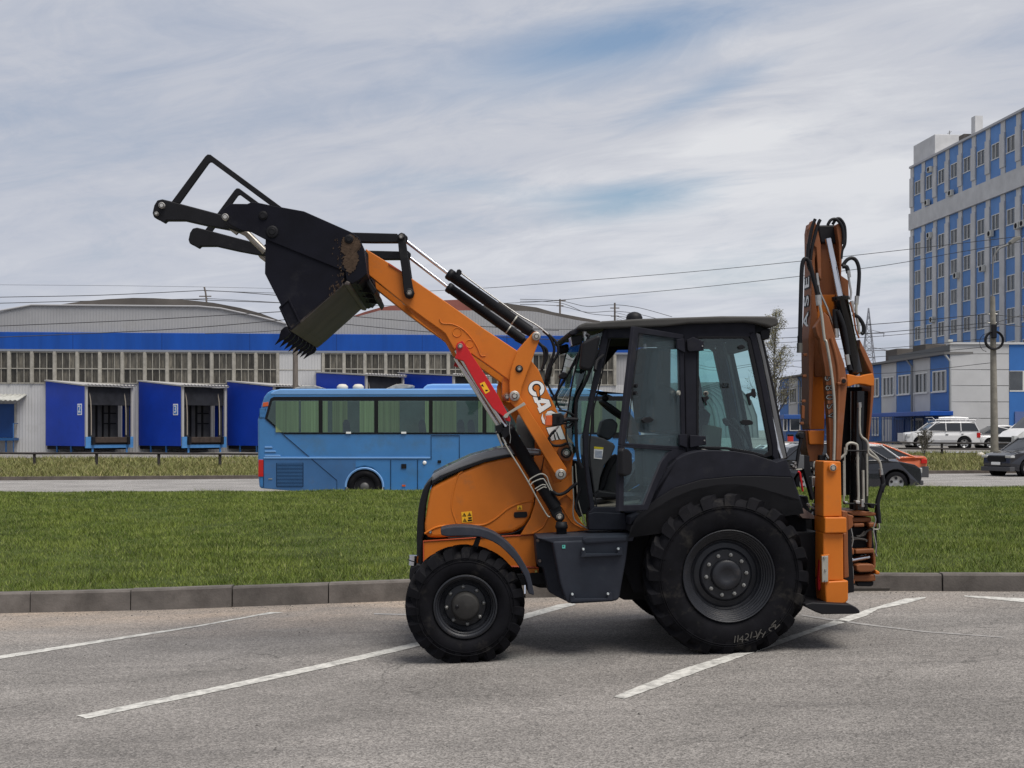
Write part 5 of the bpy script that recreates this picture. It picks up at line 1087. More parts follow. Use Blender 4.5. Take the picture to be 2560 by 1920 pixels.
# ---- loader arm (near and far) with its plates, pins and lettering
ARM = B_(128,233, 345,366, 470,448, 700,607, 860,716, 1050,850, 1240,985, 1400,1090, 1550,1190, 1620,1240, 1690,1288, 1755,1370, 1790,1450) + C_(1200,210, 1260,330, 1330,480, 1400,640, 1440,690, 1452,770, 1435,822, 1380,845, 1330,822, 1290,770, 1240,690, 1120,500, 1000,312) + B_(1480,1472, 1300,1342, 1130,1225, 1010,1200, 960,1175, 880,1032, 840,1000, 700,903, 480,738, 160,482)
arm = pr('loader_arm', ARM, -.60, -.46, orange, bevel=.006); tag(arm, 'near loader arm with white lettering')
far_arm = obj('loader_arm', MB().prism(m(ARM, -.60), .46, .60), orange, root, .006)
pr('arm_gusset', B_(835,960, 850,905, 880,1020, 985,1190, 1010,1235, 960,1245, 930,1200, 880,1100, 600,880, 500,760, 480,738, 840,1000), -.545, -.515, orange, arm)
rib = [p3(p, -.603) for p in B_(825,895, 850,935, 950,945, 1050,995, 1130,1080, 1180,1160, 1215,1238, 1258,1242)]
obj('cast_rib', MB().tube(smooth_path(rib, 5), .0045, 6), orange, arm)
for p, rr in (((990,1020), 42), ((1110,1128), 38)):
    c = p3(B_(*p)[0], -.601); q = rd(rr * .26528, -.6); obj('cast_ring', MB().tube([c + Vector((q * math.cos(a * .2618), 0, q * math.sin(a * .2618))) for a in range(25)], .0042, 6, False), orange, arm)
tb('arm_underside_pipe', B_(480,745, 560,800, 640,880, 800,980, 900,1060), -.44, .007, steel, arm, 6, 3)
pr('arm_cap_plate', B_(345,364, 470,446, 470,460, 345,385), -.61, -.45, edg, arm, .002)
# lettering traced letter by letter, white on a black outline
LV = -.601
def letter(P, holes=(), ctr=None, grow=1.075):
    cx = sum(p[0] for p in P) / len(P); cy = sum(p[1] for p in P) / len(P)
    o = pr('letter_outline', [(cx + (x - cx) * grow, cy + (y - cy) * grow) for x, y in P], LV - .0008, LV, blackv, arm, 0)
    pr('letter', P, LV - .0016, LV - .0009, white, arm, 0)
    for h in holes:
        hx = sum(p[0] for p in h) / len(h); hy = sum(p[1] for p in h) / len(h)
        pr('letter_outline', [(hx + (x - hx) * 1.45, hy + (y - hy) * 1.45) for x, y in h], LV - .0024, LV - .0017, blackv, arm, 0); pr('letter_counter', h, LV - .0032, LV - .0025, orange, arm, 0)
circ = lambda cx, cy, rx, ry, n=28, a0=0, a1=360: [c for k in range(n) for c in (cx + rx * math.cos(R(a0 + (a1 - a0) * k / n)), cy + ry * math.sin(R(a0 + (a1 - a0) * k / n)))]
letter(C_(*circ(1132, 238, 66, 64)), [C_(*(circ(1133, 232, 25, 24, 20, 100, 420) + [1158, 300, 1143, 304]))])
letter(Z_(265,97, 600,162, 645,285, 410,440, 360,330, 385,320, 345,230, 312,222), [Z_(425,235, 522,242, 455,282)], 1.05)
letter(Z_(470,440, 440,540, 470,640, 540,690, 700,690, 760,560, 730,430, 650,385, 570,400, 530,470, 560,560, 520,600, 480,520))
letter(Z_(548,745, 838,700, 940,972, 862,985, 845,975, 760,992, 745,985, 655,1012))
for q in (Z_(745,835, 768,830, 830,975, 800,985), Z_(690,860, 712,850, 748,985, 722,992)): pr('letter_outline', q, LV - .0024, LV - .0017, blackv, arm, 0)
for p, a, b, vv in ((B_(1575,1365)[0], 6, 9.5, -.64), (B_(540,650)[0], 6.5, 11.5, -.66), (C_(1378,770)[0], 9, 13.5, -.62)):
    pin('pivot_pin', p, vv, a, pinm, .02, arm, b, True, black)
pr('boss_ring', C_(*circ(1378, 768, 72, 72)), -.615, -.45, orange_d, arm, .008, True)
# bell plates at the arm knee and the levelling bar down to the tower
BELL = B_(1487,1600, 1482,1500, 1492,1400, 1520,1300, 1560,1200, 1625,1115, 1690,1040, 1712,1018, 1745,1012, 1772,1040, 1775,1075, 1725,1200, 1690,1300, 1640,1430, 1600,1540, 1585,1625, 1560,1660, 1510,1655)
pr('bell_plate', BELL, -.645, -.615, orange, bevel=.006, mirror=True)
pr('bell_plate', BELL, -.445, -.42, orange, bevel=.004, mirror=True, tv=-.645)
pr('bell_lug', B_(1415,1490, 1440,1430, 1500,1480, 1490,1640, 1450,1668, 1415,1640), -.58, -.50, orange, bevel=.006, mirror=True); pin('pivot_pin', B_(1460,1630)[0], -.59, 7, pinm, .03, None, 11, False, orange_d)
pr('levelling_bar', C_(902,330, 915,290, 990,285, 1010,320, 1060,400, 1385,905, 1372,965, 1345,985, 1310,975, 1285,940, 960,400), -.66, -.606, orange, bevel=.006, mirror=True)
for p, a, b, vv in ((C_(950,298)[0], 8.5, 13, -.665), (C_(1333,947)[0], 8.5, 13.5, -.665), (B_(1737,1058)[0], 7.2, 11, -.65)):
    pin('pivot_pin', p, vv, a, mat('machined_pin', (.48, .45, .40), .35, .7, .1, 30), .02, None, b, True, pinm)
# bucket cylinders above the arms
def cyl(name, p0, p1, prod, v, rb, rr, mt=black, mirror=True, extra=()):
    for s in ((1, -1) if mirror else (1,)):
        a, b, c = p3(p0, v), p3(p1, v), p3(prod, v)
        if s < 0: a.y, b.y, c.y = -a.y, -b.y, -c.y
        o = obj(name, MB().tube([a, a + (b - a) * .012, a + (b - a) * .0121, a + (b - a) * .06, a + (b - a) * .0601, b], [rb * .9, rb * 1.08, rb * 1.10, rb * 1.10, rb, rb], 20), mt, root)
        obj('piston_rod', MB().tube([c, a], rr, 14), chrome, o)
        for t in extra: q = a + (b - a) * t; obj('hose_clamp', MB().tube([q, q + (b - a).normalized() * .012], rb * 1.06, 20), galv, o)
    return o
for k in (1,):
    cyl('bucket_cylinder', B_(900,462)[0], B_(1680,1012)[0], B_(470,130)[0], -.53, rd(13.2, -.53), rd(4.6, -.53), black, True, (.80,))
pr('cylinder_end', B_(1570,960, 1620,915, 1700,985, 1760,1035, 1735,1085, 1680,1060, 1600,1020), -.56, -.50, black, bevel=.01, mirror=True)
tb('cylinder_pipe', B_(975,470, 1005,440, 1050,478, 1300,665, 1560,850, 1700,930, 1790,990, 1850,1040), -.53, .007, steel, None, 8, 3)
pr('pipe_elbow', B_(985,455, 990,430, 1015,425, 1035,445, 1030,475, 1000,485), -.55, -.51, gasket, None, .004)
for P in (B_(1840,1035, 1900,1085, 1940,1150, 1940,1220, 1890,1310, 1850,1400, 1832,1460), B_(1800,1005, 1860,1060, 1895,1130, 1905,1200, 1870,1310, 1840,1400, 1828,1450), B_(1755,1115, 1795,1160, 1815,1230, 1810,1310, 1785,1385), B_(1762,1130, 1830,1180, 1835,1260, 1800,1340)):
    tb('hydraulic_hose', P, -.50, .0125, hosem, None, 8, 5)
tb('hydraulic_hose', B_(1832,1450, 1850,1520, 1880,1600) + C_(1240,230, 1290,330, 1330,410, 1400,430, 1460,480), -.47, .008, hosem, None, 8, 4)
# black links between arm, bucket and cylinder
LNK = B_(430,130, 440,95, 465,78, 500,92, 505,150, 530,330, 575,600, 590,650, 575,690, 540,705, 505,690, 490,650, 470,450, 440,250)
pr('lift_link', LNK, -.655, -.605, black, bevel=.006, mirror=True)
pr('lift_link', LNK, -.455, -.43, black, bevel=.004, mirror=True, tv=-.655)
for q in ([B_(462,120)[0], 8.5], [B_(540,650)[0], 8.5]): pin('pivot_pin', q[0], -.66, 5.8, pinm, .018, None, q[1], True, black)
pr('bucket_link', B_(-160,70, -20,78, 430,90, 440,172, 200,172, -140,165), -.60, -.51, black, bevel=.006, mirror=True)
tb('cross_shaft', B_(462,120, 462,120), [-.6, .6], .022, black); tb('cross_shaft', B_(540,650, 540,650), [-.6, .6], .028, black)
pr('rod_eye', B_(440,100, 490,88, 525,120, 520,170, 480,180), -.56, -.50, black, bevel=.008, mirror=True)
# ---- lift cylinders, red safety strut
cyl('lift_cylinder', C_(880,560)[0], C_(1290,1225)[0], C_(470,-85)[0], -.60, rd(16.6, -.6), rd(7.5, -.6), black, True)
pr('cylinder_end', C_(1240,1240, 1330,1190, 1350,1270, 1340,1320, 1300,1335, 1265,1300), -.64, -.56, black, bevel=.012, mirror=True)
pin('pivot_pin', C_(1322,1300)[0], -.66, 8, mat('machined_pin', (.4, .4, .4), .4), .02, None, 13, True, black)
STR = B_(968,1265, 985,1215, 978,1150, 995,1120, 1040,1100, 1065,1130, 1130,1235, 1300,1490, 1380,1620) + C_(870,400, 918,488, 912,512, 880,502, 860,470, 770,400, 640,210) + B_(1050,1290, 1000,1275)
st = pr('safety_strut', STR, -.705, -.60, redp, bevel=.004, mirror=True); tag(st, 'red safety strut')
pin('pivot_pin', B_(1020,1150)[0], -.71, 6.5, mat('machined_pin', (.4, .4, .4), .4), .012, st)
pr('warning_sticker', B_(1203,1505, 1248,1485, 1300,1575, 1258,1602), -.7065, -.7045, yellow, st, 0)
pr('warning_symbol', B_(1215,1525, 1228,1505, 1245,1535), -.7075, -.7065, blackv, st, 0); pr('warning_symbol', B_(1255,1560, 1285,1565, 1270,1578, 1258,1575), -.7075, -.7065, blackv, st, 0)
pr('strut_catch', C_(857,468, 870,450, 1028,350, 1045,370, 905,450, 893,478, 870,482), -.72, -.707, galv, None, .002)
tb('retaining_wire', C_(915,488, 908,560, 910,600, 918,640, 912,690), -.69, .003, steel, None, 5, 3)
for P, r_ in ((C_(868,690, 900,745, 960,840, 1060,1005, 1150,1170, 1220,1288, 1245,1300), .0065), (C_(1070,1010, 1085,985, 1165,945, 1215,965, 1235,1020, 1262,1085), .006), (C_(1085,1035, 1110,1010, 1180,985, 1205,1005, 1245,1080), .006), (C_(1120,1070, 1180,1035, 1210,1040), .005), (C_(1135,1085, 1190,1055, 1215,1060), .005)): tb('steel_pipe', P, -.68, r_, galv, None, 8, 4)
tb('hydraulic_hose', C_(1262,1088, 1310,1115, 1370,1100, 1430,1050, 1470,1020), -.66, .015, hosem, None, 10, 5)
for q in (C_(790,545, 850,530, 860,590, 800,620), C_(835,575, 905,540, 925,600, 860,665)): pr('port_block', q, -.67, -.60, black, None, .006)
for q in (C_(800,590, 850,720), C_(850,640, 880,700)): tb('hose_fitting', q, -.66, .010, steel)
tb('hydraulic_hose', C_(1430,880, 1432,1000, 1440,1150, 1445,1320, 1560,1400), -.58, .006, galv, None, 8, 4); tb('steel_pipe', C_(1455,860, 1465,1000, 1480,1180, 1540,1370), -.58, .005, galv, None, 8, 4)
tb('hydraulic_hose', C_(1500,1060, 1470,1150, 1460,1230, 1500,1300), -.60, .014, hosem, None, 8, 4)
# exhaust
c = p3(C_(1055,600)[0], .05); mb = MB(); V = []
for h, rr in ((.24, .02), (.24, .085), (.20, .10), (.06, .10), (.05, .07), (-.25, .07)): V += [(c.x + rr * math.cos(a * .39), .05 + rr * math.sin(a * .39), c.z - .08 + h) for a in range(16)]
mb.add(V, [(i*16+k, i*16+(k+1)%16, i*16+16+(k+1)%16, i*16+16+k) for i in range(5) for k in range(16)], True); obj('air_intake', mb, mat('intake_grey', (.10, .095, .09), .6), root)
# ================================ bucket with flip-over forks
bk = bpy.data.objects.new('bucket', None); S.collection.objects.link(bk); bk.parent = root; tag(bk, 'raised black multi-purpose bucket with teeth and folded forks')
NV, FV = -1.10, 1.10
UP = A_(556,505, 640,442, 765,443, 795,430, 835,432, 960,458, 1020,468, 1185,498, 1540,655, 1595,695, 1628,775, 1652,960, 1605,1000, 1545,1035, 1500,1012, 1490,945, 890,702, 790,650, 720,640, 640,600)
pr('clam_side', UP, NV - .012, NV + .018, bucketm, bk, .005, True)
LOW = A_(900,700, 895,960, 1013,1192, 998,1210, 1060,1348, 1085,1385, 1162,1325, 1470,1048, 1490,945)
pr('bucket_side', LOW, NV, NV + .03, bucketm, bk, .004, True)
obj('corner_plate', MB().ring(m(A_(1000,1208, 1075,1138, 1160,1318, 1088,1380), NV), m(A_(1015,1212, 1070,1160, 1146,1316, 1092,1362), NV), NV - .012, NV), bucketm, bk, .003)
def shell(name, P, th, mt, v0=NV, v1=FV, tv=NV):
    q = [Vector((a, b)) for a, b in m(P, tv)]; out = []
    for i, p in enumerate(q):
        d = (q[min(i + 1, len(q) - 1)] - q[max(i - 1, 0)]).normalized(); out.append((p.x - d.y * th, p.y + d.x * th))
    return obj(name, MB().prism([(p.x, p.y) for p in q] + out[::-1], v0, v1), mt, bk, .002)
shell('floor', A_(1480,1040, 1380,1130, 1162,1325, 1085,1385), -.02, bucketf)
shell('back', A_(1185,500, 1540,655, 1595,695, 1628,775, 1650,960), -.018, bucketm)
shell('back', A_(1650,960, 1560,1030, 1480,1042), -.018, bucketm)
pr('cutting_edge', A_(1060,1350, 1088,1385, 1140,1345, 1110,1322), NV, FV, bucketf, bk, .004)
pr('hinge_bar', A_(1478,1042, 1500,1010, 1530,1025, 1520,1050), NV - .02, FV + .02, bucketf, bk, .01)
pr('back_rib', A_(1535,1000, 1610,925, 1648,960, 1585,1040), NV + .06, FV, bucketm, bk, .01)
pr('back_frame', A_(1630,790, 1656,800, 1662,985, 1725,1080, 1700,1120, 1625,1000), -.72, .72, black, bk, .01)
for v in (-.48, 0, .48): pr('back_web', A_(1500,1000, 1655,950, 1725,1075, 1715,1110, 1560,1090), v - .015, v + .015, black, bk, .002, tv=-.48)
def rough(P, step=1.2, amp=2.2):
    out = []
    for i, p in enumerate(P):
        q = P[(i + 1) % len(P)]; k = max(1, int(math.dist(p, q) / step))
        for j in range(k): t = j / k; out.append((p[0] + (q[0] - p[0]) * t + random.uniform(-amp, amp), p[1] + (q[1] - p[1]) * t + random.uniform(-amp, amp)))
    return out
pr('mud_patch', rough(A_(1475,690, 1530,670, 1590,700, 1605,760, 1580,800, 1590,860, 1560,930, 1530,960, 1500,935, 1470,880, 1490,820, 1455,800, 1465,740)), NV - .016, NV - .0125, mud, bk, 0)
for k in range(60):
    a = random.gauss(1460, 26); b = random.uniform(700, 980); s = random.uniform(2, 7)
    if a < 1600: pr('mud_speck', A_(a, b, a + s, b - s * 1.3, a + s * 1.4, b + s * .6, a + s * .3, b + s * 1.5), NV - .0155, NV - .0125, mud, bk, 0)
for k in range(34):
    a, b = random.uniform(1370, 1480), 0; b = 960 + (1480 - a) * 1.1 + random.uniform(-15, 60); s = random.uniform(2, 8)
    if b < 1130: pr('mud_speck', A_(a, b, a + s, b - s * 1.6, a + s * 1.2, b + s, a + s * .2, b + s * 1.8), NV - .003, NV - .0005, mud, bk, 0)
for p, a, b in (((883,530), 9, 11), ((950,650), 9, 15), ((1518,705), 7, 11)): pin('pivot_pin', A_(*p)[0], NV - .012, a, gasket, .015, bk, b, True, black)
tp = None
for k in range(8):
    v = NV + .03 + k * (FV - NV - .06) / 7
    Pt = T_(500,1120, 455,1135, 405,1180, 380,1250, 365,1310, 288,1420, 400,1345, 452,1318, 500,1290, 548,1225)
    q = m(Pt, NV); n = len(q); wv = [.045, .045, .045, .045, .035, .012, .03, .04, .045, .045]
    V = [(x, -w_, z) for (x, z), w_ in zip(q, wv)] + [(x, w_, z) for (x, z), w_ in zip(q, wv)]
    if tp is None:
        tp = obj('tooth', MB().add(V, [tuple(range(n)), tuple(range(2*n-1, n-1, -1))] + [(i, (i+1)%n, n+(i+1)%n, n+i) for i in range(n)]), bucketm, bk, .006, loc=(0, v, 0))
    else: again(tp, bk, (0, v, 0))
FK = A_(62,510, 75,452, 98,416, 135,408, 195,422, 262,440, 550,516, 660,545, 760,600, 740,650, 620,633, 480,607, 300,566, 165,566, 150,584, 108,560, 72,542)
pr('fork_arm', FK, -.80, -.72, black, bk, .008, True)
TR = A_(203,428, 452,92, 470,76, 492,78, 1020,468, 940,457, 500,133, 488,133, 478,142, 262,440)
pr('fork_frame', TR, -.78, -.745, black, bk, .004, True)
for p, a in (((135,457), 7.5), ((95,518), 5), ((605,543), 8)): pin('fork_pin', A_(*p)[0], -.81 if p[0] < 500 else -1.115, a, mat('bright_pin', (.52, .50, .46), .35, .6, .1, 20), .03, bk, 0, True)
for P in (A_(605,545, 660,625, 700,655), A_(640,600, 760,660, 800,700, 900,800)): tb('clam_rod', P, -.86, .030, mat('dull_chrome', (.30, .28, .25), .35, .8, .2, 12), bk, 12, 0, True)
pr('fork_lug', A_(590,520, 640,520, 700,600, 740,640, 700,650, 620,620, 585,570), -.985, -.91, black, bk, .01, True)
# ================================ cab
cab = bpy.data.objects.new('cab', None); S.collection.objects.link(cab); cab.parent = root
SV = -.72
pr('roof', D_(190,195, 200,165, 235,150, 265,140, 340,140, 390,130, 700,112, 1300,92, 1680,93, 1718,98, 1738,112, 1742,158, 1690,180, 1640,165, 1560,148, 1480,138, 1050,150, 880,172, 600,182, 400,188), -.79, .79, roofm, cab, .02, seg=3)
inr = mat('interior_dark', (.012, .013, .015), .95, 0, .2, 6, spec=.05)
pr('roof_underside', D_(400,188, 880,173, 1050,151, 1480,140, 1600,162, 1640,200, 1560,225, 420,262), -.70, .70, inr, cab, .004)
pr('front_visor', D_(128,218, 140,206, 190,185, 300,180, 400,190, 300,205, 205,208, 192,232, 140,240), -.74, .74, cabm, cab, .01)
for v in (-.70, .52): pr('work_light', D_(145,252, 222,232, 232,245, 235,300, 165,322, 155,318), v, v + .16, gasket, cab, .01, tv=-.70); pr('lamp_glass', D_(140,256, 150,252, 160,318, 150,318), v + .01, v + .15, lensw, cab, .003, tv=-.70)
tb('work_light', D_(250,205, 258,290), -.66, .022, lensw, cab, 12)
pr('work_light', D_(1598,188, 1680,192, 1670,268, 1612,276), -.70, -.50, gasket, cab, .01, True)
q = p3(D_(632,102)[0], -.3); V = []
for h, rr in ((-.03, .075), (.0, .075), (.03, .06), (.045, .03), (.05, .005)): V += [(q.x + rr * math.cos(a * .39), -.3 + rr * math.sin(a * .39), q.z + h) for a in range(16)]
obj('beacon_socket', MB().add(V, [(i*16+k, i*16+(k+1)%16, i*16+16+(k+1)%16, i*16+16+k) for i in range(4) for k in range(16)], True), gasket, cab)
pr('roof_rail', D_(420,186, 880,172, 1050,150, 1480,138, 1560,150, 1562,212, 1500,262, 1110,262, 1015,250, 640,262, 440,262, 405,270), SV, -.64, cabm, cab, .006, True)
pr('front_pillar', D_(400,192, 445,195, 425,320, 395,460, 368,570, 335,700, 298,850, 284,1000, 276,1130, 285,1260, 332,1590, 296,1602, 262,1330, 243,1150, 238,1000, 262,860, 292,700, 330,520, 365,340), SV, -.66, cabm, cab, .010, True)
tb('door_seal', D_(448,262, 418,380, 385,530, 350,680, 312,850, 296,1000, 288,1130, 300,1260, 345,1580), SV + .01, .007, gasket, cab, 6, 3)
pr('centre_pillar', D_(1012,240, 1125,255, 1122,700, 1120,1100, 1132,1128, 1075,1150, 1040,1160, 1030,1110, 1025,700), SV, -.65, cabm, cab, .006, True)
o_ = D_(1112,250, 1300,248, 1505,248, 1525,275, 1605,640, 1690,1100, 1690,1165, 1640,1180, 1530,1152, 1350,1120, 1190,1112, 1112,1115)
i_ = D_(1130,268, 1300,266, 1468,266, 1500,290, 1578,650, 1663,1090, 1663,1130, 1632,1157, 1535,1130, 1345,1098, 1190,1094, 1128,1094)
for s in (1, -1):
    f_ = obj('side_window', MB().ring(m(o_, SV - .006), m(i_, SV - .006), s * (SV - .006), s * -.68), gasket, cab, .004)
    obj('pane', MB().prism(m(i_, SV), s * (SV + .004), s * (SV + .010)), cabglass, f_)
pr('rear_pillar', D_(1500,215, 1560,205, 1612,420, 1668,700, 1732,1060, 1748,1205, 1718,1214, 1692,1168, 1692,1100, 1605,640, 1527,275), SV, -.62, cabm, cab, .010, True)
pr('rear_corner', D_(1562,215, 1600,230, 1640,420, 1700,700, 1802,1182, 1750,1205, 1734,1060, 1670,700, 1614,420), -.69, -.60, mat('corner_glass_frame', (.10, .10, .10), .25, 0, .1, 8, coat=.6), cab, .006, True)
pr('corner_reflection', D_(1632,706, 1662,745, 1705,900, 1752,1110, 1775,1182, 1762,1188, 1730,1100, 1680,880), -.705, -.691, mat('painted_glass_reflection', (.42, .45, .50), .12, 0, .25, 18, coat=.6), cab, .002)  # pale strip: light reflection on the rear corner glass, painted as colour
pr('rear_post', D_(1600,225, 1625,262, 1700,600, 1812,1186, 1797,1192, 1690,700, 1635,420), -.66, -.56, gasket, cab, .006, True)
pr('rear_cross_member', D_(1735,1130, 1800,1120, 1812,1186, 1745,1205), -.6, .6, gasket, cab, .006)
pr('rear_cross_member', D_(1560,215, 1620,235, 1610,330, 1580,320), -.6, .6, gasket, cab, .006)
pr('headliner_side', D_(385,495, 430,240, 660,235, 620,350, 505,352), .60, .64, inr, cab, .004, tv=.60)
fp = D_(235,262, 205,380, 185,470, 160,580, 140,700, 118,850, 108,960, 112,1040, 140,1110)
for s in (1, -1): obj('side_glass', MB().prism(m(fp + D_(170,1165, 243,1155, 238,1000, 262,860, 292,700, 330,520, 365,340, 395,215), -.68), s * -.68, s * -.674), cabglass, cab)
q = [Vector((a, 0, b)) for a, b in m(fp, -.68)]; V = [(p.x, v, p.z) for p in q for v in (-.67, -.3, 0, .3, .67)]; n = len(q)
obj('windscreen', MB().add(V, [(i*5+j, i*5+j+1, i*5+j+6, i*5+j+5) for i in range(n-1) for j in range(4)], True), cabglass, cab, recalc=False)
tb('windscreen_edge', fp, -.685, .007, gasket, cab, 6, 3, True)
tb('grab_rail', D_(362,352, 330,420, 300,490, 262,590, 215,680, 190,740, 184,850, 186,1000, 190,1100, 205,1200, 232,1260), -.80, .014, black, cab, 8, 3)
tb('wiper', D_(250,300, 200,420, 165,560, 135,720), -.5, .010, gasket, cab, 6)
for v in (-.55, -.3): tb('wiper', D_(285,228, 215,350, 140,500), v, .009, gasket, cab, 6)
# mirrors
pr('mirror', D_(232,292, 340,242, 362,235, 372,262, 345,400, 318,488, 290,514, 225,498, 213,478), -1.0, -.92, gasket, cab, .02)
tb('mirror_arm', D_(258,245, 285,232, 262,300, 250,330), -.9, .012, black, cab, 8, 3)
tb('mirror_arm', D_(330,510, 345,440, 392,395), [-.95, -.85, -.74], .016, gasket, cab, 8, 3)
pr('mirror', D_(42,560, 60,450, 88,372, 105,366, 118,430, 95,520, 72,590), .92, 1.0, gasket, cab, .015, tv=-.6)
obj('mirror_glass', MB().prism(m(D_(102,380, 143,395, 122,500, 100,500), -.6), .95, .965), galv, cab)
tb('mirror_arm', D_(10,740, 60,640, 110,560), -.55, .012, black, cab, 8); pr('mirror_base', D_(55,545, 85,520, 115,530, 118,560, 90,575, 60,570), -.6, -.5, gasket, cab, .01)
tb('mirror_arm', D_(110,560, 160,480, 230,370), -.55, .009, black, cab, 8)
# door, standing open on its rear hinges
hp = p3(D_(1020,700)[0], SV - .02); A0 = Vector((hp.x, hp.y))
c_, s_ = math.cos(R(3)), math.sin(R(3))
def to_local(X, Yw): dx, dy = X - .70, Yw - 11.83; return (dx * c_ + dy * s_, -dx * s_ + dy * c_)
ex_ = 306.7 / F * 10.30; B0 = Vector(to_local(ex_, 10.30))
def door_pt(p, off=0.):
    # camera ray in loader coordinates, met with the door's own vertical plane
    o2 = Vector(to_local(0, 0)); d2 = Vector(to_local((p[0] - 1280) / F, 1)) - o2; e = (B0 - A0).normalized(); n2 = Vector((-e.y, e.x)); 
    if n2.y > 0: n2 = -n2
    t = ((A0 + n2 * off - o2).dot(n2)) / d2.dot(n2); q = o2 + d2 * t; return Vector((q.x, q.y, H + t * (1075 - p[1]) / F))
e_ = (B0 - A0).normalized(); dn = Vector((-e_.y, e_.x, 0)); dn = -dn if dn.y > 0 else dn
def dring(name, O, I, th, mt, par):
    n = len(O); V = [door_pt(p) for p in O] + [door_pt(p) for p in I]; V += [v - dn * th for v in V]; fs = []
    for k in range(n): j = (k + 1) % n; fs += [(k, j, n + j, n + k), (2*n+k, 3*n+k, 3*n+j, 2*n+j), (k, 2*n+k, 2*n+j, j), (n+k, n+j, 3*n+j, 3*n+k)]
    return obj(name, MB().add(V, fs), mt, par, .006)
def dpr(name, P, th, mt, par, off=0., bevel=.004):
    V = [door_pt(p, off) for p in P]; return obj(name, MB().prism3(V, dn * -th), mt, par, bevel)
door = dring('cab_door', D_(633,172, 1012,235, 1020,700, 1028,1118, 850,1106, 533,1084, 578,640), D_(668,225, 985,270, 992,700, 1000,1094, 850,1086, 567,1068, 615,640), .035, cabm, root); tag(door, 'open cab door')
dring('door_lower_frame', D_(533,1085, 850,1107, 1030,1120, 1030,1136, 900,1212, 808,1400, 738,1582, 516,1594, 520,1300), D_(562,1100, 850,1122, 925,1127, 893,1142, 838,1215, 770,1380, 706,1540, 553,1546, 556,1300), .035, cabm, door)
dpr('upper_glass', D_(668,225, 985,270, 992,700, 1000,1094, 850,1086, 567,1068, 615,640), .006, doorglass, door, -.015, 0)
dpr('lower_glass', D_(562,1100, 850,1122, 925,1127, 893,1142, 838,1215, 770,1380, 706,1540, 553,1546, 556,1300), .006, doorglass, door, -.015, 0)
V = [door_pt(p, .006) for p in D_(672,232, 620,640, 573,1062)]; obj('door_seal', MB().tube(V, .005, 6), gasket, door)
dpr('door_handle', D_(543,1125, 555,1108, 590,1115, 618,1150, 620,1270, 608,1310, 570,1325, 545,1310), .05, gasket, door, .045, .012)
dpr('latch_plate', D_(697,888, 722,870, 755,868, 782,885, 778,900, 745,912, 715,914, 698,900), .02, gasket, door, .02, .004)
for p in ((643,627), (637,683)): c = door_pt(D_(*p)[0], .01); obj('glass_knob', MB().tube([c + dn * .012, c - dn * .012], .018, 12), gasket, door)
c = door_pt(D_(972,683)[0], .01); obj('glass_knob', MB().tube([c + dn * .01, c - dn * .01], .020, 12), galv, door)
dpr('hinge', D_(963,272, 1016,266, 1024,375, 966,345), .02, cabm, door, .02); dpr('hinge', D_(984,1000, 1038,1000, 1042,1106, 986,1085), .02, cabm, door, .02)
pr('hinge', D_(1035,275, 1085,252, 1165,290, 1166,358, 1052,366, 1040,350), -.76, -.725, cabm, cab, .005); pr('hinge', D_(1058,1006, 1180,1014, 1186,1078, 1060,1105), -.76, -.725, cabm, cab, .005)
for p in ((1155,323), (1171,1048)): pin('bolt', D_(*p)[0], -.762, 2.0, steel, .005, cab)
# furniture on the rear side window
pin('glass_knob', D_(1182,688)[0], -.728, 6.2, galv, .01, cab); pin('glass_knob', D_(1182,688)[0], -.735, 3.0, gasket, .01, cab)
pr('window_latch', D_(1155,715, 1195,705, 1210,725, 1185,745, 1195,778, 1180,780, 1165,745), -.745, -.73, gasket, cab, .004)
pr('window_latch', D_(1490,690, 1530,678, 1535,650, 1560,650, 1570,700, 1560,725, 1530,705, 1520,712, 1532,775, 1512,780), -.745, -.73, gasket, cab, .006)
pr('window_latch', D_(1447,905, 1470,888, 1520,890, 1545,905, 1542,925, 1500,932, 1460,925), -.735, -.728, gasket, cab, .003)
pr('vent_disc', D_(1428,325, 1455,312, 1482,322, 1478,340, 1450,350, 1432,342), -.735, -.728, gasket, cab, .003)
q = p3(S_(742,808)[0], -.735); obj('noise_label', text_mb('102', .062, (q.x, -.735, q.z), (1, 0, 0), (0, 0, 1), .0), blackv, cab); q = p3(S_(790,818)[0], -.735); obj('noise_label', text_mb('дБ', .022, (q.x, -.735, q.z), (1, 0, 0), (0, 0, 1), .0), blackv, cab)
# indicator lamp on a stalk
pr('indicator_housing', Z_(672,452, 850,432, 905,480, 925,590, 880,690, 655,708), -.86, -.76, gasket, cab, .012); pr('indicator_lens', Z_(535,482, 672,478, 668,700, 530,706), -.86, -.77, amber, cab, .008)
for k in range(5): pr('indicator_rib', Z_(765, 510 + k * 27, 830, 508 + k * 27, 830, 518 + k * 27, 765, 520 + k * 27), -.866, -.858, black, cab, 0)
pr('indicator_cap', Z_(520,455, 860,425, 862,436, 680,455, 525,468), -.862, -.77, galv, cab, .002)
tb('indicator_stalk', Z_(880,600, 1000,560, 1161,570) + D_(200,885), -.80, .018, gasket, cab, 8)
tb('wiring', Z_(800,380, 950,400, 1060,450, 1161,520), -.75, .009, hosem, cab, 8, 4); tb('wiring', Z_(850,665, 980,650, 1080,630, 1161,640), -.79, .007, hosem, cab, 8, 4); tb('wiring', Z_(930,740, 1050,720, 1161,640), -.78, .008, hosem, cab, 8, 4)
tb('wiring', Z_(740,790, 660,860, 600,960, 610,1050, 700,1110, 850,1110, 960,1070, 1060,1080, 1120,1160, 1140,1260), -.64, .012, hosem, cab, 8, 5); tb('hose_fitting', Z_(720,800, 800,710), -.64, .008, steel, cab)
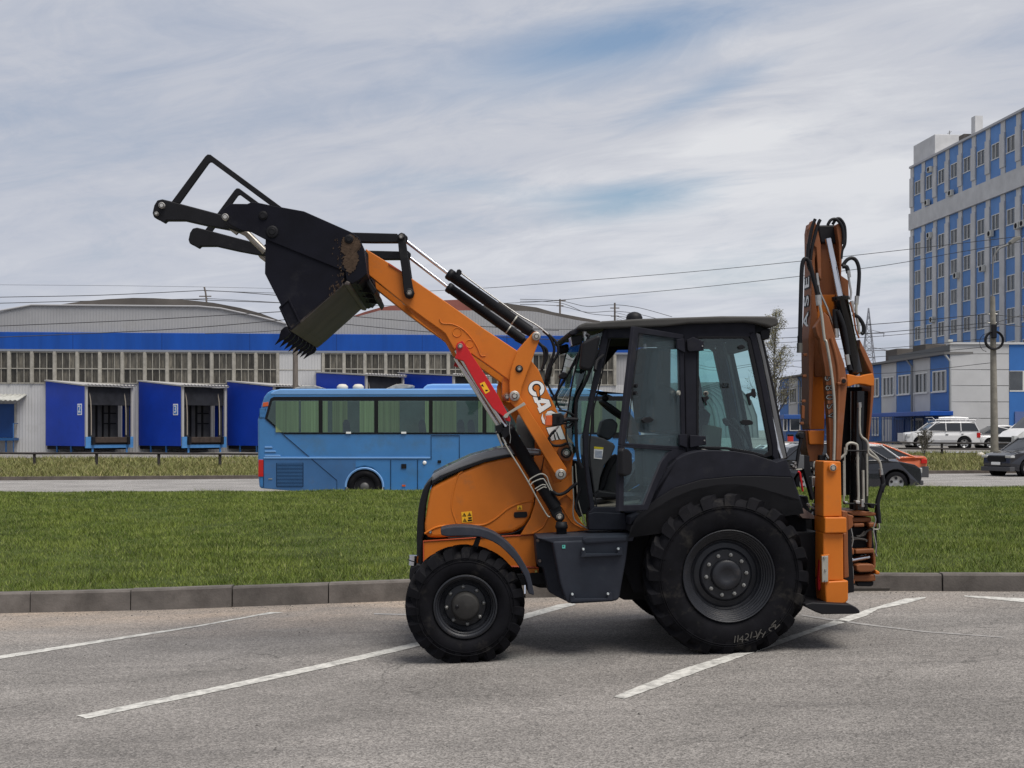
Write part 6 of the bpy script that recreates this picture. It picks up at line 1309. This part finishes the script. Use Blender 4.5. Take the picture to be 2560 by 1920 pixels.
# interior
inr = mat('interior_dark', (.016, .017, .019), .8, 0, .2, 6); dash = mat('dash_grey', (.055, .057, .06), .65, 0, .1, 6)
pr('floor', D_(300,1560, 900,1500, 1400,1480, 1400,1540, 900,1560, 330,1600), -.68, .68, mat('floor_mat', (.12, .105, .085), .9, 0, .3, 8, dirt=(.22, .18, .13), dirt_amt=.4), cab, .004, tv=-.68)
pr('front_cowl', R_(290,640, 440,700, 470,1290, 330,1300, 300,1000), -.5, .5, inr, cab, .01); pr('seat_side', R_(690,720, 800,560, 850,600, 850,1110, 600,1110, 640,900), .0, .3, dash, cab, .02)
pr('rear_bulkhead', D_(1050,1150, 1700,1190, 1790,1200, 1790,1500, 1050,1500), -.60, .60, inr, cab, .01)
pr('console', R_(440,330, 560,350, 640,375, 750,432, 775,470, 720,600, 640,700, 590,850, 565,1000, 555,1080, 510,1060, 490,880, 450,700, 432,450), -.34, .30, dash, cab, .012, seg=2)
pr('operator_label', R_(515,470, 628,480, 610,626, 510,615), -.345, -.341, white, cab, 0); pr('operator_label', R_(515,470, 628,480, 624,505, 514,497), -.347, -.3455, mat('label_yellow', (.6, .5, .02), .5), cab, 0)
for k in range(6): pr('label_text', R_(524, 518 + k * 15, 612, 526 + k * 15, 611, 532 + k * 15, 524, 524 + k * 15), -.347, -.3455, mat('label_blue', (.10, .16, .30), .5), cab, 0)
pr('steering_column', R_(572,340, 592,240, 610,170, 640,138, 740,130, 810,190, 790,290, 740,360, 690,400), -.12, .10, dash, cab, .02)
c0, c1 = p3(D_(385,755)[0], 0), p3(D_(560,885)[0], 0); cc = (c0 + c1) / 2; ax = (c1 - c0).normalized(); rr = (c1 - c0).length / 2 * 1.12
obj('steering_wheel', MB().tube([cc + ax * rr * math.cos(a * .2618) + Vector((0, 1, 0)) * .19 * math.sin(a * .2618) for a in range(25)], .020, 8, False).tube([cc - ax * rr, cc + ax * rr], .022, 8), gasket, cab)
q = p3(D_(410,722)[0], -.10); obj('steering_knob', MB().lathe((q.x, q.z), [(.001, -.12), (.028, -.11), (.034, -.09), (.024, -.06), (.001, -.05)], 12), gasket, cab)
pr('seat', D_(655,360, 690,336, 850,334, 854,520, 846,600, 915,638, 960,670, 985,720, 1000,1010, 870,1000, 720,985, 690,880, 672,720, 640,712, 612,690, 610,600, 625,540, 680,525, 688,490, 655,430), -.24, .24, inr, cab, .03, seg=3)
pr('seat_base', D_(600,1010, 1000,1000, 1080,1080, 1060,1400, 700,1400, 690,1130), -.24, .24, dash, cab, .03)
pr('armrest', D_(1140,820, 1170,800, 1222,845, 1180,1000, 1150,1110, 1130,1110), .1, .3, inr, cab, .02)
pr('storage_box', D_(1190,925, 1308,950, 1300,1100, 1175,1098), -.10, .25, mat('box_olive', (.10, .11, .085), .7), cab, .01)
for P in (D_(1335,905, 1400,960, 1440,1020, 1482,1120), D_(1400,905, 1450,960, 1495,1030, 1535,1130)):
    tb('control_lever', P, -.2, .014, gasket, cab, 8, 3); q = p3(P[0], -.2); obj('lever_knob', MB().tube([q + Vector((-.02, 0, .03)), q, q + Vector((.02, 0, -.03))], [.018, .028, .018], 10), gasket, cab)
pr('rear_frame_post', D_(1150,330, 1205,350, 1260,640, 1330,1090, 1290,1090, 1225,850), .55, .60, gasket, cab, .006, tv=-.10)
pr('pedal', R_(565,1000, 600,860, 700,600, 790,560, 790,640, 700,780, 650,950, 600,1020), -.18, -.05, gasket, cab, .01); pr('gear_housing', R_(580,1010, 790,1040, 790,1090, 530,1100, 510,1070), -.5, -.1, gasket, cab, .01)
# sill, fender, wheel well
pr('door_sill', R_(440,1285, 520,1265, 900,1280, 905,1378, 940,1490, 450,1490, 440,1380), -.74, -.55, cabm, cab, .01)
pr('sill_edge', R_(520,1205, 830,1210, 830,1280, 440,1282), -.735, -.6, cabm, cab, .006); pr('sill_trim', R_(850,1236, 1140,1232, 1135,1272, 890,1278), -.78, -.6, cabm, cab, .004)
FT = D_(1035,1152, 1130,1128, 1250,1124, 1400,1130, 1550,1155, 1700,1205, 1725,1214, 1802,1190, 1835,1300, 1850,1330)
FB = D_(1840,1331, 1600,1320, 1400,1325, 1150,1350, 950,1410, 800,1500, 690,1600, 640,1660, 600,1700, 600,1640, 735,1585, 765,1490, 815,1375, 885,1262, 960,1190)
fender = pr('fender', FT + FB, -1.0, -.60, cabm, None, .035, True, seg=4)
ARC = H_(118,500, 130,450, 200,392, 330,300, 480,212, 650,145, 850,108, 1000,102, 1150,125, 1300,178, 1440,235, 1530,235)
pr('fender_lip', D_(640,1650, 690,1600, 800,1500, 950,1410, 1150,1350, 1400,1326, 1600,1322, 1840,1332, 1872,1420, 1920,1560) + ARC[::-1], -1.04, -.62, gasket, fender, .008)
tb('fender_rear_edge', D_(1840,1325, 1870,1420, 1915,1555), -.98, .012, cabm, fender, 8)
q = m(ARC, -1.04); c = cr; V = []
in_ = [(c[0] + (x - c[0]) * 1.0, z) for x, z in q]
pr('wheel_well', H_(60,520, 130,300, 480,100, 900,20, 1400,60, 1560,240, 1600,700, 1560,1000, 150,1000, 60,800), -.64, -.60, darkm, None, 0, True)
pr('fender_rear_panel', D_(1800,1195, 1840,1300, 1920,1560, 1900,1640, 1840,1600, 1780,1300), -.9, -.3, gasket, None, .01, True)
# fuel tank / step box
tank = pr('fuel_tank', G_(1432,262, 2112,236, 2090,420, 2050,640, 2030,760, 2018,785, 1960,800, 1610,820, 1575,812, 1555,795, 1500,640, 1465,450), -.98, -.50, plast, None, .018, seg=3)
pr('tank_front', G_(1278,213, 1440,262, 1470,450, 1510,660, 1560,800, 1480,760, 1400,715, 1350,500, 1300,480, 1290,380), -.72, -.42, plast, tank, .012, tv=-.72)
pr('tank_top', G_(1278,210, 1500,196, 1750,190, 2130,185, 2112,238, 1700,252, 1432,264), -.97, -.45, plast, tank, .01, tv=-.72)
pr('tank_bulge', G_(1700,230, 1740,215, 2112,205, 2105,265, 1730,290, 1700,270), -1.0, -.9, plast, tank, .02)
for y0, xa, xb in ((0, 1690, 2052), (402, 1592, 1960)):
    pr('step_tread', G_(xa, 330 + y0, xa + 30, 322 + y0, xa + 40, 372 + y0, xb - 40, 368 + y0, xb - 30, 312 + y0, xb, 318 + y0, xb + 8, 392 + y0 - 5, xa - 2, 405 + y0), -1.03, -.985, plast, tank, .006)
    for x in ((xa + 17), (xb - 33)): pin('bolt', G_(x, 332 + y0 - (4 if x > xb - 100 else 0))[0], -1.03, 3.0, mat('white_bolt', (.6, .62, .62), .3), .01, tank)
for p in ((1303,254), (1319,437)): pin('bolt', G_(*p)[0], -.73, 4.2, mat('bronze_bolt', (.25, .20, .17), .5, .3), .012, tank)
c = p3(G_(1512,150)[0], -.72); mb = MB(); V = []
for h, rr in ((.13, .01), (.13, .048), (.105, .05), (.10, .054), (.075, .054), (.07, .046), (-.02, .046)): V += [(c.x + rr * math.cos(a * .314), -.72 + rr * math.sin(a * .314), c.z - .07 + h) for a in range(20)]
obj('filler_neck', mb.add(V, [(i*20+k, i*20+(k+1)%20, i*20+20+(k+1)%20, i*20+20+k) for i in range(6) for k in range(20)], True), gasket, tank)
o = pr('fuel_symbol', G_(1518,294, 1546,294, 1546,325, 1518,325), -.984, -.9815, mat('fuel_label_teal', (.10, .45, .38), .5), tank, 0); pr('fuel_symbol', G_(1524,300, 1534,300, 1534,310, 1524,310), -.9855, -.9845, plast, tank, 0)
# front mudguard
mg = pr('mudguard', Y_(798,525, 812,512, 850,500, 920,492, 1000,491, 1080,495, 1150,505, 1230,528, 1300,560, 1365,605, 1420,652, 1480,715, 1530,785, 1570,850, 1600,905, 1622,1000, 1642,1095, 1638,1115, 1618,1105, 1590,1095, 1580,1010, 1560,950, 1515,868, 1460,790, 1400,728, 1335,668, 1270,628, 1200,600, 1150,585, 1060,578, 950,578, 860,582, 805,570), -1.08, -.78, plast, None, .010, seg=3)
pr('mudguard_bracket', Y_(1120,590, 1165,590, 1130,700, 1060,710, 1050,670, 1090,665), -.98, -.93, black, mg, .004)
obj('mudguard', MB().prism(m(Y_(805,545, 850,500, 1000,491, 1150,505, 1300,560, 1420,652, 1530,785, 1600,905, 1642,1110, 1590,1095, 1515,868, 1400,728, 1270,628, 1150,585, 950,578, 860,582), -1.08), .78, 1.08), plast, root, .01)
# front lamp and bumper
c = p3(Y_(560,800)[0], -.36); V = []
tb('front_marker', Y_(562,752, 556,840), -.40, .050, chrome, None, 16); tb('front_marker', Y_(556,798, 554,806), -.40, .052, gasket, None, 16)
pr('front_bumper', Y_(520,880, 530,850, 600,820, 700,860, 690,960, 540,1000, 512,960), -.45, .45, gasket, None, .02)
# ================================ rear: stabilisers, swing frame, boom, stick
SB = -1.06
for s in (1, -1):
    w0, w1 = SB * s, (SB + .25) * s
    q = lambda P: m(P, SB)
    so_ = obj('stabiliser', MB().prism(q(F_(350,452, 481,456, 488,864, 350,866)), w0, w1), orange, root, .010, seg=3)
    obj('collar', MB().prism(q(F_(354,868, 515,868, 516,982, 354,985)), w0 - .03 * s, w1 + .03 * s), orange, so_, .010, seg=3)
    obj('stabiliser_tube', MB().prism(q(F_(352,984, 500,988, 503,1340, 352,1340)), w0 + .008 * s, w1), orange, so_, .010)
    obj('foot_cover', MB().prism(q(F_(356,1345, 530,1335, 531,1478, 512,1500, 445,1528, 368,1530, 362,1450)), w0 - .02 * s, w1 + .02 * s), orange, so_, .012, seg=3)
    obj('foot_pad', MB().prism(q(F_(185,1497, 240,1486, 520,1500, 560,1520, 588,1545, 590,1564, 560,1570, 312,1573, 262,1555, 190,1520)), w0 - .12 * s, w1 + .12 * s), gasket, so_, .012, seg=3)
    if s > 0:
        pin('pivot_pin', F_(420,502)[0], SB - .012, 8.6, mat('machined_pin', (.4, .4, .4), .4), .02, so_, 12, False, orange)
        pr('wear_plate', X_(62,908, 150,898, 148,930, 140,1165, 142,1205, 66,1212), SB - .035, SB - .005, orange, so_, .004); pr('wear_shim', X_(64,920, 134,914, 132,1198, 68,1204), SB - .048, SB - .036, galv, so_, .004)
        for p in ((90,932), (102,1068), (100,1190)): pin('bolt', X_(*p)[0], SB - .048, 3.0, steel, .012, so_)
pr('rear_frame', PX(1990,1330, 2050,1330, 2050,1500, 1995,1500, 1960,1400), -.8, .8, black, None, .01); pr('rear_frame', PX(2050,1290, 2100,1290, 2110,1470, 2050,1480), -.8, .8, black, None, .01, tv=-.5)
pr('red_tool_strap', X_(40,960, 58,950, 62,1200, 75,1250, 30,1300, 25,1180), -.95, -.9, redp, None, .004)
for P in (X_(284,422, 330,425, 348,440, 350,640, 352,900, 362,1150, 305,1165, 298,670, 322,665, 322,505, 284,500), X_(345,462, 405,475, 416,490, 400,510, 410,580, 395,605, 350,640)): pr('slide_clamp', P, -.86, -.5, orange_d, None, .015, seg=3)
for P in (X_(345,1150, 372,1160, 378,1310, 345,1320), X_(372,1120, 420,1175, 432,1210, 410,1240, 375,1240), X_(345,790, 420,840, 420,905, 350,910)): pr('slide_clamp', P, -.7, -.4, orange_d, None, .015, seg=3)
for P, a, b, mt in ((X_(345,437, 500,425, 660,445, 660,478, 575,483, 400,475), -.42, .1, orange_d), (X_(390,500, 605,492, 608,545, 400,555), -.38, .05, orange_d), (X_(412,563, 530,560, 530,600, 412,602), -.42, .0, orange_d), (X_(575,555, 665,552, 666,600, 578,604), -.42, .0, orange_d), (X_(430,846, 635,835, 642,885, 430,895), -.42, .1, orange_d), (X_(440,1020, 480,1005, 620,1005, 645,1030, 645,1075, 600,1092, 480,1095, 442,1075), -.45, .1, orange_d), (X_(412,1130, 650,1118, 655,1190, 600,1195, 412,1195), -.40, .1, orange_d), (X_(440,1200, 635,1195, 628,1240, 600,1250, 450,1248), -.38, .1, black), (X_(648,1065, 700,1092, 698,1120, 650,1120), -.42, -.2, orange), (X_(620,880, 652,885, 655,1050, 630,1050), -.40, -.2, orange_d), (X_(350,600, 612,600, 640,835, 430,850, 350,850), -.30, .1, black), (X_(350,900, 612,890, 640,1120, 350,1130), -.25, .1, gasket), (X_(575,600, 612,600, 612,830, 575,830), -.36, -.2, orange_d), (X_(440,410, 585,408, 590,430, 440,432), -.3, .0, gasket)):
    pr('swing_casting' if mt is orange_d else 'swing_frame', P, a, b, mt, None, .012, seg=3)
tb('swing_cylinder_rod', X_(385,965, 450,950, 580,925), -.34, .024, chrome, None, 14)
for P in (X_(360,770, 430,730, 540,740, 548,760), X_(440,700, 520,690, 550,650, 610,620, 640,660), X_(360,700, 450,720, 530,650)): tb('small_hose', P, -.36, .010, mat('grey_hose', (.07, .065, .06), .6), None, 8, 4)
for P in (X_(382,615, 395,680, 402,740, 395,790, 380,850, 375,940, 400,1040, 405,1170), X_(640,480, 650,530, 625,620, 640,720, 655,800, 650,880, 665,920)): tb('safety_chain', P, -.5, .006, steel, None, 5, 4)
tb('grease_pipe', X_(620,620, 640,625, 690,620, 685,560), -.45, .006, galv, None, 6, 3)
# boom and stick
bm = obj('boom', MB().prism(m(E_(298,185, 312,108, 330,112, 352,225, 372,300, 345,330, 325,420, 318,700, 345,880, 335,1000) + U_(545,95, 524,560, 504,1006, 490,1003, 482,950, 486,500, 480,100) + E_(288,900, 294,700, 300,420), -.34), -.34, -.09), orange_d, root, .006); tag(bm, 'folded boom with lettering on its left side')
pr('boom_web', U_(515,60, 640,60, 665,500, 672,800, 668,1000, 505,1006, 520,560), -.20, .0, orange, bm, .006, tv=-.30)
pr('boom_web', E_(340,230, 375,150, 520,150, 545,300, 550,700, 606,735, 600,800, 500,1040, 420,1400, 330,1400, 310,1000, 300,700, 302,420), -.22, .0, orange_d, bm, .006, tv=-.25)
pr('boom_cross_plate', E_(350,720, 490,718, 470,900, 420,880, 385,860, 340,960), -.27, -.225, orange, bm, .004)
pr('boom_head', E_(498,140, 530,120, 548,190, 552,300, 542,560, 600,600, 606,742, 572,732, 545,700, 530,560, 522,300), -.34, .05, orange_d, bm, .006)
pr('boom_head', E_(270,170, 298,104, 325,112, 345,160, 372,300, 376,600, 350,560, 335,330, 300,300), -.36, -.28, orange_d, bm, .006)
pr('pin_block', E_(350,142, 498,138, 502,185, 522,292, 372,292, 352,200), -.26, .04, gasket, bm, .015)
for ch, y in (('C', 1080), ('A', 925), ('S', 760), ('E', 610)):
    ed = float(np.interp(y, [420, 700, 900, 1300], [300, 294, 288, 285])); uu, z = m1(E_(ed, y)[0], -.34); uu -= .005
    for s_, mt, off in ((.225, blackv, .014), (.215, white, .003)): obj('letter', text_mb(ch, s_, (uu - (.003 if mt is white else .0015), -.215, z), (0, 0, 1), (0, 1, 0), off), mt, bm)
stick = pr('stick', E_(400,860, 440,900, 500,1100, 568,1290, 585,1400) + U_(862,560, 848,720, 832,900, 815,1100, 800,1312, 690,1312, 685,1000, 665,700, 640,400, 590,110) + E_(345,1060, 325,985, 365,925), -.50, -.40, orange_d, None, .008); tag(stick, 'stick with 580SV lettering')
tb('stick_weld_rib', U_(700,100, 745,260, 775,450, 775,700, 765,1000, 755,1300), -.503, .016, orange_d, stick, 8, 3)
pr('stick_plate', U_(985,110, 1012,165, 1062,262, 1112,372, 1132,500, 1130,620, 1102,900, 1078,1112, 1062,1112, 1085,850, 1096,640, 1100,450, 1040,330, 985,200), -.42, -.10, orange_d, stick, .006)
pr('stick_bridge', U_(858,455, 900,460, 950,472, 1000,474, 1060,455, 1116,447, 1128,500, 1126,572, 1100,572, 1040,556, 985,550, 930,560, 880,577, 862,576), -.50, -.36, orange, stick, .006)
pr('cylinder_shroud', U_(862,578, 1098,575, 1094,700, 1078,900, 1072,1110, 1074,1659, 830,1659, 800,1312, 832,900), -.16, .08, gasket, stick, .01, tv=-.30)
obj('boom_cylinder', MB().tube([p3(U_(985,625)[0], -.28), p3(X_(465,405)[0], -.28)], .085, 24), mat('gloss_black', (.008, .008, .009), .22, 0, 0, coat=.5), root)
gb = MC['gloss_black']
ac_ = obj('stick_cylinder', MB().tube([p3(N_(832,468)[0], -.40), p3(N_(835,510)[0], -.40), p3(N_(836,512)[0], -.40), p3(N_(1010,1345)[0], -.40)], [.078, .078, .067, .064], 28), gb, root)
obj('piston_rod', MB().tube([p3(E_(432,255)[0], -.36), p3(N_(825,465)[0], -.40)], rd(8.4, -.4), 20), chrome, ac_)
obj('end_cap', MB().tube([p3(N_(985,1330)[0], -.40), p3(N_(1010,1375)[0], -.40)], [.07, .03], 20), gb, ac_)
pr('lower_stick', U_(447,1010, 640,1010, 632,1180, 605,1320, 490,1320, 462,1180), -.30, -.05, orange_d, None, .008); pr('lower_stick', U_(475,1010, 640,1012, 630,1150, 490,1150), -.33, -.29, orange, None, .008)
for p in ((445,265), (437,475), (428,722), (412,942)): pr('grease_stud', U_(p[0]-15,p[1]-14, p[0]+25,p[1]-16, p[0]+25,p[1]+14, p[0]-15,p[1]+12), -.36, -.33, orange_d, bm, .006)
pr('side_strip', U_(415,760, 445,770, 440,900, 412,890), -.37, -.33, orange_d, bm, .004)
pin('pivot_pin', U_(822,525)[0], -.515, 6, gasket, .02, stick, 10, False, orange_d); pr('grease_stud', U_(765,535, 800,530, 805,560, 770,562), -.54, -.50, orange_d, stick, .006)
pin('pivot_pin', U_(400,1060)[0], -.32, 7, gasket, .05, None, 9, False, gasket)
# model lettering along the stick
for k, ch in enumerate('580SV'):
    f_ = k / 4; a, b = U_(674 + 26 * f_, 500 + 365 * f_)[0]; q = p3((a, b), -.502); dv_ = R(-86 + 4 * f_)
    ex, ey = (math.cos(dv_), 0, math.sin(dv_)), (-math.sin(dv_), 0, math.cos(dv_))
    obj('letter_outline', text_mb(ch, .10, (q.x, -.5015, q.z), ex, ey, .006), blackv, stick); obj('letter', text_mb(ch, .10, (q.x, -.5025, q.z), ex, ey, -.002), mat('silver_letter', (.28, .27, .26), .4), stick)
# pipes and hoses of the boom
for P, v, r_, mt, sm in (
    (E_(362,800, 380,900, 402,1090) + U_(655,140, 700,400, 732,700, 736,1000, 728,1305), -.53, .013, galv, 3), (E_(345,560, 362,690, 420,820, 475,970), -.42, .010, steel, 3),
    (E_(198,1085, 205,800, 212,550, 222,450, 245,420, 275,450, 305,560, 325,640, 348,730), -.45, .019, hosem, 5), (E_(290,520, 310,600, 330,660, 345,730), -.42, .016, hosem, 4),
    (E_(550,482, 590,430, 635,416, 672,450, 690,540, 678,730), -.40, .017, hosem, 5), (E_(552,485, 585,490, 600,540), -.42, .020, hosem, 3), (E_(640,880, 690,915, 725,975, 725,1030, 708,1042), -.42, .018, hosem, 5),
    (E_(490,840, 492,930, 500,1000), -.45, .024, hosem, 2), (E_(510,850, 560,980, 590,1150, 600,1220), -.47, .022, hosem, 4), (E_(600,1290, 615,1345), -.48, .024, gasket, 1),
    (E_(265,420, 272,300, 300,160, 325,92), -.40, .015, hosem, 4), (E_(285,430, 300,320, 330,200, 355,120, 368,98), -.40, .015, hosem, 4), (E_(268,300, 262,400, 268,470, 285,520), -.42, .015, hosem, 4),
    (E_(428,142, 455,100, 500,95, 545,150, 560,240, 555,300), -.35, .014, hosem, 5), (E_(470,135, 500,92, 535,95, 570,160, 572,290, 548,350, 540,420), -.33, .014, hosem, 5),
    (E_(600,560, 612,640, 622,700, 615,760), -.42, .010, steel, 3), (E_(668,790, 665,860, 680,960, 690,1040), -.42, .012, galv, 3), (E_(610,780, 640,870, 660,1000, 690,1080), -.44, .008, orange_d, 2)):
    tb('hydraulic_hose' if mt in (hosem, gasket) else 'steel_pipe', P, v, r_, mt, bm, 10, sm)
for P, v, r_ in ((E_(350,722, 358,808), -.47, .028), (E_(338,540, 350,640), -.45, .014), (E_(672,730, 666,800), -.41, .020), (E_(600,520, 608,575), -.43, .017), (E_(628,770, 640,860), -.43, .017), (E_(497,1000, 500,1075), -.45, .024), (E_(585,1215, 600,1300), -.49, .022), (U_(982,735, 985,785), -.40, .020), (U_(965,1275, 962,1300), -.42, .017), (U_(1190,1390, 1200,1465), -.42, .020)):
    tb('hose_fitting', P, v, r_, steel if r_ != .0 else galv, bm, 8)
tb('hose_fitting', E_(197,1060, 197,1120), -.45, .022, gasket, bm, 8); tb('hose_fitting', E_(196,1120, 196,1200), -.45, .026, mat('dull_fitting', (.13, .13, .12), .5, .5), bm, 6)
for P, r_ in ((U_(760,1312, 845,1240, 852,1180, 862,1150, 895,1135, 940,1145, 962,1180, 965,1400, 972,1659) + X_(455,325), .013), (U_(985,780, 988,1040, 1050,1110, 1070,1170, 1072,1240, 1160,1300, 1190,1345, 1195,1400), .011), (U_(1075,1200, 1150,1270, 1180,1320, 1190,1370), .010), (U_(835,1180, 838,1659), .008), (U_(1055,1240, 1060,1659), .008), (F_(500,450, 502,760), .008), (F_(645,520, 648,790), .012)):
    tb('steel_pipe', P, -.44, r_, galv, root, 8, 3)
tb('hydraulic_hose', U_(1200,1450, 1215,1530, 1200,1620) + X_(735,120, 700,230, 672,330, 680,450, 690,560), -.42, .021, hosem, root, 10, 4)
tb('hydraulic_hose', X_(660,340, 650,440, 655,560, 650,650, 655,760, 655,900), -.40, .010, hosem, root, 8, 4)
tb('pipe_clamp', U_(865,1212, 1060,1212), -.46, .008, gasket, root, 6); tb('pipe_clamp', X_(300,345, 440,345, 560,345, 660,355), -.46, .008, gasket, root, 6)
for P in (X_(430,310, 485,315, 482,350, 435,345), X_(495,298, 523,300, 523,385, 495,385), X_(310,318, 350,322, 348,345, 312,342)): pr('hose_fitting', P, -.48, -.42, steel, root, .006)
pr('cable_bundle', X_(580,345, 650,350, 640,400, 600,395), -.44, -.36, gasket, root, .01)
# control valve cluster between cab and boom
pr('valve_bracket', W_(395,600, 470,612, 468,790, 382,798), -.5, -.46, mat('bracket_grey', (.13, .135, .14), .5, .3), None, .004)
pr('valve_bracket', W_(470,612, 540,622, 538,690, 545,720, 600,1180, 575,1200, 500,930, 455,760), -.48, -.40, gasket, None, .004); pr('valve_bracket', W_(672,612, 745,605, 745,690, 668,690), -.45, -.38, gasket, None, .004)
pr('valve_block', W_(565,892, 632,884, 632,1010, 575,1008), -.72, -.62, steel, None, .006); pr('valve_block', W_(620,905, 682,900, 676,1018, 625,1020), -.74, -.66, galv, None, .006); pin('bolt', W_(652,958)[0], -.745, 3, gasket, .004)
for P in (W_(595,860, 592,760, 598,710, 625,692, 690,690), W_(628,870, 624,770, 630,730, 655,712, 690,712), W_(655,830, 658,775), W_(555,782, 600,780)): tb('steel_pipe', P, -.70, .0065, galv, None, 6, 3)
pr('valve_block', W_(580,765, 628,768, 625,805, 582,805), -.74, -.68, hubm, None, .005)
for P in (W_(655,780, 650,880, 620,960, 605,1080, 615,1200, 600,1300, 610,1400), W_(640,1160, 640,1290, 600,1400, 520,1430, 440,1410), W_(620,1200, 560,1340, 470,1400, 380,1380), W_(300,1380, 420,1385, 540,1380)): tb('hydraulic_hose', P, -.66, .012, hosem, None, 8, 4)
tb('hose_fitting', W_(632,1030, 632,1160), -.68, .016, steel, None, 8)
tb('red_cable', W_(385,825, 410,840, 425,920, 450,1080), -.75, .010, redp, None, 6, 3)
for p in ((340,715), (318,750), (345,765)): pin('valve_knob', W_(*p)[0], -.60, 4.5, steel, .04)
tb('steel_pipe', W_(305,800, 440,795), -.60, .006, galv, None, 6)
pr('frame_shelf', W_(368,1270, 420,1275, 600,1395, 605,1440, 450,1430, 368,1350), -.75, -.3, mat('dusty_pink_steel', (.22, .16, .14), .7, 0, .3, 8), None, .004)
for p in ((520,1250), (545,1280), (590,1295), (592,1250)): pin('hose_fitting', W_(*p)[0], -.76, 3.2, steel, .03)
tb('boom_hose', W_(425,370, 420,450, 395,560, 385,640, 370,740), -.5, .016, hosem, None, 8, 4); pr('hose_cover', W_(395,350, 425,310, 470,310, 475,400, 430,405, 400,385), -.52, -.40, gasket, None, .015)
pr('lock_link', W_(745,595, 765,592, 798,640, 790,670, 760,640), -.5, -.46, steel, None, .006)
